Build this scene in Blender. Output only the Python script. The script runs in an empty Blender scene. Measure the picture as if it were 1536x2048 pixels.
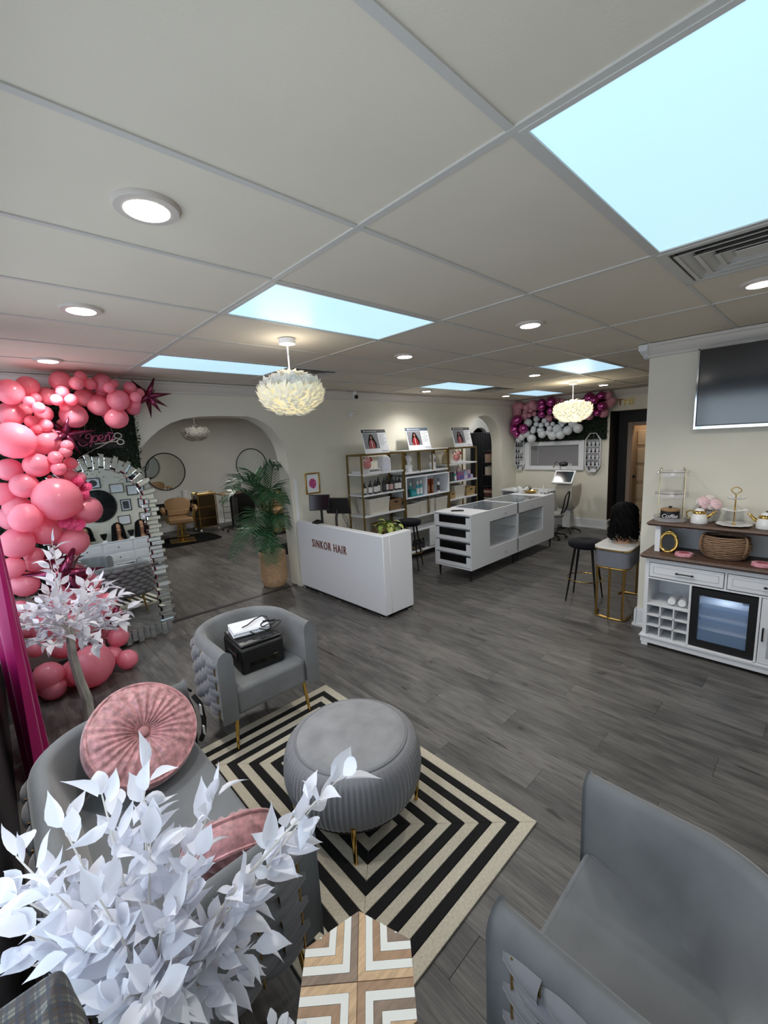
import bpy, math, random
from mathutils import Matrix, Vector
S = bpy.context.scene
COL = S.collection
PI = math.pi
R = math.radians
# ---------------------------------------------------------------- camera
cd = bpy.data.cameras.new('camera'); cam = bpy.data.objects.new('camera', cd); COL.objects.link(cam)
_az, _pt, _rl = 0.820928581, -0.164716708, -0.0505402128
_f = Vector((math.cos(_pt)*math.cos(_az), math.cos(_pt)*math.sin(_az), math.sin(_pt)))
_r0 = Vector((math.sin(_az), -math.cos(_az), 0)); _u0 = _r0.cross(_f)
_r = math.cos(_rl)*_r0 + math.sin(_rl)*_u0; _u = -math.sin(_rl)*_r0 + math.cos(_rl)*_u0
_m = Matrix((( _r.x, _u.x, -_f.x, -1.10103507), (_r.y, _u.y, -_f.y, -0.63213962), (_r.z, _u.z, -_f.z, 1.99038525), (0, 0, 0, 1)))
cam.matrix_world = _m
cd.sensor_fit = 'VERTICAL'; cd.sensor_height = 36.0; cd.lens = 844.8/2048*36.0; cd.clip_start = 0.03
S.camera = cam
# ---------------------------------------------------------------- world, daylight, exposure
W = bpy.data.worlds.new('daylight'); S.world = W; W.use_nodes = True
_bg = W.node_tree.nodes['Background']; _bg.inputs[0].default_value = (0.72, 0.86, 1.0, 1); _bg.inputs[1].default_value = 1.6
S.view_settings.view_transform = 'Standard'; S.view_settings.look = 'None'; S.view_settings.gamma = 1.0
S.view_settings.use_curve_mapping = False
S.view_settings.exposure = 0.3
def area(name, loc, rot, sx, sy, power, col):
    l = bpy.data.lights.new(name, 'AREA'); l.shape = 'RECTANGLE'; l.size = sx; l.size_y = sy; l.energy = power; l.color = col
    o = bpy.data.objects.new(name, l); COL.objects.link(o); o.location = loc; o.rotation_euler = rot
    return o
DAY = area('window_daylight', (-1.75, 1.55, 1.70), (0, R(-90), 0), 1.6, 5.4, 38, (0.74, 0.87, 1.0))
DOWN_W, DOWN_C = 34, (1.0, 0.965, 0.915)
# ---------------------------------------------------------------- helpers
def lin(c):
    c /= 255.0
    return c/12.92 if c <= 0.04045 else ((c+0.055)/1.055)**2.4
def rgb(h):
    if isinstance(h, str): h = (int(h[0:2], 16), int(h[2:4], 16), int(h[4:6], 16))
    return (lin(h[0]), lin(h[1]), lin(h[2]), 1.0)
def mat(name, col, rough=0.5, metal=0.0, noise=0.0, nscale=20.0, stretch=(1, 1, 1), bump=0.0, bscale=200.0, spec=0.5, sheen=0.0, emit=0.0, ecol=None, trans=0.0, alpha=1.0, coat=0.0, rnd=0.0, sss=0.0, transl=0.0):
    m = bpy.data.materials.new(name); m.use_nodes = True
    nt = m.node_tree; b = nt.nodes['Principled BSDF']; c = rgb(col)
    b.inputs['Base Color'].default_value = c; b.inputs['Roughness'].default_value = rough; b.inputs['Metallic'].default_value = metal
    b.inputs['Specular IOR Level'].default_value = spec
    if sheen: b.inputs['Sheen Weight'].default_value = sheen; b.inputs['Sheen Roughness'].default_value = 0.35
    if emit: b.inputs['Emission Color'].default_value = rgb(ecol or col); b.inputs['Emission Strength'].default_value = emit
    if trans: b.inputs['Transmission Weight'].default_value = trans; b.inputs['IOR'].default_value = 1.2
    if alpha < 1: b.inputs['Alpha'].default_value = alpha
    if coat: b.inputs['Coat Weight'].default_value = coat; b.inputs['Coat Roughness'].default_value = 0.1
    if sss: b.inputs['Subsurface Weight'].default_value = sss; b.inputs['Subsurface Radius'].default_value = (0.05, 0.02, 0.02)
    tc = None
    def vec(sc):
        nonlocal tc
        if tc is None: tc = nt.nodes.new('ShaderNodeTexCoord')
        mp = nt.nodes.new('ShaderNodeMapping'); mp.inputs['Scale'].default_value = sc
        nt.links.new(tc.outputs['Object'], mp.inputs['Vector'])
        if rnd:
            oi = nt.nodes.new('ShaderNodeObjectInfo'); ml = nt.nodes.new('ShaderNodeMath'); ml.operation = 'MULTIPLY'; ml.inputs[1].default_value = 97.0
            nt.links.new(oi.outputs['Random'], ml.inputs[0]); nt.links.new(ml.outputs[0], mp.inputs['Location'])
        return mp.outputs[0]
    src = None
    if noise:
        n = nt.nodes.new('ShaderNodeTexNoise'); n.inputs['Scale'].default_value = nscale; n.inputs['Detail'].default_value = 6
        nt.links.new(vec(stretch), n.inputs['Vector'])
        r = nt.nodes.new('ShaderNodeValToRGB'); e = r.color_ramp.elements
        lo = tuple(max(0, v*(1-noise)) for v in c[:3])+(1,); hi = tuple(min(1, v*(1+noise)) for v in c[:3])+(1,)
        e[0].position = 0.3; e[0].color = lo; e[1].position = 0.7; e[1].color = hi
        nt.links.new(n.outputs['Fac'], r.inputs[0]); src = r.outputs[0]
    if rnd:
        oi = nt.nodes.new('ShaderNodeObjectInfo'); mr = nt.nodes.new('ShaderNodeMapRange')
        mr.inputs['To Min'].default_value = 1-rnd; mr.inputs['To Max'].default_value = 1+rnd
        nt.links.new(oi.outputs['Random'], mr.inputs['Value'])
        hs = nt.nodes.new('ShaderNodeHueSaturation'); nt.links.new(mr.outputs[0], hs.inputs['Value'])
        if src: nt.links.new(src, hs.inputs['Color'])
        else: hs.inputs['Color'].default_value = c
        src = hs.outputs[0]
    if src: nt.links.new(src, b.inputs['Base Color'])
    if transl:
        tl = nt.nodes.new('ShaderNodeBsdfTranslucent'); mx = nt.nodes.new('ShaderNodeMixShader'); mx.inputs[0].default_value = transl
        if src: nt.links.new(src, tl.inputs['Color'])
        else: tl.inputs['Color'].default_value = c
        nt.links.new(b.outputs[0], mx.inputs[1]); nt.links.new(tl.outputs[0], mx.inputs[2])
        nt.links.new(mx.outputs[0], nt.nodes['Material Output'].inputs['Surface'])
    if bump:
        n = nt.nodes.new('ShaderNodeTexNoise'); n.inputs['Scale'].default_value = bscale; n.inputs['Detail'].default_value = 3
        nt.links.new(vec(stretch), n.inputs['Vector'])
        bp = nt.nodes.new('ShaderNodeBump'); bp.inputs['Strength'].default_value = bump; bp.inputs['Distance'].default_value = 0.004
        nt.links.new(n.outputs['Fac'], bp.inputs['Height']); nt.links.new(bp.outputs[0], b.inputs['Normal'])
    return m
BASE = {}
def wm(o):
    return BASE[o.name] if o is not None and o.name in BASE else Matrix()
class MB:
    def __init__(s): s.v = []; s.f = []
    def add(s, vs, fs):
        n = len(s.v); s.v += [tuple(v) for v in vs]; s.f += [tuple(i+n for i in f) for f in fs]; return s
    def hexa(s, p):
        return s.add(p, [(0, 3, 2, 1), (4, 5, 6, 7), (0, 1, 5, 4), (1, 2, 6, 5), (2, 3, 7, 6), (3, 0, 4, 7)])
    def box(s, x0, x1, y0, y1, z0, z1):
        if x1 < x0: x0, x1 = x1, x0
        if y1 < y0: y0, y1 = y1, y0
        if z1 < z0: z0, z1 = z1, z0
        return s.hexa([(x0, y0, z0), (x1, y0, z0), (x1, y1, z0), (x0, y1, z0), (x0, y0, z1), (x1, y0, z1), (x1, y1, z1), (x0, y1, z1)])
    def chbox(s, x0, x1, y0, y1, z0, z1, c):
        return s.add([(x0, y0, z0), (x1, y0, z0), (x1, y1, z0), (x0, y1, z0), (x0, y0, z1-c), (x1, y0, z1-c), (x1, y1, z1-c), (x0, y1, z1-c),
                      (x0+c, y0+c, z1), (x1-c, y0+c, z1), (x1-c, y1-c, z1), (x0+c, y1-c, z1)],
                     [(0, 3, 2, 1), (0, 1, 5, 4), (1, 2, 6, 5), (2, 3, 7, 6), (3, 0, 4, 7), (4, 5, 9, 8), (5, 6, 10, 9), (6, 7, 11, 10), (7, 4, 8, 11), (8, 9, 10, 11)])
    def lathe(s, prof, cx=0, cy=0, cz=0, n=20, sx=1.0, sy=1.0, fn=None):
        vs = []; fs = []
        for (r, z) in prof:
            for k in range(n):
                a = 2*PI*k/n; q = r*(fn(a, z) if fn else 1)
                vs.append((cx+q*sx*math.cos(a), cy+q*sy*math.sin(a), cz+z))
        m = len(prof)
        for i in range(m-1):
            for k in range(n):
                k2 = (k+1) % n
                fs.append((i*n+k, i*n+k2, (i+1)*n+k2, (i+1)*n+k))
        fs.append(tuple(reversed(range(n)))); fs.append(tuple((m-1)*n+k for k in range(n)))
        return s.add(vs, fs)
    def cyl(s, cx, cy, z0, z1, r, n=16, r2=None):
        return s.lathe([(r, z0), (r if r2 is None else r2, z1)], cx, cy, 0, n)
    def tube(s, pts, r, n=6, closed=False):
        pts = [Vector(p) for p in pts]; m = len(pts); rs = r if isinstance(r, (list, tuple)) else [r]*m
        vs = []; fs = []; up = None
        for i, p in enumerate(pts):
            if closed: t = pts[(i+1) % m]-pts[i-1]
            else: t = pts[min(i+1, m-1)]-pts[max(i-1, 0)]
            if t.length < 1e-9: t = Vector((0, 0, 1))
            t.normalize()
            if up is None: up = Vector((0, 0, 1)) if abs(t.z) < 0.9 else Vector((1, 0, 0))
            a = t.cross(up)
            if a.length < 1e-6: a = t.orthogonal()
            a.normalize(); b = a.cross(t).normalized(); up = b
            for k in range(n):
                w = 2*PI*k/n
                vs.append(p + rs[i]*(math.cos(w)*a + math.sin(w)*b))
        for i in range(m if closed else m-1):
            j = (i+1) % m
            for k in range(n):
                k2 = (k+1) % n
                fs.append((i*n+k, i*n+k2, j*n+k2, j*n+k))
        if not closed: fs.append(tuple(reversed(range(n)))); fs.append(tuple((m-1)*n+k for k in range(n)))
        return s.add(vs, fs)
    def prism(s, poly, d0, d1, ax='z'):
        mp = {'z': lambda a, b, d: (a, b, d), 'y': lambda a, b, d: (a, d, b), 'x': lambda a, b, d: (d, a, b)}[ax]
        n = len(poly)
        vs = [mp(a, b, d0) for a, b in poly]+[mp(a, b, d1) for a, b in poly]
        fs = [tuple(reversed(range(n))), tuple(range(n, 2*n))]+[(i, (i+1) % n, n+(i+1) % n, n+i) for i in range(n)]
        return s.add(vs, fs)
    def sph(s, c, r, n=14, m=9):
        if not isinstance(r, (list, tuple)): r = (r, r, r)
        vs = [(c[0], c[1], c[2]-r[2])]; fs = []
        for i in range(1, m):
            ph = -PI/2+PI*i/m
            for k in range(n):
                a = 2*PI*k/n
                vs.append((c[0]+r[0]*math.cos(ph)*math.cos(a), c[1]+r[1]*math.cos(ph)*math.sin(a), c[2]+r[2]*math.sin(ph)))
        vs.append((c[0], c[1], c[2]+r[2])); top = len(vs)-1
        for k in range(n):
            k2 = (k+1) % n
            fs.append((0, 1+k2, 1+k)); fs.append((top, 1+(m-2)*n+k, 1+(m-2)*n+k2))
            for i in range(m-2): fs.append((1+i*n+k, 1+i*n+k2, 1+(i+1)*n+k2, 1+(i+1)*n+k))
        return s.add(vs, fs)
    def grid(s, fn, nu, nv, closed_u=False):
        vs = []; fs = []
        for i in range(nu if closed_u else nu+1):
            for j in range(nv+1): vs.append(fn(i/nu, j/nv))
        w = nv+1
        for i in range(nu):
            i2 = (i+1) % nu if closed_u else i+1
            for j in range(nv): fs.append((i*w+j, i2*w+j, i2*w+j+1, i*w+j+1))
        return s.add(vs, fs)
    def xf(s, M, a=0):
        s.v[a:] = [tuple(M @ Vector(p)) for p in s.v[a:]]; return s
    def mesh(s, name, m, smooth=40):
        me = bpy.data.meshes.new(name); me.from_pydata(s.v, [], s.f); me.update()
        if smooth:
            me.polygons.foreach_set('use_smooth', [True]*len(me.polygons)); me.set_sharp_from_angle(angle=R(smooth))
        if m: me.materials.append(m)
        return me
    def build(s, name, m, parent=None, bev=0.0, smooth=40, local=False, seg=2):
        if parent is not None and not local:
            inv = wm(parent).inverted()
            s.v = [tuple(inv @ Vector(p)) for p in s.v]
        o = bpy.data.objects.new(name, s.mesh(name, m, smooth)); COL.objects.link(o)
        if parent is not None: o.parent = parent; BASE[o.name] = wm(parent)
        if bev:
            b = o.modifiers.new('bevel', 'BEVEL'); b.width = bev; b.segments = seg; b.limit_method = 'ANGLE'; b.angle_limit = R(35); b.harden_normals = False
        return o
def inst(name, me, parent, M):
    o = bpy.data.objects.new(name, me); COL.objects.link(o)
    if parent is not None: o.parent = parent; o.matrix_basis = wm(parent).inverted() @ M
    else: o.matrix_basis = M
    BASE[o.name] = M.copy()
    return o
def tag(o, label, cat, group=None):
    o['label'] = label; o['category'] = cat
    if group: o['group'] = group
    return o
def T(name, label, cat, loc=(0, 0, 0), rz=0.0, group=None):
    o = bpy.data.objects.new(name, None); COL.objects.link(o); o.empty_display_size = 0.05
    o.location = loc; o.rotation_euler = (0, 0, rz)
    BASE[o.name] = Matrix.Translation(loc) @ Matrix.Rotation(rz, 4, 'Z')
    return tag(o, label, cat, group)
def struct(o):
    o['kind'] = 'structure'; return o
def dup(root, loc, rz=0.0, label=None, group=None, lab2=None):
    def cp(o, par):
        c = o.copy(); COL.objects.link(c)
        if par is not None: c.parent = par
        for ch in o.children: cp(ch, c)
        return c
    r = cp(root, None); r.location = loc; r.rotation_euler = (0, 0, rz)
    BASE[r.name] = Matrix.Translation(loc) @ Matrix.Rotation(rz, 4, 'Z')
    if label: r['label'] = label
    if group: r['group'] = group
    return r
def text_mb(s, size, depth, align='LEFT', shear=0.0, sx=1.0, sp=1.0):
    cu = bpy.data.curves.new('lettering', 'FONT'); cu.body = s; cu.size = size; cu.extrude = depth; cu.align_x = align; cu.shear = shear; cu.resolution_u = 4; cu.space_character = sp
    o = bpy.data.objects.new('lettering', cu); COL.objects.link(o)
    me = bpy.data.meshes.new_from_object(o.evaluated_get(bpy.context.evaluated_depsgraph_get()))
    mb = MB(); mb.add([(v.co.x*sx, v.co.y, v.co.z) for v in me.vertices], [tuple(p.vertices) for p in me.polygons])
    bpy.data.objects.remove(o); bpy.data.curves.remove(cu); bpy.data.meshes.remove(me)
    return mb
def frame_m(o, ex, ey):          # matrix whose local x, y, z axes are ex, ey, ex x ey at o
    ex = Vector(ex).normalized(); ey = Vector(ey).normalized(); ez = ex.cross(ey)
    return Matrix(((ex.x, ey.x, ez.x, o[0]), (ex.y, ey.y, ez.y, o[1]), (ex.z, ey.z, ez.z, o[2]), (0, 0, 0, 1)))
# ---------------------------------------------------------------- materials
M_wall = mat('cream_paint', (226, 222, 208), 0.75, noise=0.03, nscale=3, bump=0.08, bscale=90)
M_trim = mat('white_trim_paint', (228, 229, 232), 0.45)
M_crown = mat('crown_paint', (214, 209, 203), 0.6)
M_tile = mat('ceiling_tile_face', (215, 205, 189), 0.85, bump=0.07, bscale=150, noise=0.03, nscale=2, rnd=0.02)
M_tee = mat('painted_grid_metal', (196, 192, 186), 0.5)
M_black = mat('matte_black', (14, 14, 16), 0.5)
M_blackgl = mat('glossy_black', (10, 10, 12), 0.12)
M_blackmet = mat('black_metal', (18, 18, 20), 0.35, 0.4)
M_gold = mat('brushed_gold', (184, 148, 82), 0.3, 1.0)
M_goldpol = mat('polished_gold', (212, 176, 100), 0.14, 1.0)
M_dgold = mat('antique_gold_metal', (136, 114, 68), 0.42, 0.7)
M_chrome = mat('chrome', (220, 222, 226), 0.08, 1.0)
M_mirror = mat('mirror_silver', (226, 232, 234), 0.015, 1.0)
M_white = mat('white_lacquer', (226, 228, 233), 0.35)
M_whitem = mat('white_satin', (222, 223, 226), 0.55, noise=0.02, nscale=8)
M_porc = mat('white_porcelain', (236, 236, 236), 0.15, coat=0.4)
M_wood = mat('dark_walnut_board', (84, 62, 50), 0.5, noise=0.35, nscale=8, stretch=(1.5, 14, 14))
M_velvet = mat('grey_velvet', (112, 114, 116), 0.85, noise=0.36, nscale=2.2, sheen=0.5, bump=0.06, bscale=400)
M_velvet2 = mat('slate_grey_velvet', (122, 122, 126), 0.85, noise=0.10, nscale=6, sheen=0.45)
M_glass = mat('clear_glass', (235, 242, 245), 0.03, alpha=0.16, spec=0.8)
M_acryl = mat('clear_acrylic', (236, 236, 240), 0.05, alpha=0.2, spec=0.8)
M_caseglass = mat('display_case_glass', (120, 132, 142), 0.03, alpha=0.42, spec=1.0, coat=0.6)  # smoky tint stands in for dark reflections on the counter
M_rope = mat('brown_rope', (136, 108, 84), 0.85, noise=0.35, nscale=40, stretch=(1, 1, 5), bump=0.6, bscale=80)
M_pink = mat('pink_balloon_latex', (255, 160, 180), 0.3, rnd=0.05, coat=0.25, transl=0.42)
M_pinkw = mat('pale_pink_balloon_latex', (238, 172, 190), 0.35, rnd=0.08, coat=0.2, transl=0.3)
M_mag = mat('chrome_magenta_balloon', (186, 84, 150), 0.14, 0.9)
M_wbal = mat('white_balloon_latex', (222, 224, 226), 0.3, coat=0.3)
M_foil = mat('mauve_foil', (140, 62, 92), 0.22, 0.85)
M_rose = mat('hot_pink_petal', (214, 60, 112), 0.6, rnd=0.12)
M_hedge = mat('hedge_leaf_green', (30, 52, 28), 0.55, noise=0.4, nscale=30)
M_leafw = mat('white_fabric_leaf', (240, 240, 247), 0.65, rnd=0.06, transl=0.3)
M_twig = mat('white_twig', (214, 208, 200), 0.7)
M_bark = mat('grey_bark', (188, 184, 174), 0.85, noise=0.35, nscale=25, stretch=(1, 1, 0.3), bump=0.6, bscale=60)
M_palm = mat('palm_leaf_green', (52, 96, 60), 0.45, noise=0.25, nscale=6)
M_basket = mat('woven_seagrass', (184, 154, 122), 0.85, noise=0.35, nscale=40, stretch=(1, 1, 5), bump=0.6, bscale=80)
M_wicker = mat('tan_wicker', (132, 104, 74), 0.8, noise=0.35, nscale=60, bump=0.5, bscale=120)
M_canvas = mat('off_white_canvas', (206, 201, 190), 0.9, noise=0.06, nscale=30, bump=0.2)
M_curtain = mat('magenta_satin_curtain', (158, 16, 92), 0.4, sheen=0.4, noise=0.1, nscale=4)
M_paper = mat('white_paper', (236, 238, 244), 0.7)
M_skin = mat('mannequin_skin', (196, 148, 116), 0.5)
M_hair = mat('black_hair', (7, 6, 7), 0.75, spec=0.15)
M_rugw = mat('cream_rug_pile', (198, 190, 172), 0.95, noise=0.14, nscale=90, bump=0.9, bscale=260)
M_rugb = mat('black_rug_pile', (12, 11, 12), 0.95, bump=0.9, bscale=260)
M_cushion = mat('crushed_pink_velvet', (180, 128, 130), 0.42, noise=0.45, nscale=38, stretch=(1, 1, 1), sheen=0.8, bump=0.4, bscale=50)
M_teal = mat('teal_box_print', (24, 132, 134), 0.4)
M_aqua = mat('aqua_liquid_plastic', (70, 160, 172), 0.3)
M_label = mat('white_bottle_label', (226, 224, 222), 0.6)
M_amber = mat('dark_amber_plastic', (26, 22, 24), 0.2)
M_tan = mat('tan_leather', (160, 126, 88), 0.45, noise=0.05, nscale=10)
M_soil_hole_shade = mat('dark_soil_and_hole_shade', (44, 32, 26), 0.95, noise=0.3, nscale=60)
M_panel = mat('sky_blue_light_diffuser', (186, 226, 250), 0.4, emit=0.74, ecol=(188, 226, 248), noise=0.0)
M_lamp = mat('lamp_face_lit', (255, 252, 244), 0.4, emit=14.0, ecol=(255, 246, 232))
M_feather = mat('white_feather', (242, 240, 234), 0.8, transl=0.3)
M_featherlit = mat('cream_feather_glowing', (240, 235, 215), 0.8, emit=0.19, ecol=(255, 246, 214))
# ================================================================ STRUCTURE
Y1, X2, X3, XF, YR, H = 4.48, 7.95, 3.55, -1.25, -1.25, 2.75
XB = 8.45                                   # the black doorway wall beyond the back wall's corner
YB = 10.9                                   # far wall of the styling room
random.seed(3)
# floor planks (real boards with chamfered edges)
def plank_material():
    m = bpy.data.materials.new('grey_oak_plank'); m.use_nodes = True
    nt = m.node_tree; N = nt.nodes; L = nt.links; b = N['Principled BSDF']
    tc = N.new('ShaderNodeTexCoord'); oi = N.new('ShaderNodeObjectInfo')
    ml = N.new('ShaderNodeMath'); ml.operation = 'MULTIPLY'; ml.inputs[1].default_value = 63.0
    L.new(oi.outputs['Random'], ml.inputs[0])
    def mp(sc):
        q = N.new('ShaderNodeMapping'); q.inputs['Scale'].default_value = sc
        L.new(tc.outputs['Object'], q.inputs['Vector']); L.new(ml.outputs[0], q.inputs['Location']); return q.outputs[0]
    def noise(sc, s, d, rough=0.6):
        q = N.new('ShaderNodeTexNoise'); q.inputs['Scale'].default_value = s; q.inputs['Detail'].default_value = d; q.inputs['Roughness'].default_value = rough
        L.new(mp(sc), q.inputs['Vector']); return q.outputs['Fac']
    g = noise((26, 1.6, 1), 3.2, 8, 0.7); k = noise((5, 0.9, 1), 2.4, 3); kn = noise((7, 2.2, 1), 2.0, 2)
    r = N.new('ShaderNodeValToRGB'); e = r.color_ramp.elements
    e[0].position = 0.25; e[0].color = rgb((70, 68, 68)); e[1].position = 0.78; e[1].color = rgb((124, 121, 117))
    L.new(g, r.inputs[0])
    r2 = N.new('ShaderNodeValToRGB'); e = r2.color_ramp.elements
    e[0].position = 0.32; e[0].color = (0.46, 0.46, 0.48, 1); e[1].position = 0.60; e[1].color = (1.0, 1.0, 1.0, 1)
    L.new(k, r2.inputs[0])
    r3 = N.new('ShaderNodeValToRGB'); e = r3.color_ramp.elements
    e[0].position = 0.25; e[0].color = (0.3, 0.3, 0.3, 1); e[1].position = 0.34; e[1].color = (1, 1, 1, 1)
    L.new(kn, r3.inputs[0])
    def mul(a, c):
        x = N.new('ShaderNodeMix'); x.data_type = 'RGBA'; x.blend_type = 'MULTIPLY'; x.inputs['Factor'].default_value = 1
        L.new(a, x.inputs['A']); L.new(c, x.inputs['B']); return x.outputs['Result']
    mr = N.new('ShaderNodeMapRange'); mr.inputs['To Min'].default_value = 0.80; mr.inputs['To Max'].default_value = 1.16
    L.new(oi.outputs['Random'], mr.inputs['Value'])
    hs = N.new('ShaderNodeHueSaturation'); L.new(mr.outputs[0], hs.inputs['Value']); L.new(mul(mul(r.outputs[0], r2.outputs[0]), r3.outputs[0]), hs.inputs['Color'])
    L.new(hs.outputs[0], b.inputs['Base Color']); b.inputs['Roughness'].default_value = 0.42; b.inputs['Specular IOR Level'].default_value = 0.4
    bp = N.new('ShaderNodeBump'); bp.inputs['Strength'].default_value = 0.25; bp.inputs['Distance'].default_value = 0.002
    L.new(g, bp.inputs['Height']); L.new(bp.outputs[0], b.inputs['Normal'])
    return m
M_plank = plank_material()
M_sub = mat('dark_subfloor', (40, 40, 40), 0.9)
def floor_area(x0, x1, y0, y1, pw, pl, off):
    fl = struct(MB().box(x0-.2, x1, y0-.1, y1, -0.12, -0.006).build('floor', M_sub, None, smooth=0))
    full = MB().chbox(-pw/2+.0003, pw/2-.0003, -pl/2+.0003, pl/2-.0003, -0.006, 0, 0.0008).mesh('plank', M_plank, 0)
    n = math.ceil((x1-off)/pw); k = math.floor((x0-off)/pw); r = 0; cnt = 0
    for i in range(k, n):
        a, b = max(x0, off+i*pw), min(x1, off+(i+1)*pw)
        if b-a < 0.02: continue
        y = y0-pl*((i*0.37) % 1.0)
        while y < y1:
            c, d = max(y0, y), min(y1, y+pl); y += pl
            if d-c < 0.03: continue
            cnt += 1
            if d-c > pl-1e-4 and b-a > pw-1e-4:
                inst('plank', full, fl, Matrix.Translation(((a+b)/2, (c+d)/2, 0)))
            else:
                me = MB().chbox(-(b-a)/2+.0006, (b-a)/2-.0006, -(d-c)/2+.0006, (d-c)/2-.0006, -0.006, 0, 0.0012).mesh('plank', M_plank, 0)
                inst('plank', me, fl, Matrix.Translation(((a+b)/2, (c+d)/2, 0)))
    return fl
floor_area(XF, 10.2, YR, Y1+.13, 0.2, 1.5, 1.475)
floor_area(-0.8, 9.8, Y1+.13, YB, 0.2, 1.5, 1.475)
o = MB().box(0.0, 1.98, Y1+.10, Y1+.16, 0, 0.006).build('trim_1', mat('threshold_strip', (52, 52, 54), 0.4, 0.3), None); struct(o)
# ceiling: grid of tiles, tees
ce = struct(MB().box(XF-.2, 10.2, YR-.2, Y1+.1, H+.03, H+.10).build('ceiling', M_tile, None, smooth=0))
TX, TY = 1.219, 0.6096
panels = {(0, -1), (0, 2), (0, 5), (3, 2), (3, 5), (5, 5)}       # (tile column, tile row) of the light panels: x 1.219 * i
vents = [(1*TX, -1*TY), (1*TX, 5*TY), (4*TX, 5*TY)]
full = MB().box(-TX/2+.011, TX/2-.011, -TY/2+.011, TY/2-.011, 0.0, .018).mesh('ceiling_tile', M_tile, 0)
for i in range(-2, 8):
    for j in range(-3, 8):
        if (i, j) in panels: continue
        x0, x1, y0, y1 = i*TX, (i+1)*TX, j*TY, (j+1)*TY
        x0 = max(x0, XF); x1 = min(x1, XB); y0 = max(y0, YR); y1 = min(y1, Y1)
        if y0 > 2.4: x1 = min(x1, X2)
        cuts = [(x0, x1)]
        if (i, j) == (1, -1): cuts = [(x0+TX/2, x1)]
        if (i, j) == (1, 5): cuts = [(x0+TX/2, x1)]
        if (i, j) == (4, 5): cuts = [(x0+TX/2, x1)]
        for x0, x1 in cuts:
            if x1-x0 < .06 or y1-y0 < .06: continue
            M = Matrix.Translation(((x0+x1)/2, (y0+y1)/2, H+.004))
            if x1-x0 > TX-1e-4 and y1-y0 > TY-1e-4: me = full
            else: me = MB().box(-(x1-x0)/2+.011, (x1-x0)/2-.011, -(y1-y0)/2+.011, (y1-y0)/2-.011, 0, .018).mesh('ceiling_tile', M_tile, 0)
            inst('ceiling_tile', me, ce, M)
for i in range(-1, 8):
    x = i*TX
    if x < XF or x > XB: continue
    MB().box(x-.0125, x+.0125, YR, 2.44 if x > X2 else Y1, H-.002, H+.028).build('ceiling_tee', M_tee, ce, smooth=0)
for j in range(-2, 8):
    y = j*TY
    MB().box(XF, X2 if y > 2.4 else XB, y-.0115, y+.0115, H-.001, H+.027).build('ceiling_tee', M_tee, ce, smooth=0)
for (x, y) in vents:
    MB().box(x+.6, x+.62, y, y+TY, H-.001, H+.027).build('ceiling_tee', M_tee, ce, smooth=0)
# wall_left with two arches
def arch_pts(x0, x1, zs, top, nn=2.6, n=22):
    c, w = (x0+x1)/2, (x1-x0)/2; pts = []
    for k in range(n+1):
        a = PI*k/n; ca, sa = math.cos(a), math.sin(a)
        pts.append((c-w*math.copysign(abs(ca)**(2/nn), ca), zs+(top-zs)*abs(sa)**(2/nn)))
    return pts
arch1 = [(0.02, 0), (0.02, 1.72), (0.08, 1.94), (0.16, 2.06), (0.26, 2.16), (0.36, 2.24), (0.48, 2.31), (0.63, 2.36), (0.80, 2.385), (1.05, 2.395), (1.40, 2.39), (1.52, 2.36), (1.62, 2.31), (1.71, 2.25), (1.78, 2.17), (1.84, 2.08), (1.88, 1.98), (1.905, 1.86), (1.92, 1.70), (1.96, 0)]
arch2 = [(5.98, 0)]+arch_pts(5.98, 7.34, 1.80, 2.43, 2.0, 20)+[(7.34, 0)]
outline = [(XF-.2, 0)]+arch1+arch2+[(X2, 0), (X2, H+.02), (XF-.2, H+.02)]
struct(MB().prism(outline, Y1, Y1+.26, 'y').build('wall_left', M_wall, None, smooth=30))
# back wall W2 (block with a window), corridor return, black doorway wall
struct(MB().box(X2, X2+.5, 2.46, 2.97, 0, H+.02).box(X2, X2+.5, 4.2, Y1+.26, 0, H+.02).box(X2, X2+.5, 2.97, 4.2, 0, 1.24).box(X2, X2+.5, 2.97, 4.2, 1.78, H+.02).build('wall_back', M_wall, None, smooth=0))
M_blackwall = mat('black_painted_wall', (16, 16, 19), 0.6)
bw = MB().box(XB+.01, XB+.12, 2.28, 2.46, 0, 2.36).box(XB+.01, XB+.12, -1.3, 2.28, 2.13, 2.36).box(XB+.01, XB+.12, -1.3, 1.20, 0, 2.13)
struct(bw.build('wall_doorway', M_blackwall, None, smooth=0))
struct(MB().box(X2+.1, XB+.12, -1.3, 2.4599, 2.36, H+.02).build('wall_doorway_header', M_wall, None, smooth=0))
struct(MB().box(X2+.02, X2+.5, 2.452, 2.4599, 0.19, 2.36).build('trim_2', M_blackwall, None, smooth=0))
# hall beyond the doorway
M_hall = mat('warm_hall_paint', (196, 150, 124), 0.7)
struct(MB().box(10.1, 10.2, -1.3, 2.6, 0, H).box(XB+.12, 10.1, 2.5, 2.6, 0, H).build('wall_hall', M_hall, None, smooth=0))
dj = MB().box(XB-.02, XB+.14, 2.20, 2.28, 0, 2.13).box(XB-.02, XB+.14, 1.20, 1.28, 0, 2.13).box(XB-.02, XB+.14, 1.28, 2.20, 2.06, 2.13)
struct(dj.build('trim_3', mat('taupe_door_casing', (150, 132, 118), 0.5), None, bev=.006))
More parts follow.
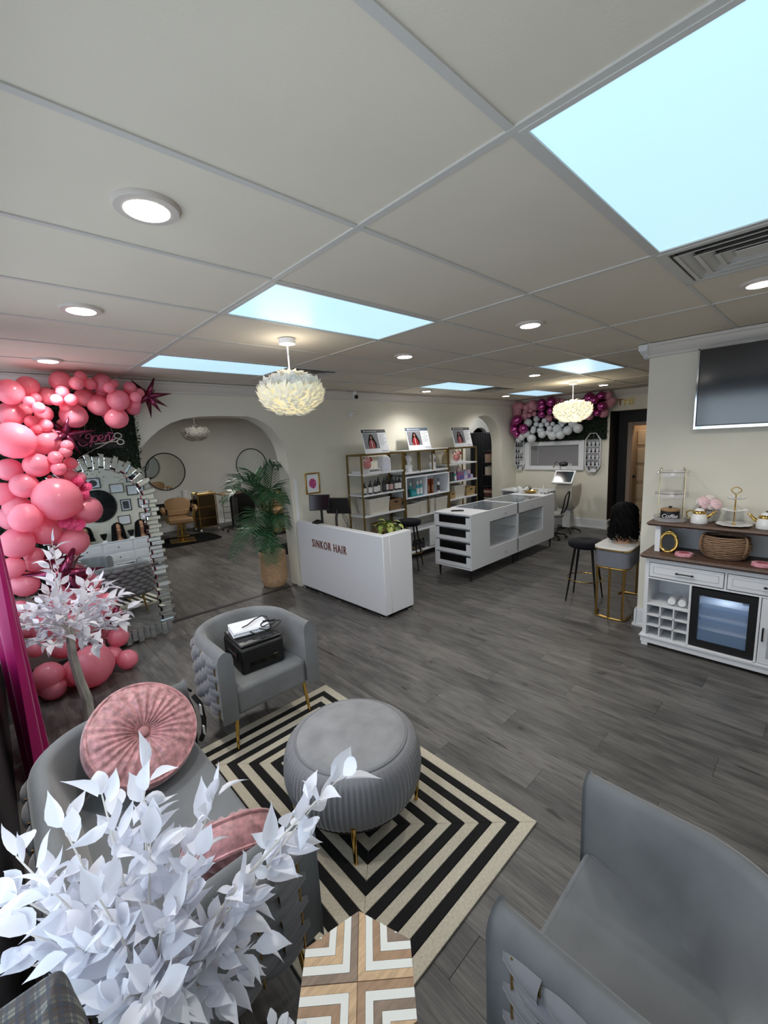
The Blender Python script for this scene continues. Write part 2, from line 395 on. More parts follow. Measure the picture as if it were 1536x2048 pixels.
# partition W3 with TV and coffee bar, rear wall, storefront
struct(MB().box(X3, X3+.16, YR-.2, 0.63, 0, H+.02).build('wall_right', M_wall, None, smooth=0))
struct(MB().box(XF-.2, 10.2, YR-.2, YR, 0, H+.02).build('wall_rear', M_wall, None, smooth=0))
sf = MB().box(XF-.12, XF, YR, Y1, -.02, .86).box(XF-.12, XF, YR, Y1, 2.5, H+.02).box(XF-.12, XF, 4.41, Y1, .86, 2.5)
for y in (-1.25, -.1, 1.05, 2.2, 3.35): sf.box(XF-.10, XF-.03, y, y+.06, .86, 2.5)
struct(sf.build('wall_front', mat('black_storefront_frame', (15, 14, 20), 0.5), None, smooth=0))
for k, y in enumerate((-1.19, -.04, 1.11, 2.26, 3.41)):
    struct(MB().box(XF-.07, XF-.06, y, y+(1.09 if k < 4 else 1.0), .86, 2.5).build('window_%d' % (k+2), M_glass, None, smooth=0))
# styling room shell behind the arch, alcove behind the small arch
M_wall2 = mat('grey_white_paint', (212, 212, 208), 0.75, noise=0.03, nscale=3)
struct(MB().box(-.8, 8.3, YB, YB+.1, 0, 2.8).build('wall_styling_back', M_wall2, None, smooth=0))
struct(MB().box(-.9, -.8, Y1+.26, YB, 0, 2.8).build('wall_styling_left', M_wall2, None, smooth=0))
struct(MB().box(5.72, 5.84, Y1+.26, YB, 0, 2.8).build('wall_styling_right', M_wall2, None, smooth=0))
struct(MB().box(-.9, 9.9, Y1+.26, YB, 2.8, 2.86).build('ceiling_styling', M_tile, None, smooth=0))
a3 = [(5.84, 0), (7.98, 0)]+arch_pts(7.98, 8.80, 1.86, 2.23, 2.0, 14)+[(8.80, 0), (9.8, 0), (9.8, 2.8), (5.84, 2.8)]
struct(MB().prism(a3, 5.75, 5.87, 'y').build('wall_alcove', M_wall2, None, smooth=30))
struct(MB().box(5.84, 9.8, 6.3, 6.36, 0, 2.8).build('wall_alcove_back', M_black, None, smooth=0))
struct(MB().box(9.8, 9.9, Y1+.26, 6.4, 0, 2.8).build('wall_alcove_right', M_wall2, None, smooth=0))
# crown mouldings and baseboards
def crown(name, p0, p1, nrm, flip=1):
    # profile in (distance from wall, drop below the ceiling)
    pr = [(0, 0), (.095, 0), (.095, .022), (.078, .03), (.07, .05), (.035, .085), (.022, .092), (.022, .11), (.012, .118), (0, .118)]
    m = MB(); vs = []
    for q in (p0, p1):
        for d, z in pr: vs.append((q[0]+nrm[0]*d, q[1]+nrm[1]*d, H-.002-z))
    n = len(pr)
    m.add(vs, [tuple(range(n)), tuple(reversed(range(n, 2*n)))]+[(i, n+i, n+(i+1) % n, (i+1) % n) for i in range(n)])
    return struct(m.build(name, M_crown, None, smooth=25))
crown('trim_4', (XF, Y1), (X2, Y1), (0, -1))
crown('trim_5', (X2, Y1-.1), (X2, 2.46), (-1, 0))
crown('trim_6', (X3, .64), (X3, YR), (-1, 0))
crown('trim_7', (X2+.1, 2.4), (X2+.1, -1.2), (-1, 0))
struct(MB().box(X3-.10, X3+.17, .625, .70, H-.055, H-.002).prism([(X3-.10, H-.055), (X3+.17, H-.055), (X3+.12, H-.085), (X3-.05, H-.085)], .63, .69, 'y').prism([(X3-.05, H-.085), (X3+.12, H-.085), (X3+.06, H-.118), (X3+.0, H-.118)], .63, .68, 'y').build('trim_8', M_trim, None, bev=.004))
def base(name, x0, x1, y0, y1, h=.17, t=.018):
    m = MB()
    if abs(x1-x0) > abs(y1-y0):
        s = t if y1 > y0 else -t
        m.box(x0, x1, y0, y0+s, 0, h).box(x0, x1, y0, y0+s*.6, h, h+.02).box(x0, x1, y0+s, y0+1.9*s, 0, .022)
    else:
        s = t if x1 > x0 else -t
        m.box(x0, x0+s, y0, y1, 0, h).box(x0, x0+s*.6, y0, y1, h, h+.02).box(x0+s, x0+1.9*s, y0, y1, 0, .022)
    return struct(m.build(name, M_trim, None, smooth=0))
base('baseboard_left', 1.98, 5.96, Y1, Y1-.001)
base('baseboard_left_far', 7.36, X2, Y1, Y1-.001)
base('baseboard_back', X2, X2-.001, 2.44, Y1)
base('baseboard_return', X2-.02, X2+.5, 2.46, 2.459)
base('baseboard_right', X3, X3-.001, YR, .64)
base('baseboard_partition_end', X3-.03, X3+.16, .63, .631)
base('baseboard_styling', 0, 5.7, YB, YB-.001, .09)
struct(MB().box(1.985, 2.03, Y1-.02, Y1, 0, 1.55).build('trim_9', M_trim, None, bev=.004))
# window in the back wall: casing, blinds
wn = struct(MB().box(X2-.03, X2, 2.93, 3.04, 1.19, 1.82).box(X2-.03, X2, 4.13, 4.24, 1.19, 1.82).box(X2-.03, X2, 3.04, 4.13, 1.73, 1.82).box(X2-.03, X2, 3.04, 4.13, 1.19, 1.29).box(X2-.045, X2-.03, 2.95, 4.22, 1.20, 1.235).build('window_1', M_trim, None, bev=.005))
M_slat = mat('grey_blind_slat', (176, 174, 178), 0.6)
for k in range(24):
    z = 1.30+k*.0178
    MB().hexa([(X2+.012, 3.05, z), (X2+.030, 3.05, z+.012), (X2+.030, 4.12, z+.012), (X2+.012, 4.12, z), (X2+.013, 3.05, z+.002), (X2+.031, 3.05, z+.014), (X2+.031, 4.12, z+.014), (X2+.013, 4.12, z+.002)]).build('blind_slat', M_slat, wn, smooth=0)
MB().box(X2+.04, X2+.05, 3.04, 4.13, 1.28, 1.74).build('blind_backing', mat('blind_shade', (150, 148, 152), 0.7), wn, smooth=0)
MB().tube([(X2-.012, 3.93, 1.73), (X2-.012, 3.93, 1.40), (X2-.012, 3.93, 1.34)], [.003, .003, .007]).build('blind_wand', M_trim, wn)
# door standing ajar in the doorway
dn = T('door_1', 'beige panelled door standing ajar in the black doorway', 'door', (9.12, 1.48, 0)); del dn['label'], dn['category']; struct(dn)
M_door = mat('beige_door_paint', (168, 150, 120), 0.5)
d = MB().box(0, .9, 0, .045, .02, 2.05)
dm = Matrix.Translation((9.12, 1.48, 0)) @ Matrix.Rotation(R(98), 4, 'Z')
d.xf(dm).build('door_leaf', M_door, dn, bev=.003)
for k in range(5):
    z = .14+k*.38
    MB().box(.12, .78, .045, .056, z, z+.30).xf(dm).build('door_panel', mat('door_panel_paint', (182, 166, 138), 0.5) if k == 0 else bpy.data.materials['door_panel_paint'], dn, bev=.01)
MB().sph((.82, .085, 1.0), .035).cyl(.82, 0, 0, 0, .001).xf(dm).build('door_handle', M_black, dn)
# ---------------------------------------------------------------- ceiling lights
def light_panel(x0, x1, y0, y1, lab):
    t = T('light_panel', lab, 'ceiling light', ((x0+x1)/2, (y0+y1)/2, H), 0, 'sky blue ceiling light panels')
    m = MB(); w = .018
    m.box(x0, x1, y0, y0+w, H-.004, H+.02).box(x0, x1, y1-w, y1, H-.004, H+.02).box(x0, x0+w, y0+w, y1-w, H-.004, H+.02).box(x1-w, x1, y0+w, y1-w, H-.004, H+.02)
    m.build('panel_frame', M_tee, t, smooth=0)
    MB().box(x0+w, x1-w, y0+w, y1-w, H+.002, H+.02).build('diffuser', M_panel, t, smooth=0)
for (i, j), lab in {(0, -1): 'large sky blue light panel at the upper right edge of the ceiling', (0, 2): 'sky blue light panel in front of the near feather pendant', (0, 5): 'sky blue light panel close to the wall above the large arch', (3, 2): 'sky blue light panel in front of the far feather pendant', (3, 5): 'sky blue light panel above the posters on the shelving', (5, 5): 'sky blue light panel just in front of the pink and white balloon garland'}.items():
    light_panel(i*TX+.01, (i+1)*TX-.01, j*TY+.01, (j+1)*TY-.01, lab)
DL = [(-.5, 1.5, 'large lit recessed downlight nearest the camera at upper left'), (-.5, 3.5, 'lit recessed downlight second from the camera on the left side'), (-.5, 6, 'lit recessed downlight above the pink balloons in the left corner'),
      (1.5, 1.5, 'lit recessed downlight between the near light panel and the television'), (1.5, 3.5, 'lit recessed downlight right of the near feather pendant'), (3.5, 3.5, 'lit recessed downlight just left of the far light panel'),
      (3.42, 6.4, 'lit recessed downlight above the posters near the left wall'), (5.28, 6.3, 'lit recessed downlight at the left end of the back balloon garland'), (5.45, 3.5, 'lit recessed downlight above the doorway lettering'), (1.77, -.45, 'lit recessed downlight beside the ceiling vent at the right edge')]
for i, j, lab in DL:
    x, y = i*TX, j*TY
    t = T('recessed_downlight', lab, 'downlight', (x, y, H), 0, 'recessed downlights')
    MB().lathe([(.062, .0), (.066, -.012), (.092, -.010), (.098, .001), (.098, .004)], x, y, H, 28).build('trim_ring', mat('downlight_trim', (198, 188, 180), 0.4) if 'downlight_trim' not in bpy.data.materials else bpy.data.materials['downlight_trim'], t)
    MB().cyl(x, y, H-.0135, H-.004, .064, 24).build('lamp_face', M_lamp, t)
    l = bpy.data.lights.new('downlight_beam', 'SPOT'); l.energy = DOWN_W; l.color = DOWN_C; l.spot_size = R(150); l.spot_blend = 0.8; l.shadow_soft_size = 0.06
    lo = bpy.data.objects.new('downlight_beam', l); COL.objects.link(lo); lo.location = (x, y, H-.09)
def styling_fill(x, y, w):  # unseen area light, added to brighten the rooms behind the arches
    l = bpy.data.lights.new('styling_room_fill', 'AREA'); l.shape = 'DISK'; l.size = .5; l.energy = w; l.color = (1, .97, .93)
    lo = bpy.data.objects.new('styling_room_fill', l); COL.objects.link(lo); lo.location = (x, y, 2.78)
styling_fill(1.5, 6.0, 26); styling_fill(3.4, 8.4, 26)
styling_fill(7.6, 5.2, 8)
l = bpy.data.lights.new('hall_lamp', 'POINT'); l.energy = 20; l.color = (1, .80, .62); l.shadow_soft_size = .15
lo = bpy.data.objects.new('hall_lamp', l); COL.objects.link(lo); lo.location = (8.8, 1.7, 2.5)
M_duct = mat('dark_duct', (30, 30, 30), 0.8)
for (x, y), lab in zip(vents, ('square louvred ceiling vent beside the large light panel', 'louvred ceiling vent behind the near feather pendant', 'louvred ceiling vent right of the far left light panel')):
    s = .6; y1 = y+.6096
    t = T('ceiling_vent', lab, 'vent', (x+s/2, y+.305, H), 0, 'ceiling vents')
    cx, cy = x+s/2, y+.305
    def ring(m, r0, r1, z0, z1, th=.004):
        q = [(-1, -1), (1, -1), (1, 1), (-1, 1)]
        for k in range(4):
            a, b = q[k], q[(k+1) % 4]
            P = lambda v, r, z: (cx+v[0]*r, cy+v[1]*r, z)
            m.hexa([P(a, r0, z0), P(b, r0, z0), P(b, r1, z1), P(a, r1, z1), P(a, r0, z0+th), P(b, r0, z0+th), P(b, r1, z1+th), P(a, r1, z1+th)])
    m = MB(); ring(m, .295, .262, H-.006, H-.006, .008); m.build('vent_frame', M_tee, t, smooth=0)
    for r in (.235, .17, .105):
        m = MB(); ring(m, r-.005, r+.012, H-.012, H-.012, .003); ring(m, r+.012, r-.045, H-.012, H+.016, .003)
        m.build('louvre_ring', M_tee, t, smooth=0)
    MB().box(cx-.055, cx+.055, cy-.055, cy+.055, H-.008, H-.004).build('centre_plate', M_tee, t, smooth=0)
    MB().box(cx-.26, cx+.26, cy-.26, cy+.26, H+.022, H+.028).build('duct_backing', M_duct, t, smooth=0)
# feather pendants
def pendant(name, x, y, zc, rx, rz, ctop, m_low, m_top, lab, watts):
    t = T(name, lab, 'pendant lamp', (x, y, ctop), 0, 'feather pendant lamps')
    MB().lathe([(.058, -.035), (.06, -.03), (.06, 0)], x, y, ctop, 24).build('ceiling_canopy', M_white, t)
    MB().tube([(x, y, ctop-.03), (x, y, zc+rz*.4)], .006).build('cord', M_white, t)
    MB().sph((x, y, zc), (rx*.80, rx*.80, rz*.72), 24, 12).build('inner_shade', m_low, t)
    rr = random.Random(7)
    for part, lo, hi in (('feathers_lower', -1.0, .12), ('feathers_upper', .12, 1.0)):
        m = MB()
        for k in range(820):
            u = (k+.5)/820*2-1
            if not lo <= u < hi: continue
            ph = k*2.399963+rr.uniform(-.2, .2); c = math.sqrt(1-u*u)
            n = Vector((c*math.cos(ph), c*math.sin(ph), u))
            p = Vector((n.x*rx*.80, n.y*rx*.80, n.z*rz*.74))
            tn = Vector((-math.sin(ph), math.cos(ph), 0)); up = n.cross(tn)
            if up.z < 0: up = -up
            d = (n*.62+up*(-.55 if u > .5 else .65)+tn*rr.uniform(-.5, .5)).normalized()
            w = d.cross(n).normalized(); L_ = rr.uniform(.055, .085)*rx/.21; b = rr.uniform(.014, .022)*rx/.21
            q = n*.012
            m.add([p-w*b*.5, p+w*b*.5, p+d*L_*.5+w*b+q, p+d*L_-n*.004, p+d*L_*.5-w*b+q, p+d*L_*.45+q*1.8],
                  [(0, 1, 5), (1, 2, 5), (2, 3, 5), (3, 4, 5), (4, 0, 5)])
        m.v = [(a+x, b_+y, c_+zc) for a, b_, c_ in m.v]
        f = m.build(part, m_low if part == 'feathers_lower' else m_top, t, smooth=60); f['kind'] = 'stuff'
    if watts:
        l = bpy.data.lights.new('pendant_bulb', 'POINT'); l.energy = watts; l.color = (1, .93, .78); l.shadow_soft_size = rx*.9
        lo_ = bpy.data.objects.new('pendant_bulb', l); COL.objects.link(lo_); lo_.location = (x, y, zc+rz+.12)
pendant('feather_pendant', .615, 2.14, 2.37, .235, .155, H, M_featherlit, M_feather, 'large white feather pendant hanging nearest the camera', 3.5)
pendant('feather_pendant', 5.70, 2.24, 2.31, .28, .165, H, mat('cream_feather_bright', (245, 240, 222), .8, emit=.42, ecol=(255, 248, 214)), bpy.data.materials['cream_feather_bright'], 'brightly lit feather pendant hanging in front of the balloon garland', 8)
pendant('feather_pendant', 1.90, 7.7, 2.32, .245, .14, 2.80, M_feather, M_feather, 'unlit feather pendant hanging in the styling room beyond the arch', 0)
# ================================================================ FOREGROUND SEATING
def u_path(w, d, r, t):
    """Plan of a barrel shell from front left round the back to front right, inset by t. Returns points, normals, lengths."""
    pts = []; N = 14; h = w/2-t; rr = r-t
    for k in range(9): pts.append((-h, (d-r)*k/8, -1, 0))
    for k in range(1, N): a = PI/2*k/N; pts.append((-(w/2-r)-rr*math.cos(a), d-r+rr*math.sin(a), -math.cos(a), math.sin(a)))
    nb = max(2, int((w-2*r)/.06))
    for k in range(nb+1): pts.append((-(w/2-r)+(w-2*r)*k/nb, d-t, 0, 1))
    for k in range(1, N): a = PI/2*(1-k/N); pts.append(((w/2-r)+rr*math.cos(a), d-r+rr*math.sin(a), math.cos(a), math.sin(a)))
    for k in range(9): pts.append((h, (d-r)*(1-k/8), 1, 0))
    return pts
def barrel(name, label, cat, loc, rz, w, d, r=.30, fz=0.0, pad=.08):
    t = T(name, label, cat, loc, rz)
    A, B = u_path(w, d, r, 0), u_path(w, d, r, .085)
    n = len(A); m = MB(); zb, zt = .255, .72
    prof = [(0, zb), (0, .36), (0, zt-.05), (.012, zt-.018), (.035, zt), (.055, zt), (.077, zt-.018), (.085, zt-.05), (.085, .38), (.085, zb)]
    k = len(prof); vs = []
    LL = [0]
    for i in range(1, n): LL.append(LL[-1]+math.hypot(A[i][0]-A[i-1][0], A[i][1]-A[i-1][1]))
    for i in range(n):
        a, b = A[i], B[i]
        for q, z in prof:
            f = q/.085
            if q > .08 and z < .66:
                g = min(1, min(LL[i], LL[-1]-LL[i])/.45); f += pad/.085*g*g*(3-2*g)
            vs.append((a[0]+(b[0]-a[0])*f, a[1]+(b[1]-a[1])*f, z))
    fs = []
    for i in range(n-1):
        for j in range(k): fs.append((i*k+j, i*k+(j+1) % k, (i+1)*k+(j+1) % k, (i+1)*k+j))
    fs.append(tuple(range(k))); fs.append(tuple((n-1)*k+j for j in reversed(range(k))))
    m.add(vs, fs).build('shell', M_velvet, t, local=True, bev=.018, smooth=50)
    Q = B[:]; poly = [(p[0], max(p[1], .018)) for p in Q if True]
    MB().prism([(p[0]*.985, p[1]*.985) for p in poly], .25, .44, 'z').build('seat', M_velvet, t, local=True, bev=.04, smooth=50, seg=3)
    # woven bands over the outside
    L = [0]
    for i in range(1, n): L.append(L[-1]+math.hypot(A[i][0]-A[i-1][0], A[i][1]-A[i-1][1]))
    def at(s, dep, z):
        s = min(max(s, 0), L[-1]-1e-6); i = 0
        while L[i+1] < s: i += 1
        f = (s-L[i])/(L[i+1]-L[i]); a, b = A[i], A[i+1]
        nx, ny = a[2]+(b[2]-a[2])*f, a[3]+(b[3]-a[3])*f; q = math.hypot(nx, ny)
        return (a[0]+(b[0]-a[0])*f+nx/q*dep, a[1]+(b[1]-a[1])*f+ny/q*dep, z)
    tot = L[-1]; s0, s1 = .075, tot-.075; nr = max(6, int(round((s1-s0)/.076))); sp = (s1-s0)/nr; rows = 8; hh = .0485; z0 = .272
    for i in range(0, nr+1):
        s = s0+i*sp
        MB().tube([at(s, .004, z0-.01), at(s, .004, z0+rows*hh)], .004, 5).build('gold_rod', M_gold, t, local=True)
    for rI in range(rows):
        za, zb_ = z0+rI*hh+.002, z0+(rI+1)*hh-.002
        c = -1 if rI % 2 else 0
        while c < nr:
            a, b = max(s0-.03, s0+c*sp-.004), min(s1+.03, s0+(c+2)*sp+.004)
            c += 2
            if b-a < .035: continue
            full = (b-a) > 1.6*sp
            def fn(u, v):
                e = math.sin(PI*u)**.7 if full else max(0, math.sin(PI*min(1, .5*u+.0 if a < s0 else .5+.5*u)))**.7
                dep = .001+.026*e*math.sin(PI*v)**.6
                zz = (za+zb_)/2+(v-.5)*hh*(.62+.92*e)
                return at(a+(b-a)*u, dep, zz)
            MB().grid(fn, 6, 4).build('woven_band', M_velvet2, t, local=True, smooth=80)
    for sx in (-1, 1):
        for yy, sy in ((.06, -1), (d-.14, 1)):
            xx = sx*(w/2-.10 if yy < .1 else w/2-.2)
            MB().tube([(xx, yy, .26), (xx+sx*.022, yy+sy*.018, fz if sy < 0 else 0.0)], [.016, .009], 10).build('leg', M_goldpol, t, local=True)
    return t
barrel('barrel_armchair', 'grey velvet barrel armchair holding a printer at the far edge of the rug', 'armchair', (.14, 1.90, 0), 0, .72, .72, .345, .0135)
barrel('barrel_loveseat', 'grey velvet loveseat with pink round cushion and woven sides, left of the rug', 'sofa', (-.46, 1.155, 0), PI/2, 1.32, .71, .32, .0135)
barrel('barrel_armchair', 'empty grey velvet barrel armchair cut off at the lower right corner', 'armchair', (.065, -.095, 0), PI, .72, .69, .352, 0, .165)
# round pleated cushions
def round_cushion(label, c, nrm, r, th, group):
    t = T('round_cushion', label, 'cushion', c, 0, group)
    ez = Vector(nrm).normalized(); ex = Vector((0, 0, 1)).cross(ez).normalized(); ey = ez.cross(ex)
    M = Matrix(((ex.x, ey.x, ez.x, c[0]), (ex.y, ey.y, ez.y, c[1]), (ex.z, ey.z, ez.z, c[2]), (0, 0, 0, 1)))
    rr = random.Random(5); ph = [rr.uniform(-.08, .08) for _ in range(26)]
    def pl(u, v):
        a = 2*PI*u; q = .02+v*(r-.02)
        z = th*.5+.028*math.sin(PI*min(1, v*1.0))**.8-.022*(1-v)**3
        z += .0075*(1-v*.7)*math.cos(26*a+3*math.sin(a*2))*min(1, v*6)*(1 if v < .97 else 0)+.004*math.sin(a*7+v*9)*v
        return (q*math.cos(a), q*math.sin(a), z)
    for s in (1, -1):
        m = MB().grid(lambda u, v: (lambda p: (p[0], p[1]*s, p[2]*s))(pl(u, v)), 208, 14, True)
        m.add([(0, 0, (th*.5-.024)*s)], []); m.xf(M).build('pleated_face', M_cushion, t, smooth=180)
    MB().grid(lambda u, v: ((r+.012*math.sin(PI*v))*math.cos(2*PI*u), (r+.012*math.sin(PI*v))*math.sin(2*PI*u), th*(v-.5)), 64, 6, True).xf(M).build('side_band', M_cushion, t, smooth=180)
    for s in (1, -1):
        MB().tube([((r+.001)*math.cos(2*PI*k/72), (r+.001)*math.sin(2*PI*k/72), s*th*.5) for k in range(72)], .007, 6, True).xf(M).build('piping', M_cushion, t)
    MB().sph((0, 0, th*.5-.008), (.026, .026, .014), 18, 8).xf(M).build('button', mat('dusty_pink_button', (170, 118, 118), .7) if 'dusty_pink_button' not in bpy.data.materials else bpy.data.materials['dusty_pink_button'], t)
    return t
round_cushion('large pink crushed velvet round cushion leaning in the far corner of the loveseat', (-.735, 1.555, .655), (.16, -.66, .73), .235, .075, 'round pink cushions')
round_cushion('small pink velvet cushion tucked against the near arm of the loveseat', (-.66, .745, .575), (.25, .80, .55), .155, .10, 'round pink cushions')
# printer, papers, cable on the far armchair
pr = T('printer', 'black printer sitting on the seat of the far armchair', 'printer', (.16, 2.215, .437), R(-4))
MB().box(-.16, .16, -.18, .18, 0, .19).build('body', M_black, pr, bev=.02, local=True)
MB().box(-.152, .152, -.165, .172, .192, .212).build('lid', mat('printer_lid_black', (26, 26, 28), .35), pr, bev=.012, local=True)
MB().box(-.10, .12, -.186, -.178, .03, .09).build('paper_slot', M_blackgl, pr, bev=.003, local=True)
MB().box(-.166, -.158, -.12, .10, .10, .16).build('control_panel', M_blackgl, pr, bev=.003, local=True)
MB().box(-.172, -.16, -.10, .06, .12, .128).build('side_trim', M_chrome, pr, local=True)
pp = T('paper_stack', 'stack of white paper lying on top of the black printer', 'paper', (.165, 2.27, .652), R(-10))
random.seed(8)
for k in range(7):
    m = MB().box(-.13, .13, -.09, .10, k*.006, k*.006+.0052); m.xf(Matrix.Translation((random.uniform(-.006, .006), random.uniform(-.006, .006), 0)) @ Matrix.Rotation(R(random.uniform(-2, 2)), 4, 'Z'))
    m.build('sheet_bundle', M_paper, pp, local=True, smooth=0)
pts = []
for k in range(64):
    a = k*.33; q = .045+.025*math.sin(k*.21); pts.append((.22+q*1.5*math.cos(a)+.001*k, 2.16+q*math.sin(a), .668+.006*math.sin(k*.9)+.0006*k))
pts += [(.30, 2.22, .70), (.31, 2.27, .71), (.28, 2.30, .715), (.22, 2.29, .71), (.14, 2.235, .71), (.09, 2.22, .71)]
tag(MB().tube(pts, .0045, 6).build('power_cable', M_black, None), 'coiled black power cable lying over the printer and papers', 'cable')
bg = T('black_backpack', 'black bag slumped on the floor between loveseat and far armchair', 'bag', (-.33, 2.17, 0))
rr = random.Random(4)
def bagf(u, v):
    a = 2*PI*u; z = .40*v; q = (.135-.05*v**2)*(1-.9*max(0, v-.86)/.14)*(1+.12*math.sin(3*a+4*v)+.06*math.sin(7*a-6*v))
    return (-.385+q*math.cos(a)*.72, 2.30+q*1.15*math.sin(a), z)
MB().grid(bagf, 36, 16, True).build('bag_body', M_black, bg, smooth=80)
MB().tube([(-.30, 2.22, .36), (-.272, 2.18, .30), (-.268, 2.16, .20), (-.275, 2.17, .10), (-.29, 2.2, .03)], .016, 6).build('shoulder_strap', mat('black_webbing', (26, 26, 28), .7), bg)
MB().tube([(-.38, 2.24, .37), (-.34, 2.22, .44), (-.30, 2.25, .38)], .009, 6).build('grab_handle', M_black, bg)
MB().box(-.285, -.277, 2.13, 2.16, .10, .16).box(-.285, -.277, 2.14, 2.17, .24, .31).build('white_tag', M_label, bg)
# rug: nested rectangles of pile
rg = T('striped_rug', 'cream and black rug of nested rectangles under the ottoman', 'rug', (.095, 1.20, 0))
x0, x1, y0, y1 = -.515, .705, .27, 2.13
MB().box(x0, x1, y0, y1, .0005, .005).build('rug_backing', M_rugw, rg, smooth=0)
ws = [.060]+[.047, .053]*5+[.047, .03]; q = 0
for i, w_ in enumerate(ws):
    a0, a1, b0, b1 = x0+q, x1-q, y0+q, y1-q; q += w_
    c0, c1, d0, d1 = x0+q, x1-q, y0+q, y1-q
    blk = i % 2 == 1; z = .0125 if blk else .011
    m = MB()
    if c1-c0 < .02:
        m.chbox(a0, a1, b0, b1, .005, z, .003)
    else:
        g = .0012
        for P in (((a0+g, b0+g), (a1-g, b0+g), (c1, d0-g), (c0, d0-g)), ((a1-g, b0+g), (a1-g, b1-g), (c1+g, d1), (c1+g, d0)), ((a1-g, b1-g), (a0+g, b1-g), (c0, d1+g), (c1, d1+g)), ((a0+g, b1-g), (a0+g, b0+g), (c0-g, d0), (c0-g, d1))):
            m.hexa([(p[0], p[1], .004) for p in P]+[(p[0], p[1], z) for p in P])
    m.build('black_stripe' if blk else 'cream_stripe', M_rugb if blk else M_rugw, rg, bev=.002, smooth=0)
    if c1-c0 < .02: break
MB().tube([(x0, y0, .006), (x1, y0, .006), (x1, y1, .006), (x0, y1, .006)], .006, 6, True).build('bound_edge', M_rugw, rg)
# ottoman
ot = T('round_ottoman', 'round grey velvet ottoman with pleated sides and gold legs on the rug', 'ottoman', (.125, 1.03, .012))
cx, cy = .125, 1.03
NP = 84
def tri(a): return abs(((a*NP/(2*PI)) % 1.0)*2-1)
def sidef(u, v):
    a = 2*PI*u
    P = [(.30, .165), (.343, .175), (.360, .23), (.368, .28), (.362, .36), (.345, .41), (.315, .438), (.292, .436)]
    q = v*(len(P)-1); i = min(int(q), len(P)-2); f = q-i
    r = P[i][0]+(P[i+1][0]-P[i][0])*f; z = P[i][1]+(P[i+1][1]-P[i][1])*f
    am = .006*math.sin(PI*min(1, max(0, v)))**.5*(1 if v < .9 else .4)
    return (cx+(r+am*(tri(a)-.5))*math.cos(a), cy+(r+am*(tri(a)-.5))*math.sin(a), z+.012)
MB().grid(sidef, NP*4, 18, True).build('pleated_side', M_velvet2, ot, smooth=30)
MB().lathe([(.0, .425), (.293, .425), (.297, .437), (.285, .449), (.24, .456), (.12, .462), (.0, .463)], cx, cy, .012, 64).build('top_pad', mat('light_grey_velvet', (136, 136, 138), .85, noise=.16, nscale=9, sheen=.5), ot, smooth=70)
MB().tube([(cx+.296*math.cos(2*PI*k/72), cy+.296*math.sin(2*PI*k/72), .452) for k in range(72)], .005, 6, True).build('piping', M_velvet2, ot)
MB().cyl(cx, cy, .168, .19, .33, 40).build('base_board', M_black, ot)
for k in range(4):
    a = R(230+90*k); MB().tube([(cx+.350*math.cos(a), cy+.350*math.sin(a), .225), (cx+.335*math.cos(a), cy+.335*math.sin(a), .012)], [.014, .011], 10).build('leg', M_goldpol, ot)
# hexagonal inlaid side table
M_mango = [mat('mango_wood_%s' % n_, c_, .5, noise=.22, nscale=9, stretch=(2, 9, 9)) for n_, c_ in (('light', (196, 164, 128)), ('brown', (158, 126, 98)), ('grey', (134, 114, 98)))]
M_inlay = mat('white_resin_inlay', (226, 226, 220), .4)
hx = T('hexagonal_side_table', 'hexagonal side table with white and wood chevron inlay top', 'side table', (-.565, .14, 0))
hc, hr, hz = Vector((-.572, .136)), .176, .55
a0_ = math.atan2(.275-.136, -.45+.572)
HV = [Vector((hc.x+hr*math.cos(a0_+k*PI/3), hc.y+hr*math.sin(a0_+k*PI/3))) for k in range(6)]
MB().prism([tuple(v) for v in HV], hz-.04, hz-.004, 'z').build('table_top', M_mango[1], hx, smooth=0)
# inlay strips: L-shaped bands in each quadrant, mitred along the diagonals
def clip_poly(poly, hexv):
    out = poly
    for k in range(6):
        a, b = hexv[k], hexv[(k+1) % 6]; e = b-a; res = []
        for i in range(len(out)):
            p, q = out[i], out[(i+1) % len(out)]
            dp, dq = e.x*(p.y-a.y)-e.y*(p.x-a.x), e.x*(q.y-a.y)-e.y*(q.x-a.x)
            if dp >= 0: res.append(p)
            if dp*dq < 0: res.append(p+(q-p)*(dp/(dp-dq)))
        out = res
        if len(out) < 3: return []
    return out
ua = Vector((math.cos(a0_), math.sin(a0_))); va = Vector((-ua.y, ua.x)); sw = .0215
for su in (1, -1):
    for sv in (1, -1):
        for i in range(7):
            a, b = i*sw+(.0006 if i == 0 else 0), (i+1)*sw; g = .0005
            for leg in ([(a+g, a+g), (b-g, b-g), (.25, b-g), (.25, a+g)], [(a+g, a+g), (a+g, .25), (b-g, .25), (b-g, b-g)]):
                pl_ = [hc+ua*(p[0]*su)+va*(p[1]*sv) for p in leg]
                ar = sum(pl_[j].x*pl_[(j+1) % 4].y-pl_[(j+1) % 4].x*pl_[j].y for j in range(4))
                if ar < 0: pl_.reverse()
                pl_ = clip_poly(pl_, HV)
                if len(pl_) < 3: continue
                mt = M_inlay if i % 2 else M_mango[(i//2+su+sv) % 3]
                MB().prism([tuple(v) for v in pl_], hz-.004, hz+(.0004 if i % 2 else 0), 'z').build('inlay_strip', mt, hx, smooth=0)
for k in range(3):
    a = a0_+PI/6+k*2*PI/3
    MB().tube([(hc.x+.10*math.cos(a), hc.y+.10*math.sin(a), hz-.04), (hc.x+.15*math.cos(a), hc.y+.15*math.sin(a), 0)], [.017, .012], 8).build('leg', M_mango[1], hx)
